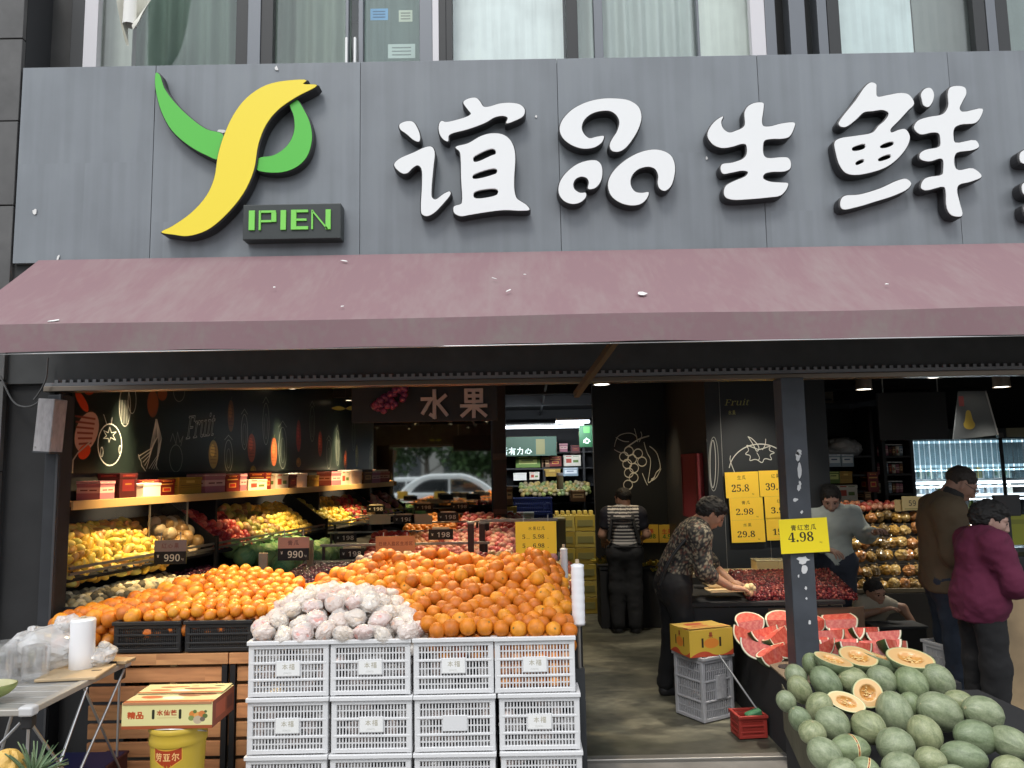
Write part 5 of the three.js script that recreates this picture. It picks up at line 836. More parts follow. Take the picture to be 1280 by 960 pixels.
// ---------------------------------------------------------------- rolls of plastic bags
function bagRoll(label, px, py0, py1, d, r, foot) {
  const a = P(px, py0, d), b = P(px, py1, d), h = a.y - b.y, t = thing('bag_roll', label, 'bag roll', V3(b.x, 0, -d));
  const prof = []; for (let i = 0; i <= 24; i++) prof.push(new THREE.Vector2(r * (1 + 0.025 * Math.sin(i * 1.9) + 0.02 * rnd()), b.y + (h * i) / 24)); prof.unshift(new THREE.Vector2(0.012, b.y)); prof.push(new THREE.Vector2(r * 0.6, a.y + 0.006), new THREE.Vector2(0.012, a.y + 0.008));
  mesh('roll', ni(new THREE.LatheGeometry(prof, 30)), phys([0.76, 0.76, 0.78], 0.35, { clearcoat: 0.4 }), t);
  mesh('core', at(ni(new THREE.CylinderGeometry(0.011, 0.011, h + 0.04, 12)), 0, (a.y + b.y) / 2 + 0.01, 0), M.card, t);
  mesh('rod', at(ni(new THREE.CylinderGeometry(0.009, 0.009, b.y - foot, 12)), 0, (b.y + foot) / 2, 0), M.dullSteel, t);
  mesh('stand', join([at(bx(0.05, foot, 0.05), 0, foot / 2, 0), at(bx(0.2, 0.02, 0.2), 0, 0.01, 0)]), M.darkGrey, t);
}
bagRoll('white roll of plastic bags on a rod at the right end of the oranges', 723.5, 706, 781, 4.42, 0.036, P(723, 835, 4.42).y);
bagRoll('short roll of plastic bags standing farther back beside the yellow boxes', 705.5, 686, 722, 5.55, 0.026, 0.5);
// ---------------------------------------------------------------- folding table at the left
{
  const t = thing('folding_table', 'grey slatted aluminium folding table with crossed legs at the left edge', 'table', V3(-2.21, 0, -4.08)), y = 0.695;
  // local: right edge at x = 0, length to the left, front at z = .46, back at z = -.44
  for (let i = 0; i < 9; i++) mesh('slat', at(rb(0.95, 0.012, 0.094, 0.004), -0.515, y - 0.004, 0.4 - i * 0.0975), std([0.42, 0.42, 0.41], 0.45, { metalness: 0.5, map: softMottle }), t);
  mesh('edge_rail', join([at(rb(0.045, 0.03, 0.86, 0.006), -0.02, y - 0.008, 0.01)]), std([0.4, 0.38, 0.34], 0.5, { metalness: 0.4 }), t);
  mesh('edge_rail', at(rb(0.95, 0.03, 0.03, 0.006), -0.52, y - 0.008, 0.455), std([0.4, 0.38, 0.34], 0.5, { metalness: 0.4 }), t);
  for (const z of [0.44, -0.42]) mesh('corner_cap', at(rb(0.07, 0.045, 0.06, 0.012), -0.022, y - 0.006, z), std([0.5, 0.5, 0.5], 0.5), t);
  mesh('corner_joint', join([at(rb(0.05, 0.06, 0.05, 0.01), -0.03, y - 0.06, 0.42), at(rb(0.05, 0.06, 0.05, 0.01), -0.03, y - 0.06, -0.4)]), M.black, t);
  const tb = (a, b) => mesh('leg', bar(V3(...a), V3(...b), 0.014, 0.014, true), M.steel, t);
  tb([-0.03, y - 0.05, 0.42], [-0.03, 0, 0.42]); tb([-0.03, y - 0.05, -0.4], [-0.03, 0, -0.4]);
  tb([-0.01, y - 0.08, 0.42], [0.0, 0.03, -0.1]); tb([-0.008, y - 0.03, -0.02], [-0.01, 0.0, 0.46]); tb([-0.01, y - 0.03, 0.0], [0.0, 0.1, -0.4]); tb([0.004, y - 0.03, -0.38], [0.0, 0.25, 0.05]);
  tb([-0.06, y - 0.06, 0.43], [-0.62, 0.05, 0.42]); tb([-0.62, y - 0.03, 0.44], [-0.06, 0.05, 0.43]); tb([-0.12, y - 0.03, 0.4], [-0.3, 0.05, 0.35]);
  // boards, jars, bags on it
  const bd = thing('cutting_board', 'thin light wooden board lying on the folding table', 'board', V3(-2.34, y + 0.014, -4.22), 0.12); mesh('board', muv(rb(0.3, 0.016, 0.28, 0.005)), M.wood, bd).material = std([0.5, 0.37, 0.22], 0.7, { map: softMottle }); mesh('grip_hole', at(rb(0.05, 0.002, 0.016, 0.0008), 0.1, 0.0085, 0), M.black, bd);
  const bd2 = thing('cutting_board', 'small dark edged wooden board at the far corner of the folding table', 'board', V3(-2.27, y + 0.02, -4.45), -0.1); mesh('board', muv(rb(0.22, 0.02, 0.1, 0.005)), std([0.46, 0.33, 0.19], 0.7, { map: softMottle }), bd2); mesh('dark_edge', at(rb(0.12, 0.022, 0.01, 0.003), 0.0, 0.0, 0.056), M.black, bd2);
  const jar = (x, z, r, h, l) => { const q = thing('clear_tub', l, 'tub', V3(x, y + 0.004, z)); const pf = [[0.01, 0], [r * 0.96, 0.002], [r, 0.02], [r, h * 0.82], [r * 1.02, h * 0.86], [r * 0.98, h], [r * 0.95, h], [r * 0.96, 0.02]].map((a) => new THREE.Vector2(...a)); mesh('tub_wall', ni(new THREE.LatheGeometry(pf, 32)), M.clear, q); for (let k = 0; k < 2; k++) mesh('nested_tub', ni(new THREE.LatheGeometry(pf.map((v) => v.clone().multiply(new THREE.Vector2(0.93 - k * 0.05, 0.95)).add(new THREE.Vector2(0, 0.01))), 28)), phys([0.98, 0.98, 0.98], 0.1, { transmission: 0.97, thickness: 0 }), q); };
  jar(-2.63, -4.02, 0.072, 0.175, 'clear plastic tub nearest the front on the folding table'); jar(-2.72, -4.2, 0.072, 0.18, 'clear plastic tub behind the nearest one'); jar(-2.5, -4.12, 0.066, 0.175, 'clear plastic tub right next to the white roll');
  const film = phys([0.82, 0.82, 0.82], 0.25, { transmission: 0.55, thickness: 0, side: THREE.DoubleSide });
  const bag = (x, z, s, l, k) => { const q = thing('plastic_bag', l, 'bag', V3(x, y + s * 0.72, z)); const m = mesh('film', foamG[k], film, q); m.scale.set(s, s * 0.85, s); const n = mesh('knot', foamG[(k + 2) % 5], film, q); n.scale.setScalar(s * 0.35); n.position.set(s * 0.3, s * 0.7, 0); };
  bag(-2.3, -4.36, 0.085, 'crumpled clear plastic bag on the far corner of the folding table', 3); bag(-2.54, -4.36, 0.17, 'large cloudy plastic bag behind the clear tubs', 1); bag(-2.72, -4.4, 0.13, 'cloudy plastic bag at the back left of the folding table', 2);
  const rl = thing('film_roll', 'upright white roll of plastic film on the folding table', 'roll', V3(-2.36, y, -4.3)); const pf = [[0.01, 0], [0.062, 0], [0.064, 0.1], [0.062, 0.2], [0.064, 0.27], [0.058, 0.28], [0.014, 0.282]].map((a) => new THREE.Vector2(...a)); mesh('roll', ni(new THREE.LatheGeometry(pf, 32)), phys([0.8, 0.8, 0.82], 0.3, { clearcoat: 0.5 }), rl); mesh('core', at(ni(new THREE.CylinderGeometry(0.014, 0.014, 0.3, 14)), 0, 0.142, 0), M.card, rl);
  // melon pieces under film
  const mp = (x, z, l, s, turn) => { const q = thing('melon_piece', l, 'melon piece', V3(x, y + 0.008, z), turn); const g = new THREE.SphereGeometry(0.11 * s, 30, 16, 0, Math.PI * 2, Math.PI / 2, Math.PI / 2); g.scale(1.35, 0.62, 0.8); g.translate(0, 0.07 * s, 0); mesh('rind', g, std([0.3, 0.36, 0.12], 0.5, { map: softMottle, side: THREE.DoubleSide }), q); const f = new THREE.CircleGeometry(0.108 * s, 30).rotateX(-Math.PI / 2); f.scale(1.34, 1, 0.79); f.translate(0, 0.0705 * s, 0); mesh('flesh', f, phys([0.62, 0.6, 0.3], 0.35, { clearcoat: 0.8 }), q); };
  mp(-2.53, -3.72, 'film wrapped pale green melon half on the folding table', 1.15, 0.25); mp(-2.74, -3.66, 'yellow green melon piece cut off by the left picture edge', 1.2, -0.3);
}
// ---------------------------------------------------------------- carton on a yellow bucket
function lined(w, h, f, key) { return ctex(w, h, f); }
{
  const d = 4.02, a = P(153, 872, d), b = P(265, 909, d), w = b.x - a.x, h = P(210, 878, d).y - P(210, 911, d).y, yb = P(210, 911, d).y, dep = 0.3;
  const front = std([1, 1, 1], 0.6, { map: ctex(560, 180, (g) => { g.fillStyle = '#d9cf92'; g.fillRect(0, 0, 560, 180); g.fillStyle = '#9a4a22'; g.fillRect(0, 158, 560, 22); g.fillStyle = '#b5481a'; hanzi(g, '精品', 34, 62, 48, 0.17, 1.1); g.fillStyle = '#a3431c'; hanzi(g, '水仙芒', 216, 52, 38, 0.17, 1.12); g.fillStyle = '#b99a5a'; g.fillRect(220, 104, 120, 3); g.fillStyle = '#23240f'; for (const x of [186, 352]) { g.beginPath(); g.roundRect(x, 48, 17, 66, 8); g.fill(); } for (const [x, y, r, c] of [[440, 84, 24, '#cf7f36'], [470, 92, 24, '#d89a50'], [496, 82, 22, '#c9773a'], [430, 110, 18, '#7c8a4a'], [515, 96, 16, '#5a6a34'], [470, 122, 28, '#b7a58a'], [500, 118, 16, '#6d5f50'], [452, 66, 12, '#5e6e34'], [518, 66, 9, '#4c5a30']]) { g.fillStyle = c; g.beginPath(); g.arc(x, y, r, 0, 7); g.fill(); } }) });
  const topM = std([1, 1, 1], 0.6, { map: ctex(512, 340, (g) => { g.fillStyle = '#c3bb8a'; g.fillRect(0, 0, 512, 340); g.fillStyle = '#a05428'; g.fillRect(0, 296, 512, 44); for (const [x, y, r, c] of [[150, 120, 44, '#9c5a34'], [220, 110, 40, '#b06a3c'], [330, 190, 60, '#8c5a3c'], [410, 180, 52, '#94684a'], [300, 90, 20, '#46522c'], [450, 90, 26, '#3f4a2a'], [120, 230, 50, '#b5603a'], [250, 250, 50, '#d9d0bd']]) { g.fillStyle = c; g.beginPath(); g.ellipse(x, y, r * 1.3, r * 0.6, 0.1, 0, 7); g.fill(); } }) });
  const sideM = std([1, 1, 1], 0.6, { map: ctex(256, 160, (g) => { g.fillStyle = '#7c3a22'; g.fillRect(0, 0, 256, 160); g.fillStyle = '#9c4a30'; g.fillRect(40, 30, 110, 90); g.fillStyle = '#5c2a1a'; g.fillRect(170, 40, 70, 80); }) });
  const t = thing('fruit_carton', 'yellow printed fruit carton with brown edge resting on the yellow bucket', 'carton', V3((a.x + b.x) / 2, yb, -d - dep / 2));
  mesh('carton', at(new THREE.BoxGeometry(w, h, dep), 0, h / 2, 0), [sideM, sideM, topM, M.card, front, sideM], t);
  mesh('lid_flap', at(rb(w * 0.98, 0.004, dep * 0.5, 0.001).rotateX(0.03), 0, h + 0.008, -dep * 0.22), std([0.5, 0.46, 0.27], 0.7), t).material = topM;
  mesh('lid_edge', at(rb(w * 0.985, 0.012, 0.004, 0.001), 0, h - 0.004, dep / 2 + 0.002), std([0.42, 0.2, 0.09], 0.7), t);
  const bk = thing('plastic_bucket', 'yellow plastic bucket with red brand panel under the carton', 'bucket', V3(X(221, 930, 4.12), -0.02, -4.14)), hb = yb + 0.018, R = 0.137;
  const prof = [[0.01, 0.004], [R * 0.84, 0.004], [R * 0.86, 0.02], [R * 0.98, hb - 0.09], [R * 1.03, hb - 0.088], [R * 1.03, hb - 0.06], [R, hb - 0.058], [R * 1.01, hb - 0.03], [R * 1.05, hb - 0.026], [R * 1.05, hb - 0.004], [R * 0.95, hb - 0.003], [R * 0.9, hb - 0.02], [0.01, hb - 0.02]].map((v) => new THREE.Vector2(...v));
  mesh('pail', ni(new THREE.LatheGeometry(prof, 44)), std([0.52, 0.36, 0.035], 0.4), bk);
  const lg = new THREE.CylinderGeometry(R * 0.985, R * 0.93, 0.14, 30, 1, true, -0.62, 1.24).translate(0, hb - 0.135, 0); lg.scale(1.012, 1, 1.012);
  mesh('brand_panel', ni(lg), std([1, 1, 1], 0.4, { transparent: true, alphaTest: 0.5, side: THREE.DoubleSide, map: ctex(360, 280, (g) => { g.clearRect(0, 0, 360, 280); g.fillStyle = '#d9a53a'; g.beginPath(); g.moveTo(20, 40); g.quadraticCurveTo(180, 84, 340, 36); g.lineTo(344, 170); g.lineTo(180, 262); g.lineTo(20, 176); g.fill(); g.fillStyle = '#a63a18'; g.beginPath(); g.moveTo(30, 52); g.quadraticCurveTo(180, 96, 330, 48); g.lineTo(334, 164); g.lineTo(180, 246); g.lineTo(30, 168); g.fill(); g.fillStyle = '#e8b878'; hanzi(g, '劳亚尔', 40, 92, 84, 0.12, 1.12); }) }), bk);
  const hd = new THREE.TorusGeometry(R * 1.04, 0.004, 8, 40, Math.PI).rotateX(Math.PI * 0.62).rotateZ(Math.PI).translate(0, hb - 0.05, 0); mesh('wire_handle', ni(hd), M.steel, bk);
}
{ // dark blue box under the table
  const t = thing('storage_box', 'dark blue plastic box on the ground behind the folding table legs', 'box', V3(X(92, 950, 4.35), -0.02, -4.42)); mesh('tub', at(rb(0.34, 0.2, 0.26, 0.015), 0, 0.1, 0), std([0.018, 0.022, 0.09], 0.45), t); mesh('rim', at(rb(0.36, 0.02, 0.28, 0.008), 0, 0.2, 0), std([0.02, 0.025, 0.1], 0.45), t);
  const u = thing('storage_box', 'dark maroon crate on the ground right of the dark blue box', 'box', V3(X(122, 950, 4.4), -0.02, -4.46)); mesh('tub', at(rb(0.12, 0.2, 0.24, 0.01), 0.02, 0.1, 0), std([0.06, 0.015, 0.02], 0.5), u); mesh('rim', at(rb(0.13, 0.016, 0.25, 0.006), 0.02, 0.2, 0), std([0.07, 0.02, 0.024], 0.5), u);
}
// ---------------------------------------------------------------- pineapple at the bottom left
{
  const st = thing('low_table', 'low table just below the picture edge carrying the pineapple', 'table', V3(-2.05, 0.06, -3.15)); mesh('top', muv(at(rb(0.7, 0.02, 0.4, 0.005), 0, 0.41, 0)), M.wood, st); for (const [x, z] of [[-0.3, 0.16], [0.3, 0.16], [-0.3, -0.16], [0.3, -0.16]]) mesh('leg', at(rb(0.03, 0.42, 0.03), x, 0.19, z), M.dullSteel, st);
  const p = P(18, 950, 3.2), t = thing('peeled_pineapple', 'peeled yellow pineapple with green crown at the bottom left corner', 'pineapple', V3(p.x - 0.03, 0.48, -3.2));
  const g = new THREE.IcosahedronGeometry(0.075, 6), q = g.attributes.position; for (let i = 0; i < q.count; i++) { const v = V3(q.getX(i), q.getY(i), q.getZ(i)), a = Math.atan2(v.z, v.x), k = 1 - 0.09 * Math.max(0, Math.sin(a * 5 + v.y * 90)) - 0.05 * fbm(v.x * 60, v.y * 60, v.z * 60, 2); q.setXYZ(i, v.x * k, v.y * 1.25 * k, v.z * k); } g.computeVertexNormals();
  paint(ni(g), () => [1, 1, 1]); mesh('flesh', g, std([0.7, 0.43, 0.1], 0.5, { map: softMottle }), t).position.set(0, 0.1, 0);
  const t2 = thing('peeled_pineapple', 'second peeled pineapple half hidden at the very left edge', 'pineapple', V3(p.x - 0.13, 0.48, -3.14)); mesh('flesh', g, std([0.72, 0.47, 0.13], 0.5, { map: softMottle }), t2).position.set(0, 0.075, 0); t2.children[0].rotation.z = 1.3; mesh('stub', at(ni(new THREE.CylinderGeometry(0.02, 0.025, 0.03, 12)), 0.02, 0.02, 0.05), M.card, t2);
  const L = [];
  for (let i = 0; i < 60; i++) { const k = i / 60, lg = new THREE.PlaneGeometry(0.024 * (1 - 0.3 * k), 0.15 * rr(0.75, 1.1), 2, 6), pp = lg.attributes.position; for (let j = 0; j < pp.count; j++) { const y = (pp.getY(j) + 0.075) / 0.15; pp.setXYZ(j, pp.getX(j) * (1 - y * 0.92), pp.getY(j) + 0.075, Math.abs(pp.getX(j)) * 0.6 - 0.05 * y * y * (1.4 - k)); } lg.computeVertexNormals(); lg.rotateX(-0.25 - 0.95 * (1 - k)); lg.rotateY(i * 2.4); lg.translate(0, 0.03 * k, 0); L.push(lg); }
  L.forEach((lg, i) => { const m = mesh('crown_leaf', lg, leafM(i), t); m.position.set(0.1, 0.06, 0.03); m.rotation.z = -0.55; });
  function leafM(i) { return (leafM.c ||= [0, 1, 2].map((k) => std([0.12 + 0.05 * k, 0.2 + 0.05 * k, 0.1 + 0.03 * k], 0.55, { side: THREE.DoubleSide })))[i % 3]; }
}
// ---------------------------------------------------------------- green melons on a sloping stand
const rindTex = dtex(512, 256, (u, v) => { const a = fbm(u * 26, v * 8, 2, 4, 0), net = Math.pow(1 - Math.abs(fbm(u * 46, v * 22, 7, 4, 0) - 0.5) * 2, 7), sp = fbm(u * 90, v * 50, 3, 2, 0); let c = mix([0.15, 0.188, 0.098], [0.262, 0.3, 0.178], clamp((a - 0.25) * 1.9, 0, 1)); c = mix(c, [0.37, 0.385, 0.27], 0.3 * net); return c.map((x) => x * (0.85 + 0.3 * sp)); });
const rindM = [[1, 1, 1], [0.9, 0.95, 0.85], [1.12, 1.06, 0.95], [0.78, 0.84, 0.8]].map((c) => std(c, 0.45, { map: rindTex, bumpMap: fineBump, bumpScale: 0.0005 }));
{
  const melonG = [0, 1, 2].map((s) => { const g = new THREE.SphereGeometry(1, 40, 28), p = g.attributes.position; for (let i = 0; i < p.count; i++) { const y = p.getY(i), a = Math.atan2(p.getZ(i), p.getX(i)), k = 1 + 0.012 * Math.cos(a * 10 + s) * (1 - y * y) + 0.05 * (fbm(p.getX(i) + s * 4, y, p.getZ(i), 2) - 0.5); p.setXYZ(i, p.getX(i) * k * (1 - 0.06 * y * (s - 1)), y * k, p.getZ(i) * k * (1 - 0.06 * y * (s - 1))); } g.computeVertexNormals(); return g; });
  const stem = ni(new THREE.CylinderGeometry(0.035, 0.06, 0.05, 10)), ring = ni(new THREE.TorusGeometry(0.09, 0.014, 8, 16)).rotateX(Math.PI / 2), sm = std([0.42, 0.38, 0.22], 0.9);
  const depthAt = (zy) => 3.34 + ((640 - zy) / 440) * 0.84;
  const melons = [[225, 125, 62, 48, 60, 'dark green melon at the back left corner of the pile, touching the post'], [140, 180, 56, 48, 62, 'brownish tipped melon leaning out at the left edge near the post'], [160, 250, 74, 52, 60, 'long melon on the left side below the brownish tipped one'], [92, 308, 54, 44, 58, 'yellowish end melon at the far left rim of the pile'], [290, 215, 82, 64, 55, 'oval melon in the back row just right of the post'], [425, 205, 74, 62, 20, 'melon behind the upright cut half in the back row'], [565, 202, 74, 66, 50, 'round melon in the middle of the back row'], [715, 220, 80, 72, 60, 'melon fourth from the left in the back row'], [850, 206, 88, 70, 45, 'large melon at the right end of the back row'], [255, 335, 70, 58, 120, 'melon left of the small melon wedge'], [322, 420, 80, 74, 40, 'round melon in the third row at the left'], [160, 396, 66, 50, 58, 'melon in shade on the left flank of the pile'], [500, 435, 82, 74, 35, 'dark round melon with a stem scar facing the viewer'], [632, 362, 94, 78, 80, 'tall light green melon right of the cut half'], [712, 328, 62, 52, 80, 'melon tucked behind the tall light green one'], [860, 360, 116, 84, 25, 'longest melon lying across the right middle of the pile'], [955, 312, 68, 54, 10, 'melon behind the longest one at the right'], [1072, 365, 102, 76, 20, 'big melon on the right flank of the pile'], [1036, 486, 108, 76, 15, 'second big melon on the right, one row lower'], [784, 470, 84, 74, 70, 'round light melon in the middle below the longest one'], [640, 530, 86, 82, 0, 'roundest melon low in the middle of the pile'], [412, 545, 100, 64, 5, 'melon with a ribbed red and gold paper band'], [284, 575, 84, 72, 45, 'bright melon low at the left front'], [222, 462, 54, 62, 90, 'small brownish melon low on the left flank'], [1205, 512, 94, 72, 40, 'rightmost melon with a pale stem scar'], [980, 585, 100, 68, 8, 'long melon lying low at the right front'], [815, 606, 74, 64, 10, 'small grey green melon low in the front, right of centre'], [664, 648, 88, 76, 0, 'melon cut by the bottom picture edge under the roundest one'], [490, 648, 62, 54, 20, 'melon at the bottom edge below the banded one'], [372, 660, 72, 62, 0, 'melon at the bottom edge below the bright one'], [1208, 650, 84, 64, 10, 'melon at the bottom edge in the right corner'], [930, 700, 84, 66, 0, 'melon below the picture edge at the right'], [560, 720, 80, 70, 0, 'melon below the picture edge in the middle']];
  melons.forEach(([zx, zy, a, b, ang, l], i) => {
    const d = depthAt(zy), p = P(960 + zx / 4, 800 + zy / 4, d), k = (1 / 4 / 960) * d * 1.03, t = thing('green_melon', l, 'melon', p);
    const body = new THREE.Group(); const m = mesh('rind', melonG[i % 3], rindM[[1, 0, 2, 0, 3, 2, 0][i % 7]], t); m.scale.set(b * k, a * k, b * k);
    // the long axis lies along the given angle on the heap, tipped a little towards the street
    const dir = V3(Math.cos(ang * Math.PI / 180), -Math.sin(ang * Math.PI / 180), i % 3 === 1 ? 0.35 : -0.25).normalize(); if (i % 2) dir.negate();
    if (/stem scar/.test(l)) dir.set(0.35, -0.15, 0.9).normalize();
    const q = new THREE.Quaternion().setFromUnitVectors(V3(0, 1, 0), dir); m.quaternion.copy(q);
    const s = mesh('stem_scar', join([stem.clone(), ring.clone()]), sm, t); s.quaternion.copy(q); s.position.copy(dir).multiplyScalar(a * k * 0.995); s.scale.setScalar(b * k);
    if (/band/.test(l)) { const g = ni(new THREE.CylinderGeometry(1.012, 1.012, 0.22, 36, 1, true)); const bm = mesh('paper_band', g, std([1, 1, 1], 0.5, { side: THREE.DoubleSide, map: ctex(256, 64, (c) => { c.fillStyle = '#d9cf9a'; c.fillRect(0, 0, 256, 64); c.fillStyle = '#8e3f26'; c.fillRect(0, 14, 256, 36); c.fillStyle = '#c9a04a'; for (let x = 0; x < 256; x += 16) c.fillRect(x, 24, 8, 14); }) }), t); bm.scale.set(b * k, b * k, b * k); bm.quaternion.copy(q); }
  });
  // stand below
  const t = thing('melon_stand', 'black sloping stand under the pile of green melons', 'stand', V3(0, 0, 0));
  const yb = P(1100, 850, 4.25).y - 0.13, yf = P(1100, 960, 3.35).y - 0.16;
  const hexa = (q) => { const g = new THREE.BufferGeometry(), f = [[0, 1, 2, 3], [7, 6, 5, 4], [0, 4, 5, 1], [1, 5, 6, 2], [2, 6, 7, 3], [3, 7, 4, 0]], pos = [], uv = []; for (const [i, j, k, l] of f) for (const v of [i, j, k, i, k, l]) { pos.push(...q[v]); uv.push(q[v][0] + q[v][2], q[v][1] + q[v][2]); } g.setAttribute('position', new THREE.Float32BufferAttribute(pos, 3)); g.setAttribute('uv', new THREE.Float32BufferAttribute(uv, 2)); g.computeVertexNormals(); return g; };
  mesh('body', hexa([[1.3, yf, -3.2], [2.95, yf, -3.2], [2.6, yb, -4.5], [1.5, yb, -4.5], [1.3, 0, -3.2], [2.95, 0, -3.2], [2.6, 0, -4.5], [1.5, 0, -4.5]]), M.blackMat, t);
  mesh('side_net', hexa([[1.292, yf + 0.05, -3.2], [1.298, yf + 0.05, -3.2], [1.498, yb + 0.05, -4.5], [1.492, yb + 0.05, -4.5], [1.292, yf - 0.2, -3.2], [1.298, yf - 0.2, -3.2], [1.498, yb - 0.2, -4.5], [1.492, yb - 0.2, -4.5]]), std([0.11, 0.1, 0.06], 0.9, { map: softMottle, bumpMap: fineBump, bumpScale: 0.002 }), t);
  mesh('front_rim', at(bx(1.65, 0.09, 0.02), 2.125, yf + 0.0, -3.185), std([0.03, 0.03, 0.03], 0.6), t);
  // cut halves
  const lat = (R, D) => { const pr = []; for (let i = 0; i <= 16; i++) { const f = i / 16; pr.push(new THREE.Vector2(R * f, f < 0.52 ? -D * Math.sqrt(Math.max(0, 1 - Math.pow(f / 0.52, 2))) : 0)); } const g = ni(new THREE.LatheGeometry(pr, 36)); return paint(g, (x, y, z) => { const f = Math.hypot(x, z) / R; return f > 0.97 ? [0.25, 0.3, 0.12] : f > 0.88 ? [0.68, 0.62, 0.33] : f < 0.5 ? [0.6, 0.29, 0.075] : [0.74, 0.46, 0.2]; }); };
  const fl = lat(1, 0.24), hs = new THREE.SphereGeometry(1, 40, 16, 0, Math.PI * 2, Math.PI / 2, Math.PI / 2), fM = new THREE.MeshPhysicalMaterial({ vertexColors: true, roughness: 0.4, clearcoat: 0.6, clearcoatRoughness: 0.15, side: THREE.DoubleSide }), seedM = std([0.72, 0.5, 0.2], 0.6);
  const seeds = join(Array.from({ length: 26 }, () => { const a = rr(0, 6.28), r = rr(0, 0.4); return at(new THREE.IcosahedronGeometry(0.05, 1).scale(1.4, 0.6, 0.8), Math.cos(a) * r, -0.15 + rr(-0.05, 0.05), Math.sin(a) * r); }));
  const half = (px, py, d, rx, rz, h, turn, tx, tz, l) => { const q = thing('cut_melon', l, 'melon half', P(px, py, d), turn); q.rotation.order = 'YXZ'; q.rotation.x = tx; q.rotation.z = tz; for (const [n, g, m] of [['flesh', fl, fM], ['rind', hs, rindM[3]], ['seed', seeds, seedM]]) { const o = mesh(n, g, m, q); o.scale.set(rx, h, rz); } };
  half(1042, 824, 4.22, 0.075, 0.1, 0.075, 1.1, 0.25, 0.1, 'narrow cut melon half leaning on the left in the back row');
  half(1073, 820, 4.3, 0.1, 0.1, 0.09, 0.5, 0.32, 0.1, 'cut melon half showing yellow seeds behind the back row');
  half(1102, 821, 4.34, 0.08, 0.13, 0.09, 0.9, 0.22, -0.15, 'long cut melon half between the seedy one and the wide one');
  half(1138, 822, 4.25, 0.12, 0.1, 0.085, -0.35, 0.3, -0.12, 'wide cut melon half at the right end behind the back row');
  half(1085, 866, 3.95, 0.075, 0.07, 0.1, 0.12, 1.25, 0.12, 'upright cut melon half facing the street in the middle of the pile');
  half(1058, 877, 3.92, 0.09, 0.05, 0.07, -0.55, 0.75, -0.35, 'melon wedge lying left of the upright cut half');
}
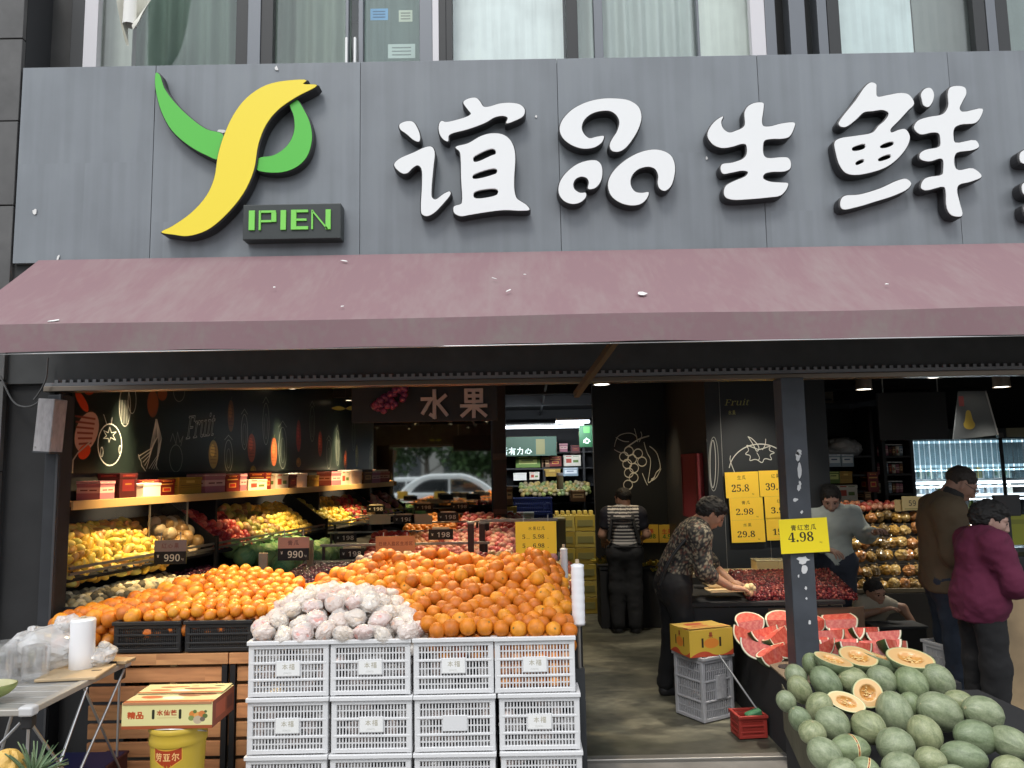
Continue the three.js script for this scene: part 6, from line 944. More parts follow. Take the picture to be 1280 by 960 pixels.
// ---------------------------------------------------------------- watermelons on the low table
{
  const t = thing('low_table', 'low black table with a sloping top under the cut watermelons', 'table', V3(0, 0, 0));
  const yB = P(960, 785, 5.85).y - 0.05, yF = P(985, 850, 4.75).y - 0.02, s = new THREE.Shape(); s.moveTo(-5.9, 0); s.lineTo(-4.7, 0); s.lineTo(-4.7, yF); s.lineTo(-5.9, yB);
  mesh('body', (() => { const g = ni(new THREE.ExtrudeGeometry(s, { depth: 1.0, bevelEnabled: false })); g.rotateY(-Math.PI / 2); return g.translate(1.62 + 1.0, 0, 0); })(), M.blackMat, t);
  const nrm = V3(0, 1, (yB - yF) / 1.2).normalize(), on = (x, d, e = 0) => V3(x, lerp(yF, yB, (d - 4.7) / 1.2) + e, -d);
  mesh('tray_strip', (() => { const g = rb(0.17, 0.012, 1.15, 0.003); g.rotateX(Math.atan2(yB - yF, 1.2)); return g.translate(1.7, (yF + yB) / 2 + 0.008, -5.3); })(), std([0.16, 0.115, 0.07], 0.7, { map: softMottle }), t);
  for (let i = 0; i < 6; i++) { const g = ni(new THREE.CylinderGeometry(0.05, 0.05, 0.012, 20)); g.scale(1.2, 1, 1); const m = mesh('tray_pocket', g, M.black, t); m.position.copy(on(1.71, 4.85 + i * 0.17, 0.012)); m.rotation.x = Math.atan2(yB - yF, 1.2); }
  const wedge = (A) => { // ridge along x, flat faces at angles ±A/2 under it
    const R = 1, n = 26, face = (r0, r1, ang) => { const pos = [], idx = []; for (let i = 0; i <= n; i++) { const a = Math.PI * i / n; for (const r of [r0, r1]) pos.push(Math.cos(a) * r * 1.12, -Math.sin(a) * r * Math.cos(ang), Math.sin(a) * r * Math.sin(ang)); } for (let i = 0; i < n; i++) { const k = i * 2; idx.push(k, k + 1, k + 2, k + 1, k + 3, k + 2); } const g = new THREE.BufferGeometry(); g.setAttribute('position', new THREE.Float32BufferAttribute(pos, 3)); g.setAttribute('uv', new THREE.Float32BufferAttribute(new Float32Array(pos.length / 3 * 2), 2)); g.setIndex(idx); g.computeVertexNormals(); return g; };
    const out = () => { const pos = [], idx = [], m = 14; for (let i = 0; i <= n; i++) for (let j = 0; j <= m; j++) { const a = Math.PI * i / n, b = lerp(-A / 2, A / 2, j / m); pos.push(Math.cos(a) * R * 1.12, -Math.sin(a) * R * Math.cos(b), Math.sin(a) * R * Math.sin(b)); } for (let i = 0; i < n; i++) for (let j = 0; j < m; j++) { const k = i * (m + 1) + j; idx.push(k, k + 1, k + m + 1, k + 1, k + m + 2, k + m + 1); } const g = new THREE.BufferGeometry(); g.setAttribute('position', new THREE.Float32BufferAttribute(pos, 3)); g.setAttribute('uv', new THREE.Float32BufferAttribute(pos.filter((_, i) => i % 3 < 2), 2)); g.setIndex(idx); g.computeVertexNormals(); return g; };
    return { flesh: join([face(0, 0.88, A / 2), face(0, 0.88, -A / 2)]), pith: join([face(0.88, 0.965, A / 2), face(0.88, 0.965, -A / 2)]), rind: join([face(0.965, 1, A / 2), face(0.965, 1, -A / 2), out()]) };
  };
  const fleshT = dtex(256, 256, (u, v) => { const a = fbm(u * 3, v * 3, 3, 2, 3); return mix([0.58, 0.075, 0.05], [0.76, 0.25, 0.16], clamp((a - 0.25) * 2, 0, 1)); });
  const W1 = wedge(1.5), W2 = wedge(2.3), W3 = wedge(1.15), fm = phys([1, 1, 1], 0.45, { map: fleshT, clearcoat: 1, clearcoatRoughness: 0.08, side: THREE.DoubleSide }), pm = phys([0.78, 0.72, 0.55], 0.4, { clearcoat: 0.9, clearcoatRoughness: 0.12, side: THREE.DoubleSide }), gm = std([0.05, 0.1, 0.03], 0.4, { side: THREE.DoubleSide, map: softMottle });
  for (const q of [W1, W2, W3]) muv(q.flesh, 2);
  const piece = (px, py, d, r0, turn, tilt, roll, w, l) => { const r = r0 * 0.8; const p = P(px, py, d), q = thing('watermelon_piece', l, 'watermelon piece', p, turn); q.rotation.order = 'YXZ'; q.rotation.x = tilt; q.rotation.z = roll; for (const [n, m] of [['flesh', fm], ['pith', pm], ['rind', gm]]) mesh(n, w[n], m, q).scale.setScalar(r); };
  const list = [[938, 776, 5.75, 0.13, 0.3, 0.9, 0.1, W2, 'flat watermelon half at the back left corner of the table'], [978, 775, 5.8, 0.14, -0.1, 0.95, 0, W2, 'disc shaped watermelon half at the back, left of the post'], [1050, 774, 5.85, 0.15, 0.0, 0.85, 0.05, W2, 'thin watermelon half at the back, right of the post'], [1022, 776, 5.8, 0.1, 0.6, 0.9, 0, W2, 'small watermelon piece at the back right beside the post'],
    [938, 789, 5.5, 0.15, -0.9, 0.35, -0.25, W1, 'watermelon wedge at the left edge of the table'], [955, 785, 5.5, 0.14, 0.5, 0.4, 0.1, W1, 'watermelon wedge second from the left in the back'], [972, 790, 5.4, 0.15, 0.9, 0.35, 0.2, W1, 'glossy watermelon wedge left of the post'], [948, 803, 5.25, 0.14, -0.7, 0.5, -0.2, W1, 'watermelon wedge in the left front with bright shine'], [966, 812, 5.12, 0.14, 0.75, 0.55, 0.3, W1, 'lowest watermelon wedge left of the post, tip down'], [986, 803, 5.15, 0.13, 0.2, 0.5, 0.5, W3, 'thin watermelon wedge right against the left side of the post'],
    [1034, 788, 5.55, 0.15, 0.2, 0.5, 0, W1, 'watermelon wedge right of the post in the back row'], [1058, 785, 5.6, 0.14, -0.5, 0.45, 0.1, W1, 'watermelon wedge in the back row, middle right'], [1082, 784, 5.6, 0.15, 0.4, 0.4, -0.1, W1, 'watermelon wedge in the back row, third right of the post'], [1104, 789, 5.5, 0.13, -0.3, 0.5, 0.15, W1, 'watermelon wedge at the right of the back row'], [1030, 803, 5.2, 0.12, 0.6, 0.5, 0.2, W3, 'pale watermelon wedge just right of the post in front'], [1048, 799, 5.3, 0.14, -0.3, 0.5, 0.1, W1, 'watermelon wedge in the right front, first row'], [1070, 803, 5.2, 0.15, 0.25, 0.5, -0.15, W1, 'watermelon wedge in the right front, in the middle'], [1098, 800, 5.25, 0.16, -0.4, 0.5, 0.15, W1, 'broad watermelon wedge near the right end'], [1120, 800, 5.2, 0.15, 0.5, 0.45, -0.2, W1, 'watermelon wedge at the far right end of the table'], [1016, 795, 5.4, 0.12, -0.6, 0.5, 0, W1, 'watermelon wedge half hidden by the right edge of the post']];
  for (const a of list) piece(...a);
}
// ---------------------------------------------------------------- cherry table, trays
{
  const yT = 0.72, t = thing('cherry_table', 'dark table with brown cloth front carrying cherries and trays', 'table', V3(2.05, 0, -6.35));
  mesh('top', at(rb(1.22, 0.03, 0.9), -0.19, yT - 0.015, 0), M.blackMat, t); mesh('skirt', at(bx(1.18, yT - 0.04, 0.02), -0.19, (yT - 0.04) / 2, 0.42), M.blackMat, t); mesh('brown_panel', at(rb(0.72, 0.2, 0.01), 0.2, yT - 0.15, 0.436), std([0.1, 0.06, 0.035], 0.7), t);
  mesh('side_skirt', at(bx(0.02, yT - 0.04, 0.82), -0.77, (yT - 0.04) / 2, 0), M.blackMat, t);
  const Q = (x0, x1, d0, d1, h0, h1) => [V3(x0, h0, -d0), V3(x1, h0, -d0), V3(x1, h1, -d1), V3(x0, h1, -d1)];
  heap('cherry_heap', 'dark red glossy cherries spread on the table behind the post', 'cherries', Q(1.76, 2.6, 5.96, 6.5, yT + 0.02, yT + 0.15), 0.0115, [[0.1, 0.005, 0.009], [0.17, 0.011, 0.013], [0.05, 0.003, 0.006], [0.28, 0.05, 0.04]], { rough: 0.16, layers: 3, gap: 1.7, bulge: 0.03 });
  const tray = (px, py, d, w, l) => { const q = thing('foam_tray', l, 'tray', P(px, py, d)); mesh('tray', rb(w, 0.11, 0.16, 0.01), std([0.66, 0.48, 0.2], 0.5), q); mesh('film_lid', at(rb(w * 1.02, 0.006, 0.165, 0.002), 0, 0.058, 0), phys([0.8, 0.7, 0.4], 0.15, { clearcoat: 1 }), q); };
  tray(956, 708, 6.65, 0.19, 'yellow packed tray behind the cherries at the left'); tray(979, 708, 6.66, 0.18, 'yellow packed tray behind the cherries, nearest the post');
  const fl = thing('paper_tray', 'long pale cardboard strip along the back of the cherry table', 'tray', P(910, 718, 6.62)); mesh('strip', rb(0.62, 0.03, 0.1, 0.004), std([0.6, 0.48, 0.28], 0.8), fl); mesh('fold', at(rb(0.62, 0.04, 0.004, 0.001), 0, 0.02, -0.05), std([0.6, 0.48, 0.28], 0.8), fl);
  for (const [px, py, d, l] of [[902, 731, 6.15, 'upper pale wooden tray under the hands'], [905, 738, 6.02, 'lower pale wooden tray nearest the street']]) { const q = thing('paper_tray', l, 'tray', P(px, py, d), 0.1); mesh('base', rb(0.26, 0.012, 0.14, 0.003), std([0.62, 0.46, 0.24], 0.8), q); mesh('rim', join([at(bx(0.26, 0.02, 0.005), 0, 0.008, 0.07), at(bx(0.26, 0.02, 0.005), 0, 0.008, -0.07)]), std([0.68, 0.52, 0.3], 0.8), q); }
  const bg = thing('fruit_bag', 'small clear bag of cream coloured fruit in front of the cherries', 'bag', P(937, 736, 5.95)); for (let i = 0; i < 9; i++) { const m = mesh('fruit', new THREE.IcosahedronGeometry(0.022, 2), std([0.74, 0.58, 0.3], 0.5), bg); m.position.set(rr(-0.035, 0.035), rr(-0.035, 0.035), rr(-0.03, 0.03)); } const bm = mesh('film', foamG[2], M.clear, bg); bm.scale.setScalar(0.066);
}
// ---------------------------------------------------------------- inner walls with chalk drawings
function chalkWall(d, x0, x1, y1, base, draw) {
  const w = 1024, h = Math.round((1024 * y1) / (x1 - x0)) > 2048 ? 2048 : Math.round((1024 * y1) / (x1 - x0));
  return ctex(w, h, (g) => {
    g.fillStyle = base; g.fillRect(0, 0, w, h);
    const Q = (px, py) => { const p = P(px, py, d); return [((p.x - x0) / (x1 - x0)) * w, (1 - p.y / y1) * h]; };
    const line = (pts, lw = 2, c = '#c9c7ba') => { const q = pts.split('|').map((s) => Q(...s.split(',').map(Number))); g.beginPath(); g.moveTo(...q[0]); for (let i = 1; i < q.length - 1; i++) { const m = [(q[i][0] + q[i + 1][0]) / 2, (q[i][1] + q[i + 1][1]) / 2]; g.quadraticCurveTo(...q[i], ...m); } g.lineTo(...q[q.length - 1]); g.lineWidth = lw; g.lineCap = 'round'; g.strokeStyle = c; g.stroke(); };
    const ring = (x, y, rx, ry = rx, lw = 2, a0 = 0, a1 = 6.3, c) => { let s = []; for (let i = 0; i <= 20; i++) { const a = a0 + ((a1 - a0) * i) / 20; s.push((x + Math.cos(a) * rx).toFixed(2) + ',' + (y + Math.sin(a) * ry).toFixed(2)); } line(s.join('|'), lw, c); };
    draw({ g, Q, line, ring, w, h });
  });
}
{
  const gx0 = 0.93, gx1 = 1.78, t = thing('chalk_wall', 'dark wall with a chalk drawing of grapes beside the aisle', 'wall', V3((gx0 + gx1) / 2, 0, -8.95));
  mesh('wall_panel', at(bx(gx1 - gx0, 2.92, 0.1), 0, 1.46, 0), shellMat, t);
  const tx = chalkWall(8.9, gx0, gx1, 2.9, '#17191a', ({ line, ring }) => {
    for (const [x, y] of [[786, 564], [797.5, 567], [790, 574], [802.5, 577], [784, 580], [792.5, 585], [786, 591], [792, 597], [785, 606], [780, 571]]) ring(x, y, 5.6, 5.8, 9);
    line('782,560|792,553|800,548|811,545', 12); line('797,552|795,543|793,536', 8); line('799,552|803,545|801,540', 8);
    line('768,558|770,547|778,542|790,541|796,546', 8); line('770,547|778,552|786,552', 7); line('768,562|774,566|782,566', 7, '#a59a9a');
    line('805,553|808,566|814,574|812,590|809,606|818,597', 9); line('812,558|820,563|824,575|826,586|820,590|818,597|814,599', 9); line('803,592|806,600|809,606', 8); line('826,586|822,596|815,601', 7);
  });
  mesh('print', at(new THREE.PlaneGeometry(gx1 - gx0, 2.9), 0, 1.45, 0.053), std([1, 1, 1], 0.45, { map: tx }), t);
  mesh('joint', at(bx(0.004, 2.3, 0.004), X(846, 600, 8.9) - (gx0 + gx1) / 2, 1.3, 0.055), M.dullSteel, t);
  const cx0 = 1.76, cx1 = 2.86, c = thing('chalk_column', 'dark square column with a chalk tomato and yellow price sheets', 'column', V3((cx0 + cx1) / 2, 0, -8.0));
  mesh('column_core', at(bx(cx1 - cx0, 2.92, 2.0), 0, 1.46, 0), std([0.02, 0.021, 0.022], 0.6), c);
  const tx2 = chalkWall(7.0, cx0, cx1, 2.9, '#1d2022', ({ g, Q, line, ring }) => {
    ring(950, 590, 39, 35, 7, 3.3, 6.1); line('918,590|912,576|913,570', 6);
    line('935,546|942,556|946,566|950,559|940,548|935,546', 6); line('957,549|957,556|953,562', 6);
    line('948,562|938,558|932,556|937,563|930,568|939,569|936,577|945,573|953,580|955,572|966,576|961,568|970,566|960,563|964,557|953,561|948,562', 6); line('946,566|950,572|948,575', 5);
    ring(891, 580, 3.5, 30, 5); ring(892, 580, 6, 34, 5, 0, 6.3, '#9a998e'); line('868,566|876,548|882,545|884,553|878,560|880,566', 5); line('880,548|878,538|881,546', 5);
    const [x, y] = Q(905, 507), [x2] = Q(932, 507); g.fillStyle = '#8f8c4a'; g.save(); g.translate(x, y); g.scale((x2 - x) / 112, 1.0); g.font = 'italic 54px serif'; g.fillText('Fruit', 0, 0); g.restore(); const [hx, hy] = Q(910, 513); hanzi(g, '水果', hx, hy, 30, 0.12);
  });
  mesh('print', at(new THREE.PlaneGeometry(cx1 - cx0, 2.9), 0, 1.45, 1.0025), std([1, 1, 1], 0.5, { map: tx2 }), c);
  mesh('joint', join([at(bx(0.004, 2.9, 0.004), X(904, 600, 7) - (cx0 + cx1) / 2, 1.45, 1.005), at(bx(0.004, 0.9, 0.004), X(966, 730, 7) - (cx0 + cx1) / 2, 0.8, 1.005)]), M.dullSteel, c);
  const rp = thing('fire_cabinet', 'narrow dark red cabinet on the side of the chalk column', 'cabinet', V3(cx0 - 0.03, 1.55, -7.5)); mesh('cabinet', rb(0.06, 0.62, 0.7, 0.008), std([0.17, 0.012, 0.015], 0.6), rp); mesh('door_frame', join([at(bx(0.006, 0.56, 0.03), -0.032, 0, 0.3), at(bx(0.006, 0.56, 0.03), -0.032, 0, -0.3)]), std([0.1, 0.01, 0.01], 0.5), rp);
  // door post of the aisle and ceiling parts
  const k = thing('aisle_post', 'dark square post between the mirror and the grocery aisle', 'post', V3(X(625, 600, 10), 0, -10)); mesh('post', at(rb(0.17, 2.9, 0.17), 0, 1.45, 0), std([0.03, 0.024, 0.022], 0.5), k); mesh('band', join([at(rb(0.174, 0.08, 0.174), 0, 1.9, 0), at(rb(0.174, 0.06, 0.174), 0, 1.2, 0)]), std([0.1, 0.07, 0.05], 0.4), k);
}
// banana table under the grape wall
{
  const t = thing('banana_shelf', 'black covered shelf along the grape wall holding bananas', 'shelf', V3(1.35, 0, -8.72)); mesh('body', at(rb(0.85, 0.62, 0.3), 0, 0.31, 0), M.blackMat, t); mesh('ledge', at(rb(0.86, 0.03, 0.32), 0, 0.64, 0), M.black, t);
  const bm = [[0.42, 0.3, 0.03], [0.3, 0.3, 0.06], [0.45, 0.33, 0.05]].map((c) => std(c, 0.55));
  const ban = (k) => { const c = new THREE.CatmullRomCurve3([V3(-0.08, 0.02, 0), V3(-0.04, -0.012, 0), V3(0.03, -0.016, 0), V3(0.085, 0.03, 0)]), g = new THREE.TubeGeometry(c, 12, 0.017, 8), p = g.attributes.position; for (let i = 0; i < p.count; i++) { const u = Math.floor(i / 9) / 12, s = 0.35 + 0.65 * Math.sin(Math.PI * clamp(u, 0.08, 0.92)), q = c.getPoint(u); p.setXYZ(i, q.x + (p.getX(i) - q.x) * s, q.y + (p.getY(i) - q.y) * s, q.z + (p.getZ(i) - q.z) * s); } g.computeVertexNormals(); return ni(g); }, bg = ban(0);
  for (const [px, py, l] of [[752, 700, 'hand of bananas left of the striped back'], [808, 705, 'hand of bananas right of the striped back'], [822, 712, 'hand of bananas between the striped back and the blouse'], [836, 703, 'hand of greenish bananas next to the blouse']]) { const q = thing('banana_bunch', l, 'bananas', P(px, py, 8.62), rr(-0.5, 0.5)); for (let i = 0; i < 6; i++) { const m = mesh('banana', bg, bm[i % 3], q); m.rotation.set(1.2 + rr(-0.2, 0.2), i * 0.22 - 0.5, 1.2); m.position.set(i * 0.03 - 0.07, 0, rr(-0.02, 0.02)); m.scale.setScalar(1.15); } }
}
// ---------------------------------------------------------------- grocery aisle in the distance
{
  const d = 14.2, x0 = X(632, 600, d), x1 = X(742, 600, d), t = thing('grocery_shelf', 'distant grocery shelves with bright boxes at the end of the aisle', 'shelf', V3((x0 + x1) / 2, 0, -d));
  mesh('back_panel', at(bx(x1 - x0 + 0.6, 2.6, 0.04), 0, 1.3, -0.25), M.blackMat, t);
  for (const y of [0.75, 1.1, 1.42, 1.73, 2.02]) mesh('shelf_board', at(rb(x1 - x0 + 0.5, 0.03, 0.4), 0, y, -0.02), M.black, t);
  for (const x of [-0.82, -0.1, 0.62]) mesh('upright', at(bx(0.04, 2.1, 0.42), x, 1.05, -0.01), M.black, t);
  const gs = [['green', 660, 578, 30, 13, 'lime green boxes on the distant shelf'], ['brown', 682, 578, 10, 12, 'olive box beside the lime boxes on the distant shelf'], ['red', 694, 577, 15, 12, 'red box on the upper distant shelf'], ['white', 715, 576, 21, 13, 'cream printed box at the right of the upper distant shelf'], ['plain', 650, 596, 16, 9, 'lit white box on the lower distant shelf'], ['white', 668, 595, 12, 9, 'white and red box on the lower distant shelf'], ['yellow', 690, 591, 20, 9, 'yellow box on the lower distant shelf'], ['blue', 713, 590, 18, 10, 'white box with blue print at the right of the lower distant shelf'], ['brown', 690, 560, 12, 14, 'brown box on the top distant shelf'], ['pink', 704, 560, 10, 10, 'pink box on the top distant shelf'], ['darkred', 719, 562, 12, 10, 'dark box at the right of the top distant shelf']];
  for (const [k, px, py, w, h, l] of gs) giftBox((w / 960) * d, (h / 960) * d, 0.2, k, P(px, py + h / 2, d - 0.1), 0, l);
  heap('packet_heap', 'mixed small packets heaped below the distant shelves', 'packets', [V3(0.1, 1.32, -13.6), V3(1.35, 1.3, -13.6), V3(1.35, 1.46, -14), V3(0.1, 1.46, -14)], 0.045, [[0.3, 0.33, 0.1], [0.35, 0.28, 0.15], [0.2, 0.25, 0.1], [0.4, 0.3, 0.1]], { geo: bumpyG });
  const sg = sign2('aisle_sign', 'dark green aisle sign with white characters over the distant shelves', 'sign', P(655, 558, 13.6), 1.15, 0.34, 512, 150, (g) => { g.fillStyle = '#1a4430'; g.fillRect(340, 0, 172, 150); g.fillStyle = '#6d6a3a'; g.fillRect(350, 20, 70, 120); g.fillStyle = '#dfeee4'; hanzi(g, '生活有力心', 6, 82, 58, 0.12, 1.1); }, { back: '#0f3d24' });
  sign2('aisle_sign', 'small green aisle sign cut off by the dark grape wall', 'sign', P(733, 545, 11.6), 0.22, 0.33, 96, 140, (g) => { g.fillStyle = '#3f8a3a'; g.fillRect(30, 10, 40, 40); g.fillStyle = '#dfeee4'; hanzi(g, '心', 26, 74, 48, 0.14); }, { back: '#124d2a' });
  // blue basket stack
  const b = thing('basket_stack', 'stack of dark blue shopping baskets in the distant aisle', 'baskets', P(666, 640, 12.4).setY(0.3)); const [bb, bs] = crateGeo(0.62, 0.24, 0.4, 16, 3), bmx = std([0.012, 0.02, 0.09], 0.4); for (let k = 0; k < 4; k++) { const q = new THREE.Group(); q.name = 'basket'; b.add(q); q.position.y = k * 0.245; mesh('frame', bb, bmx, q); mesh('slats', bs, bmx, q).userData.kind = 'stuff'; } mesh('pallet', at(rb(0.7, 0.3, 0.5), 0, -0.15, 0), M.black, b);
  for (const [px, py, w, h, k, l] of [[637, 620, 8, 22, 'brown', 'tall tan carton beside the blue baskets'], [640, 644, 12, 20, 'yellow', 'cream carton low in the distant aisle'], [655, 647, 24, 12, 'white', 'wide lit carton below the blue baskets'], [722, 620, 18, 13, 'brown', 'tan carton on the distant right shelf']]) giftBox((w / 960) * 11.6, (h / 960) * 11.6, 0.3, k, P(px, py + h / 2, 11.6), 0, l);
  for (const [px, py, l] of [[637, 651, 'clear jar with pale lid in the distant aisle'], [700, 603, 'bottle on the distant right shelf']]) { const q = thing('glass_jar', l, 'jar', P(px, py, 11.4)); mesh('jar', ni(new THREE.CylinderGeometry(0.05, 0.05, 0.2, 16)), std([0.5, 0.4, 0.2], 0.2), q); mesh('lid', at(ni(new THREE.CylinderGeometry(0.052, 0.052, 0.04, 16)), 0, 0.12, 0), M.white, q); }
  // yellow box display by the aisle corner
  const yb = thing('carton_display', 'waist high block of yellow cartons at the corner of the aisle', 'display', V3(X(717, 650, 9.6), 0, -9.6)), W0 = (50 / 960) * 9.6, ty = P(717, 643, 9.6).y, ym = [[0.5, 0.36, 0.05], [0.42, 0.29, 0.04], [0.55, 0.42, 0.09]].map((c) => std(c, 0.55)); const n = 6, hh = ty / n;
  for (let k = 0; k < n; k++) for (let i = 0; i < 2; i++) { mesh('carton', at(rb(W0 / 2 - 0.004, hh - 0.006, 0.34), (i - 0.5) * W0 / 2, hh * (k + 0.5), 0), ym[(k + i) % 3], yb); mesh('label', at(bx(W0 / 2 - 0.06, hh * 0.4, 0.004), (i - 0.5) * W0 / 2, hh * (k + 0.5), 0.172), std([0.28, 0.25, 0.08], 0.5), yb); }
  for (let i = 0; i < 7; i++) mesh('top_packet', at(rb(0.05, 0.05, 0.12, 0.01), -W0 / 2 + 0.04 + i * 0.07, ty + 0.025, 0.05), ym[2], yb);
  const sb = thing('shaded_carton_side', 'darker side of the yellow cartons, its shade put into the colour', 'cabinet', V3(X(700, 650, 8.9), 0, -9)); mesh('body', at(rb(0.12, 1.15, 0.3), 0, 0.575, 0), std([0.1, 0.08, 0.025], 0.6), sb); mesh('top', at(rb(0.13, 0.02, 0.31), 0, 1.16, 0), std([0.3, 0.25, 0.1], 0.5), sb);  // stands for the darker carton side, shade put into its dark olive
}
// ---------------------------------------------------------------- right interior
{
  const sh = (x0, x1, d, ys, label) => { const t = thing('goods_shelf', label, 'shelf', V3((x0 + x1) / 2, 0, -d)), w = x1 - x0; mesh('back_panel', at(bx(w, 2.4, 0.03), 0, 1.2, -0.22), M.blackMat, t); for (const y of ys) mesh('shelf_board', at(rb(w, 0.025, 0.4), 0, y, 0), M.black, t); for (const x of [-w / 2, w / 2]) mesh('upright', at(bx(0.04, 2.4, 0.42), x, 1.2, 0), M.darkGrey, t); return t; };
  const d1 = 9.2, yOf = (py, d) => P(1060, py, d).y, a1 = X(1008, 600, d1), b1 = X(1083, 600, d1), a2 = X(1097, 600, d1), b2 = X(1131, 600, d1);
  sh(a1, b1, d1, [571, 594, 614, 640].map((p) => yOf(p, d1)), 'black goods shelf with big packs right of the steel post'); sh(a2, b2, d1, [550, 572, 594, 618, 640].map((p) => yOf(p, d1)), 'narrow black goods shelf with red packets left of the cooler');
  const goods = [['white', 1039, 576, 15, 15, 'blue', 'white pack with black print, left on the goods shelf'], ['white', 1055, 576, 15, 15, 'blue', 'white pack with black print, right on the goods shelf'], ['x', 1038, 597, 15, 14, 'green', 'yellow green pack, left on the goods shelf'], ['x', 1053, 597, 15, 14, 'yellow', 'yellow green pack, right on the goods shelf'], ['x', 1055, 616, 24, 18, 'white', 'white pack of bottles above the head of the standing woman'], ['x', 1062, 633, 26, 14, 'blue', 'pale blue pack of drinks on the lowest goods shelf'], ['x', 1016, 596, 9, 18, 'red', 'red pack next to the steel post'], ['x', 1017, 575, 9, 14, 'darkred', 'dark pack next to the steel post'], ['x', 1087, 603, 13, 24, 'red', 'tall red bucket-like pack between the two goods shelves'], ['x', 1080, 620, 8, 10, 'brown', 'brown pack below the tall red one']];
  const bl = { blue: '#c3c8ca' };
  for (const [, px, py, w, h, k, l] of goods) giftBox((w / 960) * d1, (h / 960) * d1, 0.22, k, P(px, py + h / 2, d1 - 0.12), 0, l);
  for (let r = 0; r < 4; r++) for (let i = 0; i < 7; i++) { const py = [549, 571, 593, 617][r], px = 1099 + i * 4.6, k = pick(['red', 'darkred', 'pink', 'brown', 'blue', 'white']), p = P(px, py, d1 - 0.1), q = thing('snack_packet', `${{ red: 'red', darkred: 'dark red', pink: 'pink', brown: 'brown', blue: 'pale blue', white: 'cream' }[k]} packet, ${['first', 'second', 'third', 'fourth', 'fifth', 'sixth', 'seventh'][i]} from left, ${['top', 'second', 'third', 'lowest'][r]} row of the narrow goods shelf`, 'packet', p); mesh('pouch', at(rb(0.04, rr(0.1, 0.14), 0.03, 0.008), 0, 0.065, 0), printMat(k, ...prints[k]), q); mesh('seal', at(bx(0.04, 0.012, 0.006), 0, 0.142, 0), M.dullSteel, q); }
  for (const [px, py, s, l] of [[1052, 560, 0.2, 'large white plastic sack on top of the goods shelf'], [1030, 566, 0.08, 'small white plastic bag beside the large sack'], [1014, 566, 0.05, 'small red bag on the shelf beside the steel post']]) { const q = thing('plastic_sack', l, 'sack', P(px, py, d1)); const m = mesh('sack', foamG[s > 0.1 ? 1 : 3], std(s < 0.06 ? [0.3, 0.03, 0.02] : [0.4, 0.4, 0.4], 0.6), q); m.scale.set(s * 1.2, s * 0.75, s); const k = mesh('knot', foamG[2], std(s < 0.06 ? [0.3, 0.03, 0.02] : [0.4, 0.4, 0.4], 0.6), q); k.scale.setScalar(s * 0.25); k.position.set(s * 0.7, s * 0.3, 0); }
  // open cooler with strip curtain
  const d2 = 10.2, c0 = X(1131, 600, d2), c1 = X(1300, 600, d2), w = c1 - c0, yT = yOf(549, d2), yB = 0.6, t = thing('cooler', 'tall lit cooler with clear strip curtain at the right back', 'cooler', V3((c0 + c1) / 2, 0, -d2));
  mesh('body', join([at(bx(w, 2.1, 0.05), 0, 1.05, -0.6), at(bx(0.05, 2.1, 0.6), -w / 2, 1.05, -0.3), at(bx(0.05, 2.1, 0.6), w / 2, 1.05, -0.3), at(bx(w, yB, 0.6), 0, yB / 2, -0.3)]), std([0.6, 0.63, 0.65], 0.5), t);
  mesh('header', at(rb(w, 0.14, 0.66), 0, yT + 0.04, -0.28), std([0.07, 0.075, 0.075], 0.5), t); mesh('header_light_panel', at(rb(w * 0.24, 0.12, 0.01), w * 0.38, yT + 0.05, 0.06), std([0.5, 0.45, 0.3], 0.5), t);
  for (const py of [585, 606, 622]) { const y = yOf(py, d2); mesh('cooler_shelf', at(rb(w - 0.06, 0.02, 0.4), 0, y - 0.06, -0.36), M.white, t); mesh('light_strip', at(rb(w - 0.1, 0.035, 0.03), 0, y, -0.12), glow([0.75, 0.9, 1], py === 606 ? 2.2 : 1.1), t); const r = new THREE.RectAreaLight(C(0.75, 0.9, 1), 14, w - 0.1, 0.04); r.name = 'cooler_light'; r.position.set((c0 + c1) / 2, y - 0.03, -d2 - 0.14); r.lookAt((c0 + c1) / 2, y - 1, -d2 - 0.5); scene.add(r); }
  mesh('light_strip', at(rb(w - 0.1, 0.03, 0.03), 0, yT - 0.06, -0.1), glow([0.75, 0.9, 1], 1.1), t); { const r = new THREE.RectAreaLight(C(0.75, 0.9, 1), 9, w - 0.1, 0.05); r.name = 'cooler_light'; r.position.set((c0 + c1) / 2, yT - 0.09, -d2 - 0.12); r.lookAt((c0 + c1) / 2, yT - 1, -d2 - 0.45); scene.add(r); }
  const strip = phys([0.6, 0.72, 0.76], 0.25, { transmission: 0.8, thickness: 0 });
  for (let i = 0; i < 26; i++) mesh('curtain_strip', at(rb(w / 26 - 0.012, yT - yOf(600, d2) + rr(-0.02, 0.02), 0.004, 0.001), -w / 2 + (w * (i + 0.5)) / 26, (yT - 0.02 + yOf(600, d2)) / 2, 0.02 + (i % 2) * 0.008), strip, t);
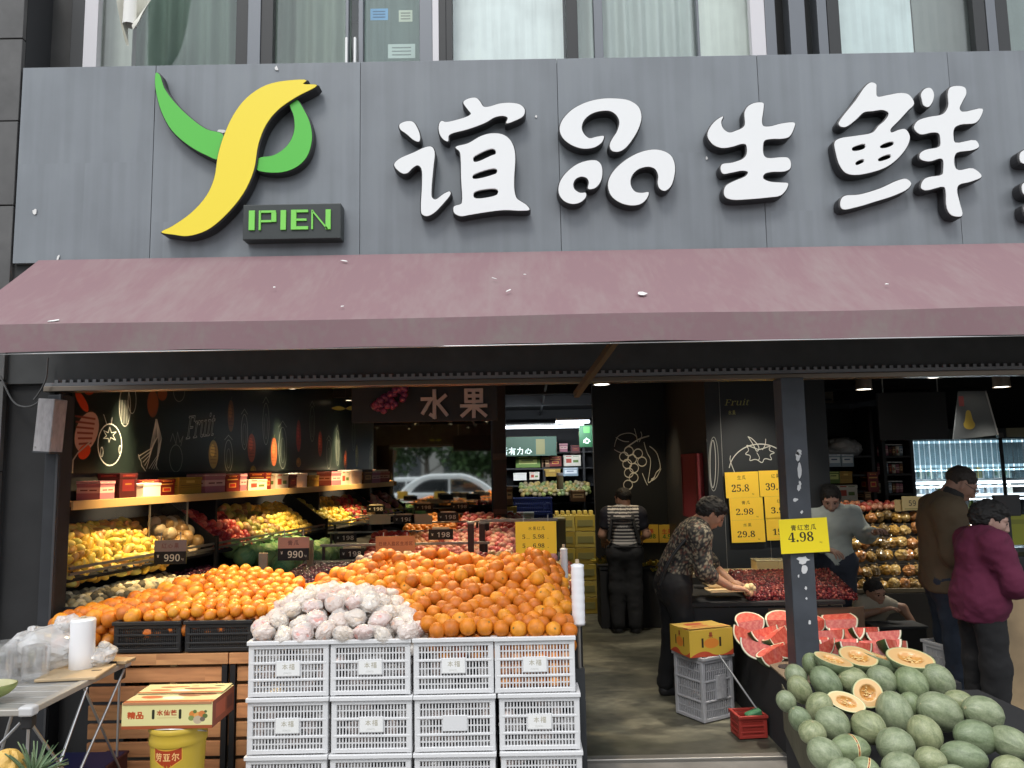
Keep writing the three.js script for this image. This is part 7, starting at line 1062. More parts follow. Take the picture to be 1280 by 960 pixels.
  for (let r = 0; r < 3; r++) for (let i = 0; i < 12; i++) { const py = [590, 612, 634][r], k = pick(['white', 'plain', 'green', 'blue', 'yellow']); const q = thing('drink_bottle', `${{ white: 'cream', plain: 'white', green: 'green', blue: 'pale blue', yellow: 'yellow' }[k]} bottle in the cooler, ${['upper', 'middle', 'lower'][r]} row, ${['first', 'second', 'third', 'fourth', 'fifth', 'sixth', 'seventh', 'eighth', 'ninth', 'tenth', 'eleventh', 'twelfth'][i]} from left`, 'bottle', V3(c0 + 0.12 + (i * (w - 0.2)) / 12, yOf(py, d2) - 0.12 + 0.005, -d2 - 0.32)); mesh('bottle', ni(new THREE.LatheGeometry([[0.01, 0], [0.04, 0], [0.042, 0.1], [0.02, 0.14], [0.018, 0.17]].map((v) => new THREE.Vector2(...v)), 14)), printMat(k, ...prints[k]), q); mesh('cap', at(ni(new THREE.CylinderGeometry(0.02, 0.02, 0.015, 12)), 0, 0.175, 0), M.white, q); }
  const cp = thing('cooler_post', 'slim leaning dark post in front of the cooler', 'post', V3(0, 0, 0)); mesh('post', bar(P(1250, 545, 9.6), P(1261, 660, 9.4), 0.04, 0.04), M.darkGrey, cp); mesh('post_cap', bar(P(1249, 541, 9.6), P(1250, 547, 9.6), 0.06, 0.06), M.dullSteel, cp);
  // hanging printed card and black panel beside it
  const hp = P(1216, 519, 7.6), hc = thing('hanging_card', 'grey tapered hanging card printed with a yellow pear under the right ceiling', 'card', hp); const s = new THREE.Shape(); s.moveTo(-0.22, -0.24); s.lineTo(0.22, -0.2); s.lineTo(0.13, 0.24); s.lineTo(-0.13, 0.24);
  mesh('card', ni(new THREE.ExtrudeGeometry(s, { depth: 0.012, bevelEnabled: false })), std([0.055, 0.06, 0.063], 0.5), hc); mesh('side_rod', bar(V3(0.14, 0.24, 0.006), V3(0.226, -0.2, 0.006), 0.014, 0.014), M.dullSteel, hc);
  const ps = new THREE.Shape(); ps.moveTo(0, 0.09); ps.bezierCurveTo(0.04, 0.09, 0.02, 0.0, 0.055, -0.04); ps.bezierCurveTo(0.075, -0.12, -0.075, -0.12, -0.055, -0.04); ps.bezierCurveTo(-0.02, 0.0, -0.04, 0.09, 0, 0.09); mesh('pear_print', at(ni(new THREE.ExtrudeGeometry(ps, { depth: 0.001, bevelEnabled: false })), -0.05, -0.04, 0.0125), std([0.34, 0.24, 0.03], 0.6), hc); mesh('red_print', at(bx(0.05, 0.1, 0.001), -0.11, 0.14, 0.013), std([0.25, 0.04, 0.04], 0.6), hc);
  const bk = thing('black_board', 'large black panel hanging left of the pear card', 'panel', P(1140, 520, 8.4)); mesh('panel', rb(0.75, 0.52, 0.04), M.black, bk); mesh('hanger', join([at(bx(0.01, 0.5, 0.01), -0.3, 0.5, 0), at(bx(0.01, 0.5, 0.01), 0.3, 0.5, 0)]), M.dullSteel, bk);
  const nb = thing('wall_box', 'small tan box high on the dark wall right of the steel post', 'box', P(1032, 497, 10)); mesh('case', rb(0.17, 0.14, 0.08), std([0.2, 0.16, 0.11], 0.6), nb); mesh('slot', at(bx(0.12, 0.02, 0.004), 0, -0.03, 0.041), M.black, nb);
  // golden packet display
  const gd = thing('packet_display', 'stepped wooden display of golden packets behind the shoppers', 'display', V3(X(1110, 700, 7.9), 0, -7.9)); const wG = 1.75;
  for (let k = 0; k < 6; k++) mesh('step', at(rb(wG, 0.5 + k * 0.12, 0.125), 0.1, 0.25 + k * 0.06, 0.35 - k * 0.126), std([0.02, 0.015, 0.01], 0.7), gd); mesh('front_lip', at(rb(wG, 0.04, 0.02), 0.1, 0.53, 0.425), std([0.1, 0.07, 0.03], 0.5), gd);
  const gold = [[0.3, 0.17, 0.035], [0.2, 0.12, 0.035], [0.36, 0.24, 0.08], [0.12, 0.075, 0.025], [0.3, 0.13, 0.04]].map((c) => phys(c, 0.25, { clearcoat: 1, clearcoatRoughness: 0.1 })), pg = [0, 1, 2].map((k) => foamG[k]);
  const words = ['lowest', 'middle', 'upper']; const cx = X(1110, 700, 7.9) + 0.1;
  for (let k = 0; k < 6; k++) for (let i = 0; i < 18; i++) { const q = thing('golden_packet', `glossy golden packet in the ${['lowest', 'second', 'third', 'fourth', 'fifth', 'highest'][k]} row of the stepped display behind the shoppers`, 'packet', V3(cx - wG / 2 + 0.05 + i * 0.098 + rr(-0.02, 0.02), 0.56 + k * 0.12 + rr(0, 0.03), -7.9 + 0.37 - k * 0.126), rr(0, 6), `golden packets in the ${['lowest', 'second', 'third', 'fourth', 'fifth', 'highest'][k]} row`); const m = mesh('packet', pg[i % 3], gold[(i * 7 + k * 3) % 5], q); m.scale.set(0.062, 0.066, 0.055); m.rotation.set(rr(-1, 1), 0, rr(-1, 1)); const n = mesh('tie', ballG, gold[3], q); n.scale.setScalar(0.012); n.position.set(0, 0.065, 0.01); }
  heap('red_packet_heap', 'row of small red packets on top of the golden packet display', 'packets', [V3(cx - wG / 2, 1.24, -8.22), V3(cx + wG / 2 - 0.1, 1.24, -8.22), V3(cx + wG / 2 - 0.1, 1.3, -8.4), V3(cx - wG / 2, 1.3, -8.4)], 0.035, [[0.42, 0.07, 0.04], [0.35, 0.05, 0.04], [0.45, 0.2, 0.12]], { geo: bumpyG, layers: 1 });
  sign2('price_sign', 'tan price board reading 59.90 standing over the golden packets', 'price sign', P(1147, 629, 8.1), 0.33, 0.145, 256, 112, (g) => { g.fillStyle = '#1a1712'; g.font = 'bold 60px monospace'; g.save(); g.translate(52, 76); g.scale(0.9, 1); g.fillText('59.90', 0, 0); g.restore(); g.fillStyle = '#5f5c35'; g.fillRect(20, 96, 200, 8); }, { back: '#8d7f5a' });
  sign2('price_sign', 'plain tan board piece left of the 59.90 board', 'board', P(1126, 632, 8.12), 0.13, 0.12, 64, 64, () => { }, { back: '#8a7650' });
  // counter with till screen
  const ct = thing('checkout_counter', 'light wooden checkout counter at the right edge', 'counter', V3(4.0, 0, -5.75)); mesh('front', muv(at(rb(1.3, 0.86, 0.03), 0, 0.43, 0.3)), std([0.42, 0.3, 0.17], 0.6, { map: softMottle }), ct); mesh('side', muv(at(rb(0.03, 0.86, 0.6), -0.63, 0.43, 0)), std([0.42, 0.3, 0.17], 0.6, { map: softMottle }), ct); mesh('top', at(rb(1.34, 0.03, 0.66), 0, 0.88, 0), std([0.12, 0.1, 0.08], 0.4), ct);
  const sc = thing('till', 'black till with a red light on the counter at the right edge', 'till', P(1268, 685, 5.9).setY(0.9)); mesh('body', at(rb(0.3, 0.14, 0.25, 0.01), 0, 0.07, 0), M.black, sc); mesh('display', at(rb(0.2, 0.16, 0.03, 0.006), 0, 0.5, -0.05), M.black, sc); mesh('pole', at(bx(0.03, 0.36, 0.03), 0, 0.28, -0.05), M.black, sc); mesh('red_light', at(new THREE.SphereGeometry(0.012, 12, 8), -0.04, 0.5, -0.03), glow([1, 0.05, 0.03], 2), sc);
  sign2('notice', 'yellow green notice at the right picture edge above the till', 'notice', P(1280, 662, 6.3), 0.24, 0.24, 128, 128, (g) => { g.fillStyle = '#8a8f2a'; g.fillRect(10, 20, 108, 20); }, { back: '#a3a52e' });
  const wc = thing('plastic_crate', 'white plastic crate on the floor between the man and the counter', 'crate', V3(X(1201, 830, 5.65), 0.02, -5.75), 0.25); const [fb, fs] = crateGeo(0.26, 0.42, 0.3, 14, 3); mesh('frame', fb, plasticW, wc); mesh('slats', fs, plasticW, wc).userData.kind = 'stuff';
}
// ---------------------------------------------------------------- crate with carton, dustpan, things on the floor at the right
{
  const p = P(884, 884, 5.55); const t = thing('plastic_crate', 'grey white plastic crate standing on end beside the watermelon table', 'crate', V3(p.x + 0.0, 0.005, -5.62), 0.52), [b, s] = crateGeo(0.3, 0.43, 0.3, 13, 3), pm = std([0.42, 0.42, 0.44], 0.5, { map: softMottle }); mesh('frame', b, pm, t); mesh('slats', s, pm, t).userData.kind = 'stuff'; mesh('name_plate', at(rb(0.09, 0.16, 0.012, 0.003), 0.02, 0.22, 0.146), pm, t);
  const c = thing('fruit_carton', 'yellow and red fruit carton on the grey white crate by the watermelons', 'carton', V3(p.x - 0.01, 0.437, -5.6), 0.3), f = std([1, 1, 1], 0.6, { map: ctex(256, 128, (g) => { g.fillStyle = '#c9a63a'; g.fillRect(0, 0, 256, 128); g.fillStyle = '#b5452a'; g.beginPath(); g.moveTo(0, 128); g.quadraticCurveTo(80, 84, 128, 116); g.quadraticCurveTo(190, 140, 256, 100); g.lineTo(256, 128); g.fill(); g.fillStyle = '#d9822e'; g.beginPath(); g.ellipse(128, 66, 44, 24, 0, 0, 7); g.fill(); g.fillStyle = '#2a1e10'; g.fillRect(70, 40, 12, 44); g.fillRect(174, 40, 12, 44); g.fillStyle = '#8a3320'; hanzi(g, '果', 112, 14, 26, 0.14); }) }), tp = std([1, 1, 1], 0.6, { map: ctex(128, 128, (g) => { g.fillStyle = '#b59648'; g.fillRect(0, 0, 128, 128); g.fillStyle = '#a3402a'; g.fillRect(30, 20, 50, 30); g.fillRect(0, 84, 128, 20); g.fillStyle = '#6d4a1e'; g.fillRect(0, 62, 128, 3); }) });
  mesh('carton', at(new THREE.BoxGeometry(0.34, 0.18, 0.27), 0, 0.09, 0), [f, f, tp, M.card, f, f], c); mesh('flap', at(rb(0.33, 0.004, 0.13, 0.001).rotateX(-0.05), 0, 0.186, 0.06), tp, c);
  const d = P(941, 918, 4.98), r = thing('dustpan', 'red plastic dustpan basket with green brush and long grey handle beside the black table', 'dustpan', V3(d.x + 0.04, 0.005, -5.2), 0.1); const [rb1, rs1] = crateGeo(0.235, 0.17, 0.2, 16, 3), rm = std([0.3, 0.03, 0.022], 0.5); mesh('basket', rb1, rm, r); mesh('basket_slats', rs1, rm, r).userData.kind = 'stuff';
  mesh('basket_wall', join([at(bx(0.2, 0.13, 0.004), 0, 0.075, -0.07), at(bx(0.004, 0.13, 0.15), -0.09, 0.075, 0), at(bx(0.004, 0.13, 0.15), 0.09, 0.075, 0), at(bx(0.2, 0.13, 0.004), 0, 0.075, 0.07)]), rm, r);
  mesh('brush', at(rb(0.13, 0.1, 0.08, 0.02), 0.05, 0.13, 0, 0, 0, 0.35), std([0.03, 0.14, 0.06], 0.7), r);
  mesh('handle', bar(V3(0.1, 0.14, 0.02), V3(-0.13, 0.55, -0.22), 0.016, 0.016, true), std([0.28, 0.28, 0.28], 0.4, { metalness: 0.5 }), r); r.scale.setScalar(0.84);
}
// ---------------------------------------------------------------- people
const fingersHand = (() => { // right hand, fingers along +x, palm facing -y, thumb towards +z
  const q = [cap([0.01, 0, -0.022], [0.075, 0.002, -0.026], 0.015, 0.013, { k: 0.018 }), cap([0.01, 0, 0.0], [0.08, 0.003, -0.006], 0.016, 0.013, { k: 0.018 }), cap([0.01, 0, 0.02], [0.08, 0.003, 0.014], 0.016, 0.013, { k: 0.018 }), cap([0.01, 0, 0.026], [0.074, 0.002, 0.03], 0.014, 0.012, { k: 0.018 }), cap([-0.03, 0, 0], [0.02, 0, 0], 0.026, 0.024, { k: 0.02, flat: V3(0, 1, 0), f: 0.75 })];
  [[-0.03, 0.05], [-0.01, 0.066], [0.012, 0.072], [0.032, 0.06]].forEach(([z, L], i) => { const a = [0.076, 0.002, z], b = [0.076 + L * 0.48, -0.006, z * 1.12], c = [0.076 + L * 0.78, -0.02, z * 1.16], e = [0.076 + L * 0.96, -0.036, z * 1.18]; q.push(cap(a, b, 0.0098, 0.009, { k: 0.008 }), cap(b, c, 0.009, 0.0083, { k: 0.004 }), cap(c, e, 0.0083, 0.0072, { k: 0.004 })); });
  q.push(cap([0.0, -0.004, 0.026], [0.036, -0.012, 0.052], 0.014, 0.011, { k: 0.014 }), cap([0.036, -0.012, 0.052], [0.062, -0.02, 0.06], 0.0105, 0.0085, { k: 0.006 }));
  return iso(q, 0.0036);
})();
function headGeo({ jaw = 0, wide = 1 } = {}) { // origin at the middle of the head, facing +z, 0.22 high
  return iso([
    ell([0, 0.025, -0.012], [0.074 * wide, 0.088, 0.092], { k: 0.03 }), ell([0, -0.03, 0.018], [0.06 * wide + jaw, 0.072, 0.068], { k: 0.04 }), ell([0, -0.088, 0.048], [0.03 + jaw, 0.022, 0.028], { k: 0.03 }),
    cap([0, 0.012, 0.086], [0, -0.03, 0.104], 0.01, 0.014, { k: 0.014 }), cap([-0.013, -0.034, 0.09], [0.013, -0.034, 0.09], 0.011, 0.011, { k: 0.01 }),
    ell([-0.033, -0.02, 0.062], [0.022, 0.022, 0.02], { k: 0.02 }), ell([0.033, -0.02, 0.062], [0.022, 0.022, 0.02], { k: 0.02 }), cap([-0.045, 0.03, 0.068], [0.045, 0.03, 0.068], 0.012, 0.012, { k: 0.016 }),
    ell([-0.03, 0.006, 0.09], [0.016, 0.011, 0.016], { op: 'sub', k: 0.01 }), ell([0.03, 0.006, 0.09], [0.016, 0.011, 0.016], { op: 'sub', k: 0.01 }), ell([-0.03, 0.006, 0.07], [0.014, 0.012, 0.014], { k: 0.006 }), ell([0.03, 0.006, 0.07], [0.014, 0.012, 0.014], { k: 0.006 }),
    cap([-0.018, -0.06, 0.084], [0.018, -0.06, 0.084], 0.0075, 0.0075, { k: 0.008 }), cap([-0.016, -0.071, 0.081], [0.016, -0.071, 0.081], 0.008, 0.008, { k: 0.006 }),
    cap([-0.075 * wide, 0.02, -0.012], [-0.076 * wide, -0.03, -0.004], 0.014, 0.009, { k: 0.008, flat: V3(1, 0, 0), f: 0.5 }), cap([0.075 * wide, 0.02, -0.012], [0.076 * wide, -0.03, -0.004], 0.014, 0.009, { k: 0.008, flat: V3(1, 0, 0), f: 0.5 }),
    cap([0, -0.05, -0.03], [0, -0.14, -0.045], 0.052, 0.054, { k: 0.03 }),
  ], 0.0055);
}
const HEAD = headGeo();
function hairGeo(style) {
  const q = [ell([0, 0.036, -0.02], [0.084, 0.09, 0.1], { k: 0.02 })];
  if (style === 'bob') q.push(ell([0, -0.01, -0.045], [0.088, 0.1, 0.085], { k: 0.03 }), ell([0, 0.09, -0.02], [0.06, 0.03, 0.07], { k: 0.02 }));
  if (style === 'curl') q.push(ell([0, 0.0, -0.06], [0.09, 0.085, 0.075], { k: 0.03 }), ell([0, 0.075, 0.01], [0.075, 0.05, 0.085], { k: 0.02 }));
  if (style === 'pony') q.push(ell([0, 0.02, -0.1], [0.05, 0.05, 0.05], { k: 0.03 }), cap([0, 0.02, -0.13], [0.01, -0.1, -0.16], 0.034, 0.018, { k: 0.03 }));
  const face = style === 'short' ? [0, -0.055, 0.07, 0.1, 0.115, 0.085] : style === 'curl' ? [0, -0.05, 0.1, 0.13, 0.115, 0.078] : style === 'tied' || style === 'pony' ? [0, -0.04, 0.085, 0.09, 0.11, 0.085] : [0, -0.045, 0.085, 0.075, 0.105, 0.085];
  q.push(ell([face[0], face[1], face[2]], [face[3], face[4], face[5]], { op: 'sub', k: 0.01 }));
  if (style === 'short') q.push(ell([0.09, -0.035, 0.0], [0.04, 0.07, 0.05], { op: 'sub' }), ell([-0.09, -0.035, 0.0], [0.04, 0.07, 0.05], { op: 'sub' }), ell([0, -0.12, -0.06], [0.1, 0.075, 0.1], { op: 'sub' }));
  return rumple(rumple(iso(q, 0.005), style === 'curl' ? 0.014 : 0.007, 26, style.length), 0.006, 70, 3);
}
const HAIR = {};
function person(label, pos, turn, J, { skin = [0.42, 0.25, 0.17], hair = 'bob', hairC = [0.007, 0.006, 0.0055], headTilt = 0.3, headTurn = 0, headRoll = 0, size = 1, fat = 1, clothes = [], shoes = [0.02, 0.02, 0.022], hands = [[0, 0, 0], [0, 0, 0]], hideHair = false, extra } = {}) {
  const t = thing('person', label, 'person', pos, turn), v = (k) => J[k], F = V3(0, 0, 1);
  const B = {
    pelvis: cap(v('hipL'), v('hipR'), 0.1 * fat, 0.1 * fat, { k: 0.06 }), belly: cap(J.pelvis, J.waist, 0.125 * fat, 0.115 * fat, { k: 0.07, flat: J.front || F, f: 0.82 }), chest: cap(J.waist, J.chest, 0.12 * fat, 0.135 * fat, { k: 0.07, flat: J.front || F, f: 0.8 }), yoke: cap(v('shL'), v('shR'), 0.062, 0.062, { k: 0.08 }),
    upper: cap(J.chest, J.neck, 0.1, 0.055, { k: 0.06 }), neck: cap(J.neck, J.nape || J.head, 0.054, 0.05, { k: 0.04 }),
  };
  for (const s of ['L', 'R']) Object.assign(B, { ['thigh' + s]: cap(v('hip' + s), v('knee' + s), 0.09 * fat, 0.062, { k: 0.05 }), ['calf' + s]: cap(v('knee' + s), v('ank' + s), 0.062, 0.042, { k: 0.03 }), ['foot' + s]: cap(v('ank' + s), v('toe' + s), 0.042, 0.034, { k: 0.03 }), ['arm' + s]: cap(v('sh' + s), v('el' + s), 0.054 * fat, 0.044, { k: 0.05 }), ['fore' + s]: cap(v('el' + s), v('wr' + s), 0.043, 0.028, { k: 0.03 }) });
  const cell = 0.0125, parts = [iso(Object.values(B), cell)];
  const headM = new THREE.Matrix4().makeRotationFromEuler(new THREE.Euler(headTilt, headTurn, headRoll, 'YXZ')).setPosition(...J.head);
  parts.push(HEAD.clone().applyMatrix4(headM));
  ['L', 'R'].forEach((s, i) => {
    const w = V3(...v('wr' + s)), e = V3(...v('el' + s)), dir = w.clone().sub(e).normalize(); if (J['hd' + s]) dir.set(...J['hd' + s]).normalize();
    const up = V3(...(J['hu' + s] || [0, 1, 0])), z = dir.clone().cross(up).normalize(), y = z.clone().cross(dir).normalize(), m = new THREE.Matrix4().makeBasis(dir, y, z.clone().multiplyScalar(1));
    const g = fingersHand.clone(); if (s === 'R') { g.scale(1, 1, -1); const ix = g.index.array; for (let q = 0; q < ix.length; q += 3) [ix[q], ix[q + 1]] = [ix[q + 1], ix[q]]; g.computeVertexNormals(); }
    g.applyMatrix4(m.setPosition(w.addScaledVector(dir, 0.02))); parts.push(g);
  });
  mesh('body', mergeGeometries(parts), std(skin, 0.55), t);
  const hg = HAIR[hair] ||= hairGeo(hair); const hm = mesh('hair', hg, std(hairC, 0.75), t); hm.applyMatrix4(headM);
  const eyeG = ell; for (const s of [-1, 1]) { const e = mesh('eye', new THREE.SphereGeometry(0.0085, 12, 8), std([0.02, 0.015, 0.012], 0.2), t); e.position.set(s * 0.03, 0.006, 0.081).applyMatrix4(headM); const b = mesh('eyebrow', bx(0.026, 0.005, 0.006), std(hairC, 0.7), t); b.position.set(s * 0.032, 0.028, 0.083); b.applyMatrix4(headM); }
  const mouth = mesh('lips', bx(0.03, 0.006, 0.006), std([0.32, 0.12, 0.1], 0.5), t); mouth.position.set(0, -0.065, 0.0905); mouth.applyMatrix4(headM);
  for (const c of clothes) {
    const q = c.parts.map(([k, f0 = 0, f1 = 1, add = 0]) => { const o = B[k], a = o.a.clone().lerp(o.b, f0), b = o.a.clone().lerp(o.b, f1); return { ...o, a, b, ra: lerp(o.ra, o.rb, f0) + c.thick + add, rb: lerp(o.ra, o.rb, f1) + c.thick + add, k: o.k + 0.01 }; });
    for (const e of c.more || []) q.push(e);
    const g = rumple(iso(q, cell, c.clips || []), c.fold ?? 0.008, c.freq ?? 9, label.length); rumple(g, 0.004, 24, 5);
    if (c.paint) paint(g, c.paint); mesh(c.name, g, std(c.paint ? [1, 1, 1] : c.color, c.rough ?? 0.9, c.paint ? { vertexColors: true } : {}), t);
  }
  if (shoes) for (const s of ['L', 'R']) mesh('shoe', iso([cap(v('ank' + s).map((x, i) => (i === 1 ? x - 0.035 : x)), v('toe' + s), 0.05, 0.042, { k: 0.03 }), cap(v('toe' + s), v('ank' + s).map((x, i) => (i === 1 ? v('toe' + s)[1] : x)), 0.042, 0.045, { k: 0.02 })], 0.011, [[[0, -1, 0], 0.0]]), std(shoes, 0.5), t);
  if (extra) extra(t, headM, J, B);
  if (size !== 1) t.scale.setScalar(size);
  return t;
}
const legs = (x = 0.09, f = 0) => ({ hipL: [x, 0.86, f], hipR: [-x, 0.86, f], kneeL: [x + 0.01, 0.47, f + 0.02], kneeR: [-x - 0.01, 0.47, f + 0.02], ankL: [x + 0.01, 0.075, f - 0.01], ankR: [-x - 0.01, 0.075, f - 0.01], toeL: [x + 0.035, 0.035, f + 0.13], toeR: [-x - 0.035, 0.035, f + 0.13] });
const TROUS = [['pelvis'], ['belly', 0, 0.35], ['thighL'], ['thighR'], ['calfL', 0, 0.94, 0.008], ['calfR', 0, 0.94, 0.008]];
const TOP = [['belly', 0, 1], ['chest'], ['yoke'], ['upper', 0, 0.75], ['pelvis', 0, 1, -0.01]];
// 1: bending over the cherry table, facing right
{
  const p = P(846, 857, 6.02);
  person('person in a dark floral blouse bending over the cherry table, reaching right', V3(p.x - 0.02, 0, -6.02), Math.PI / 2, {
    hipL: [0.09, 0.84, 0.02], hipR: [-0.09, 0.84, 0.02], kneeL: [0.1, 0.45, 0.03], kneeR: [-0.09, 0.46, 0.1], ankL: [0.1, 0.075, -0.05], ankR: [-0.1, 0.075, 0.04], toeL: [0.12, 0.035, 0.09], toeR: [-0.13, 0.035, 0.18],
    pelvis: [0, 0.86, 0.02], waist: [0, 1.0, 0.06], chest: [0, 1.16, 0.16], neck: [0, 1.285, 0.25], nape: [0, 1.33, 0.3], head: [0, 1.375, 0.345], front: V3(0, -0.45, 0.9).normalize(), shL: [0.17, 1.22, 0.2], shR: [-0.17, 1.22, 0.2],
    elL: [0.2, 1.0, 0.33], wrL: [0.1, 0.84, 0.5], elR: [-0.2, 0.96, 0.22], wrR: [-0.16, 0.84, 0.42], hdL: [-0.1, -0.35, 1], hdR: [0.1, -0.2, 1], huL: [0, 1, 0.3], huR: [0, 1, 0.2],
  }, { hair: 'curl', headTilt: 0.72, headTurn: -0.15, skin: [0.4, 0.22, 0.14], clothes: [
    { name: 'blouse', parts: [...TOP, ['armL'], ['armR'], ['foreL', 0, 0.25], ['foreR', 0, 0.25]], thick: 0.022, fold: 0.012, freq: 10, clips: [[[0, -1, 0], -0.78]], paint: (x, y, z) => { const n = fbm(x * 80, y * 80, z * 80, 2), m = fbm(x * 70 + 7, y * 70, z * 70, 2); return n > 0.63 ? [0.24, 0.21, 0.15] : m > 0.66 ? [0.12, 0.05, 0.035] : n < 0.47 ? [0.014, 0.014, 0.015] : [0.05, 0.047, 0.04]; } },
    { name: 'trousers', parts: TROUS, thick: 0.016, color: [0.008, 0.008, 0.009] }], extra: (t) => { const m = mesh('collar', iso([cap([0.1, 1.24, 0.2], [-0.1, 1.24, 0.2], 0.055, 0.055, { k: 0.02 }), cap([0, 1.26, 0.19], [0, 1.3, 0.25], 0.075, 0.07, { k: 0.03 })], 0.01, [[[0, 1, 0.5], 1.415]]), std([0.3, 0.26, 0.2], 0.9), t); rumple(m.geometry, 0.006, 30); const st = mesh('apron_strap', join([ni(new THREE.TubeGeometry(new THREE.CatmullRomCurve3([V3(-0.175, 1.28, 0.22), V3(-0.172, 1.17, 0.07), V3(-0.155, 1.0, -0.05), V3(-0.13, 0.86, -0.1)]), 20, 0.014, 6))]), M.black, t); } });
}
// 2: striped back, facing away
{
  const p = P(782, 778, 8.45);
  person('person in a striped short sleeve top seen from behind at the banana shelf', V3(p.x - 0.0, 0, -8.35), Math.PI - 0.15, { ...legs(0.085), pelvis: [0, 0.88, 0], waist: [0, 1.02, 0.0], chest: [0, 1.2, 0.0], neck: [0, 1.335, 0.0], nape: [0, 1.38, 0.02], head: [0, 1.45, 0.035], shL: [0.17, 1.285, 0], shR: [-0.17, 1.285, 0], elL: [0.24, 1.06, 0.02], elR: [-0.25, 1.06, 0.02], wrL: [0.23, 0.98, 0.2], wrR: [-0.2, 1.0, 0.2] },
    { size: 0.965, fat: 0.94, hair: 'tied', headTilt: 0.15, headTurn: 0.7, skin: [0.36, 0.2, 0.13], clothes: [
      { name: 'striped_top', parts: [...TOP, ['armL', 0, 0.5], ['armR', 0, 0.5]], thick: 0.02, clips: [[[0, -1, 0], -0.87]], paint: (x, y, z) => (Math.abs(x) > 0.17 ? [0.012, 0.012, 0.02] : ((y * 27) % 1) < 0.5 ? [0.5, 0.47, 0.43] : [0.015, 0.015, 0.02]) },
      { name: 'trousers', parts: TROUS, thick: 0.022, color: [0.008, 0.008, 0.009] }], extra: (t) => {
        const tube = (pts, r) => mesh('apron_strap', ni(new THREE.TubeGeometry(new THREE.CatmullRomCurve3(pts.map((a) => V3(...a))), 24, r, 6)), M.blackMat, t);
        tube([[0.12, 1.34, -0.03], [0.13, 1.2, -0.135], [0.16, 1.02, -0.12]], 0.018); tube([[-0.1, 1.34, -0.03], [-0.11, 1.2, -0.14], [-0.17, 0.98, -0.1]], 0.018); tube([[0.13, 1.235, -0.14], [0, 1.24, -0.15], [-0.11, 1.235, -0.145]], 0.014); tube([[0.19, 0.93, -0.06], [0, 0.94, -0.145], [-0.19, 0.93, -0.06]], 0.012);
      } });
}
// 3: standing behind the post
{
  const p = P(1042, 700, 7.05);
  person('person in a pale grey blue blouse standing behind the steel post, looking down', V3(p.x, 0, -7.05), -0.2, { ...legs(0.085), pelvis: [0, 0.88, 0], waist: [0, 1.02, 0], chest: [0, 1.2, 0.02], neck: [0, 1.325, 0.03], nape: [0, 1.36, 0.06], head: [-0.01, 1.42, 0.09], shL: [0.17, 1.275, 0.02], shR: [-0.17, 1.275, 0.02], elL: [0.27, 1.1, 0.06], elR: [-0.25, 1.05, 0.06], wrL: [0.3, 1.15, 0.3], wrR: [-0.1, 1.0, 0.3] },
    { hair: 'bob', headTilt: 0.5, headTurn: -0.15, skin: [0.32, 0.19, 0.14], clothes: [{ name: 'blouse', parts: [...TOP, ['armL'], ['armR'], ['foreL', 0, 0.7], ['foreR', 0, 0.7]], thick: 0.024, fold: 0.012, color: [0.3, 0.33, 0.31], clips: [[[0, -1, 0], -0.74]] }, { name: 'trousers', parts: TROUS, thick: 0.016, color: [0.02, 0.025, 0.04] }] });
}
// 4: child sitting behind a dark box
{
  const p = P(1086, 745, 6.75);
  person('small child sitting behind the cherry table leaning on a dark box', V3(p.x, 0.03, -6.72), 0.15, { hipL: [0.08, 0.33, 0], hipR: [-0.08, 0.33, 0], kneeL: [0.1, 0.33, 0.25], kneeR: [-0.1, 0.33, 0.25], ankL: [0.1, 0.06, 0.27], ankR: [-0.1, 0.06, 0.27], toeL: [0.11, 0.03, 0.36], toeR: [-0.11, 0.03, 0.36], pelvis: [0, 0.34, 0], waist: [0, 0.42, 0], chest: [0, 0.53, 0.03], neck: [0, 0.61, 0.05], nape: [0, 0.63, 0.06], head: [0, 0.685, 0.07], shL: [0.12, 0.575, 0.03], shR: [-0.12, 0.575, 0.03], elL: [0.24, 0.54, 0.12], elR: [-0.2, 0.5, 0.12], wrL: [0.26, 0.42, 0.24], wrR: [-0.06, 0.55, 0.22] },
    { size: 0.9, hair: 'short', fat: 0.75, headTilt: 0.2, headTurn: 0.15, skin: [0.36, 0.2, 0.13], clothes: [{ name: 'shirt', parts: [...TOP, ['armL', 0, 0.5], ['armR', 0, 0.5]], thick: 0.012, color: [0.4, 0.36, 0.28] }, { name: 'shorts', parts: [['pelvis'], ['thighL', 0, 0.8], ['thighR', 0, 0.8]], thick: 0.012, color: [0.02, 0.02, 0.03] }] });
  const c = thing('chair', 'cream backed chair behind the child', 'chair', V3(p.x - 0.12, 0, -6.98)); mesh('backrest', at(rb(0.34, 0.36, 0.04, 0.015), -0.06, 0.6, 0.0), std([0.4, 0.36, 0.28], 0.7), c); mesh('seat', at(rb(0.36, 0.04, 0.34), 0, 0.26, 0.2), std([0.35, 0.3, 0.24], 0.7), c); for (const [x, z] of [[-0.15, 0.05], [0.15, 0.05], [-0.15, 0.34], [0.15, 0.34]]) mesh('leg', at(bx(0.025, 0.25, 0.025), x, 0.125, z), M.dullSteel, c);
  const b = thing('dark_box', 'dark box the child leans on, beside the watermelon table', 'box', V3(p.x + 0.05, 0, -6.42)); mesh('box', at(rb(0.4, 0.42, 0.22, 0.01), 0, 0.21, 0), M.black, b); mesh('lid', at(rb(0.42, 0.02, 0.24, 0.006), 0, 0.43, 0), M.darkGrey, b);
}
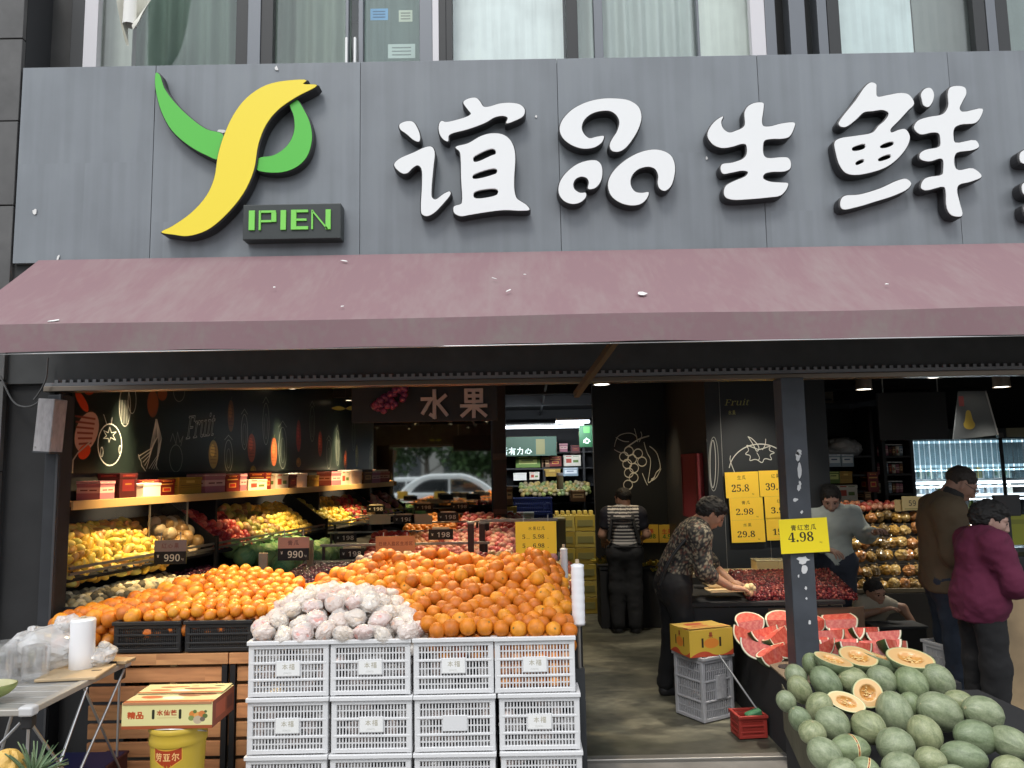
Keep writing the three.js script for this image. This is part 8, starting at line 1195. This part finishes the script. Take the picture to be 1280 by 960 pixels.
// 5: man in the brown jacket
{
  const p = P(1187, 745, 5.65);
  person('person in a brown jacket and blue jeans with glasses looking down beside the counter', V3(p.x - 0.02, 0, -5.65), Math.PI / 2 - 0.25, { ...legs(0.095), pelvis: [0, 0.9, 0], waist: [0, 1.05, 0.0], chest: [0, 1.24, 0.0], neck: [0, 1.4, 0.055], nape: [0, 1.45, 0.1], head: [0, 1.515, 0.145], front: V3(0, -0.1, 1).normalize(), shL: [0.19, 1.34, 0.01], shR: [-0.19, 1.34, 0.01], elL: [0.25, 1.08, 0.03], elR: [-0.25, 1.07, 0.0], wrL: [0.16, 0.98, 0.26], wrR: [-0.14, 0.98, 0.22] },
    { size: 1.04, hair: 'short', headTilt: 0.62, headTurn: 0.0, skin: [0.26, 0.14, 0.095], fat: 1.12, hairC: [0.02, 0.014, 0.01], clothes: [
      { name: 'jacket', parts: [...TOP, ['armL'], ['armR'], ['foreL', 0, 0.92], ['foreR', 0, 0.92]], thick: 0.036, fold: 0.013, freq: 8, color: [0.088, 0.062, 0.034], clips: [[[0, -1, 0], -0.8]] },
      { name: 'jeans', parts: TROUS.map((q) => (q[0] === 'pelvis' ? ['pelvis', 0, 1, -0.015] : q)), thick: 0.016, fold: 0.014, freq: 7, color: [0.016, 0.024, 0.04] }],
      extra: (t, headM) => { const g = mesh('collar', iso([cap([0, 1.37, 0.035], [0, 1.455, 0.09], 0.086, 0.076, { k: 0.03 })], 0.01, [[[0, 0.85, 0.5], 1.305]]), std([0.018, 0.017, 0.017], 0.9), t); rumple(g.geometry, 0.005, 30); const fr = join([...[-1, 1].map((s) => ni(new THREE.TorusGeometry(0.022, 0.0022, 6, 20)).scale(1.1, 0.75, 1).translate(s * 0.031, 0.004, 0.098)), ...[-1, 1].map((s) => bar(V3(s * 0.054, 0.008, 0.096), V3(s * 0.08, 0.008, -0.005), 0.003, 0.003)), bar(V3(-0.008, 0.006, 0.1), V3(0.008, 0.006, 0.1), 0.003, 0.003)]); const m = mesh('glasses', fr, M.black, t); m.applyMatrix4(headM); } });
}
// 6: woman in the purple red jacket
{
  const p = P(1234, 760, 5.05);
  person('person in a purple red jacket at the counter on the right edge, hands forward', V3(p.x - 0.05, 0, -5.05), Math.PI / 2 - 0.05, { ...legs(0.09), pelvis: [0, 0.86, 0], waist: [0, 1.0, 0.01], chest: [0, 1.15, 0.03], neck: [0, 1.27, 0.065], nape: [0, 1.31, 0.09], head: [0, 1.365, 0.12], front: V3(0, -0.15, 1).normalize(), shL: [0.165, 1.22, 0.05], shR: [-0.165, 1.22, 0.05], elL: [0.24, 1.0, 0.1], elR: [-0.25, 0.98, 0.1], wrL: [0.12, 0.93, 0.3], wrR: [-0.13, 0.93, 0.3] },
    { hair: 'curl', headTilt: 0.42, headTurn: -0.4, skin: [0.4, 0.25, 0.2], fat: 0.92, clothes: [
      { name: 'jacket', parts: [...TOP.filter((q) => q[0] !== 'pelvis'), ['pelvis', 0, 1, 0.018], ['armL'], ['armR'], ['foreL', 0, 0.9], ['foreR', 0, 0.9]], thick: 0.024, fold: 0.016, freq: 11, color: [0.085, 0.006, 0.03], clips: [[[0, -1, 0], -0.735]], more: [cap([0, 0.94, 0.0], [0, 0.72, -0.01], 0.145, 0.155, { k: 0.06, flat: V3(0, 0, 1), f: 0.88 })] },
      { name: 'trousers', parts: TROUS.map((q) => (q[0] === 'pelvis' || q[0] === 'belly' ? [...q.slice(0, 1), q[1] ?? 0, q[2] ?? 1, -0.02] : q)), thick: 0.018, color: [0.006, 0.006, 0.007], clips: [[[0, 1, 0], 0.86]] }],
      extra: (t) => { const g = mesh('collar', iso([cap([0, 1.24, 0.055], [0, 1.3, 0.1], 0.08, 0.072, { k: 0.03 })], 0.01, [[[0, 0.8, 0.6], 1.09]]), std([0.08, 0.005, 0.028], 0.9), t); rumple(g.geometry, 0.005, 30); } });
}
// ---------------------------------------------------------------- across the street: what the mirror and the panes reflect
function car(label, x, z, turn) {
  const t = thing('parked_car', label, 'car', V3(x, -0.17, z), turn), body = new THREE.Shape(); // side view, x forward
  body.moveTo(-2.2, 0.28); body.lineTo(-2.22, 0.75); body.quadraticCurveTo(-2.15, 0.95, -1.9, 0.98); body.lineTo(1.0, 0.95); body.quadraticCurveTo(1.9, 0.88, 2.1, 0.7); body.lineTo(2.2, 0.4); body.lineTo(2.15, 0.25); body.closePath();
  const cab = new THREE.Shape(); cab.moveTo(-1.95, 0.96); cab.quadraticCurveTo(-1.5, 1.5, -0.9, 1.55); cab.lineTo(0.0, 1.55); cab.quadraticCurveTo(0.5, 1.5, 1.15, 0.95); cab.closePath();
  const ex = (s, w, b) => ni(new THREE.ExtrudeGeometry(s, { depth: w, bevelEnabled: true, bevelThickness: b, bevelSize: b, bevelSegments: 3, curveSegments: 10 })).translate(0, 0, -w / 2);
  const wm = phys([0.72, 0.73, 0.74], 0.25, { clearcoat: 1 }), gm = phys([0.015, 0.018, 0.02], 0.06, { clearcoat: 1 });
  mesh('body', ex(body, 1.6, 0.06), wm, t); mesh('roof', ex(cab, 1.3, 0.08), wm, t);
  const win = new THREE.Shape(); win.moveTo(-1.6, 1.03); win.quadraticCurveTo(-1.3, 1.42, -0.9, 1.46); win.lineTo(-0.38, 1.46); win.lineTo(-0.38, 1.03); win.closePath(); const win2 = new THREE.Shape(); win2.moveTo(-0.3, 1.03); win2.lineTo(-0.3, 1.46); win2.lineTo(0.0, 1.46); win2.quadraticCurveTo(0.4, 1.42, 0.85, 1.03); win2.closePath();
  for (const s of [-1, 1]) for (const w of [win, win2]) mesh('side_window', ni(new THREE.ExtrudeGeometry(w, { depth: 0.02, bevelEnabled: false })).translate(0, 0, s * 0.735 - 0.01), gm, t);
  for (const x of [-1.35, 1.35]) for (const z of [-0.78, 0.78]) { const w = mesh('wheel', ni(new THREE.CylinderGeometry(0.32, 0.32, 0.2, 28)).rotateX(Math.PI / 2).translate(x, 0.32, z), M.black, t); mesh('rim', ni(new THREE.CylinderGeometry(0.2, 0.2, 0.22, 20)).rotateX(Math.PI / 2).translate(x, 0.32, z), M.steel, w); }
  for (const z of [-0.6, 0.6]) { mesh('headlight', at(rb(0.1, 0.14, 0.34, 0.03), 2.12, 0.68, z), std([0.6, 0.62, 0.65], 0.15), t); mesh('tail_light', at(rb(0.06, 0.2, 0.24, 0.02), -2.25, 0.8, z), std([0.35, 0.02, 0.02], 0.3), t); }
  return t;
}
car('white car parked in the street, seen only in the wall mirror', -1.9, 4.0, 0).scale.setScalar(1.08); car('second white car farther out in the street, seen in the wall mirror', -4.6, 7.4, Math.PI);
{
  struct('far_pavement', muv(at(rb(60, 0.15, 5, 0.02), 0, -0.1, 14.6)), paveMat);
  const leafG = new THREE.PlaneGeometry(0.22, 0.16), lm = std([0.05, 0.1, 0.03], 0.7, { side: THREE.DoubleSide });
  const tree = (x, z, h, l) => { const t = thing('street_tree', l, 'tree', V3(x, -0.03, z)); const tr = new THREE.LatheGeometry([[0.2, 0], [0.15, h * 0.3], [0.1, h * 0.6], [0.02, h * 0.9]].map((a) => new THREE.Vector2(...a)), 12); mesh('trunk', ni(tr), std([0.1, 0.08, 0.06], 0.95), t); for (let i = 0; i < 5; i++) mesh('limb', bar(V3(0, h * (0.4 + 0.08 * i), 0), V3(Math.cos(i * 2.2) * 1.2, h * (0.6 + 0.07 * i), Math.sin(i * 2.2) * 1.2), 0.06, 0.06, true), std([0.1, 0.08, 0.06], 0.95), t);
    const n = 3200, m = new THREE.InstancedMesh(leafG, lm, n), o = new THREE.Object3D(), c = new THREE.Color(), cl = Array.from({ length: 22 }, () => V3(rr(-1.7, 1.7), h * rr(0.5, 1.02), rr(-1.7, 1.7))); for (let i = 0; i < n; i++) { const q = cl[i % 22]; o.position.set(q.x + rr(-1, 1) * rnd() * 1.1, q.y + rr(-1, 1) * rnd() * 0.9, q.z + rr(-1, 1) * rnd() * 1.1); o.rotation.set(rr(0, 6), rr(0, 6), rr(0, 6)); o.updateMatrix(); m.setMatrixAt(i, o.matrix); const k = rr(0.5, 1.4); c.setRGB(k, k, k * 0.9); m.setColorAt(i, c); } m.name = 'crown'; m.userData.kind = 'stuff'; t.add(m); };
  tree(-4.2, 13.4, 3.9, 'leafy street tree across the road, seen in the left part of the mirror'); tree(-0.9, 13.8, 3.6, 'leafy street tree across the road, seen in the right part of the mirror'); tree(4.5, 13.2, 5.8, 'leafy street tree across the road, right of the mirrored ones');
  const b = thing('opposite_building', 'pale building across the street, seen only in reflections', 'building', V3(-2, 0, 24)); mesh('wall', at(bx(36, 9, 0.6), 0, 4.4, 0), std([0.3, 0.29, 0.27], 0.9), b); mesh('parapet', at(bx(36.4, 0.3, 0.9), 0, 9.05, 0), std([0.36, 0.35, 0.33], 0.9), b);
  for (let k = 0; k < 3; k++) for (let i = 0; i < 12; i++) { const w = mesh('window', at(rb(1.6, 1.5, 0.12), -16.5 + i * 3, 1.9 + k * 2.8, -0.34), std([0.03, 0.035, 0.04], 0.15), b); mesh('frame', at(rb(0.06, 1.5, 0.14), -16.5 + i * 3, 1.9 + k * 2.8, -0.342), M.white, w); }
}
renderer.render(scene, camera);
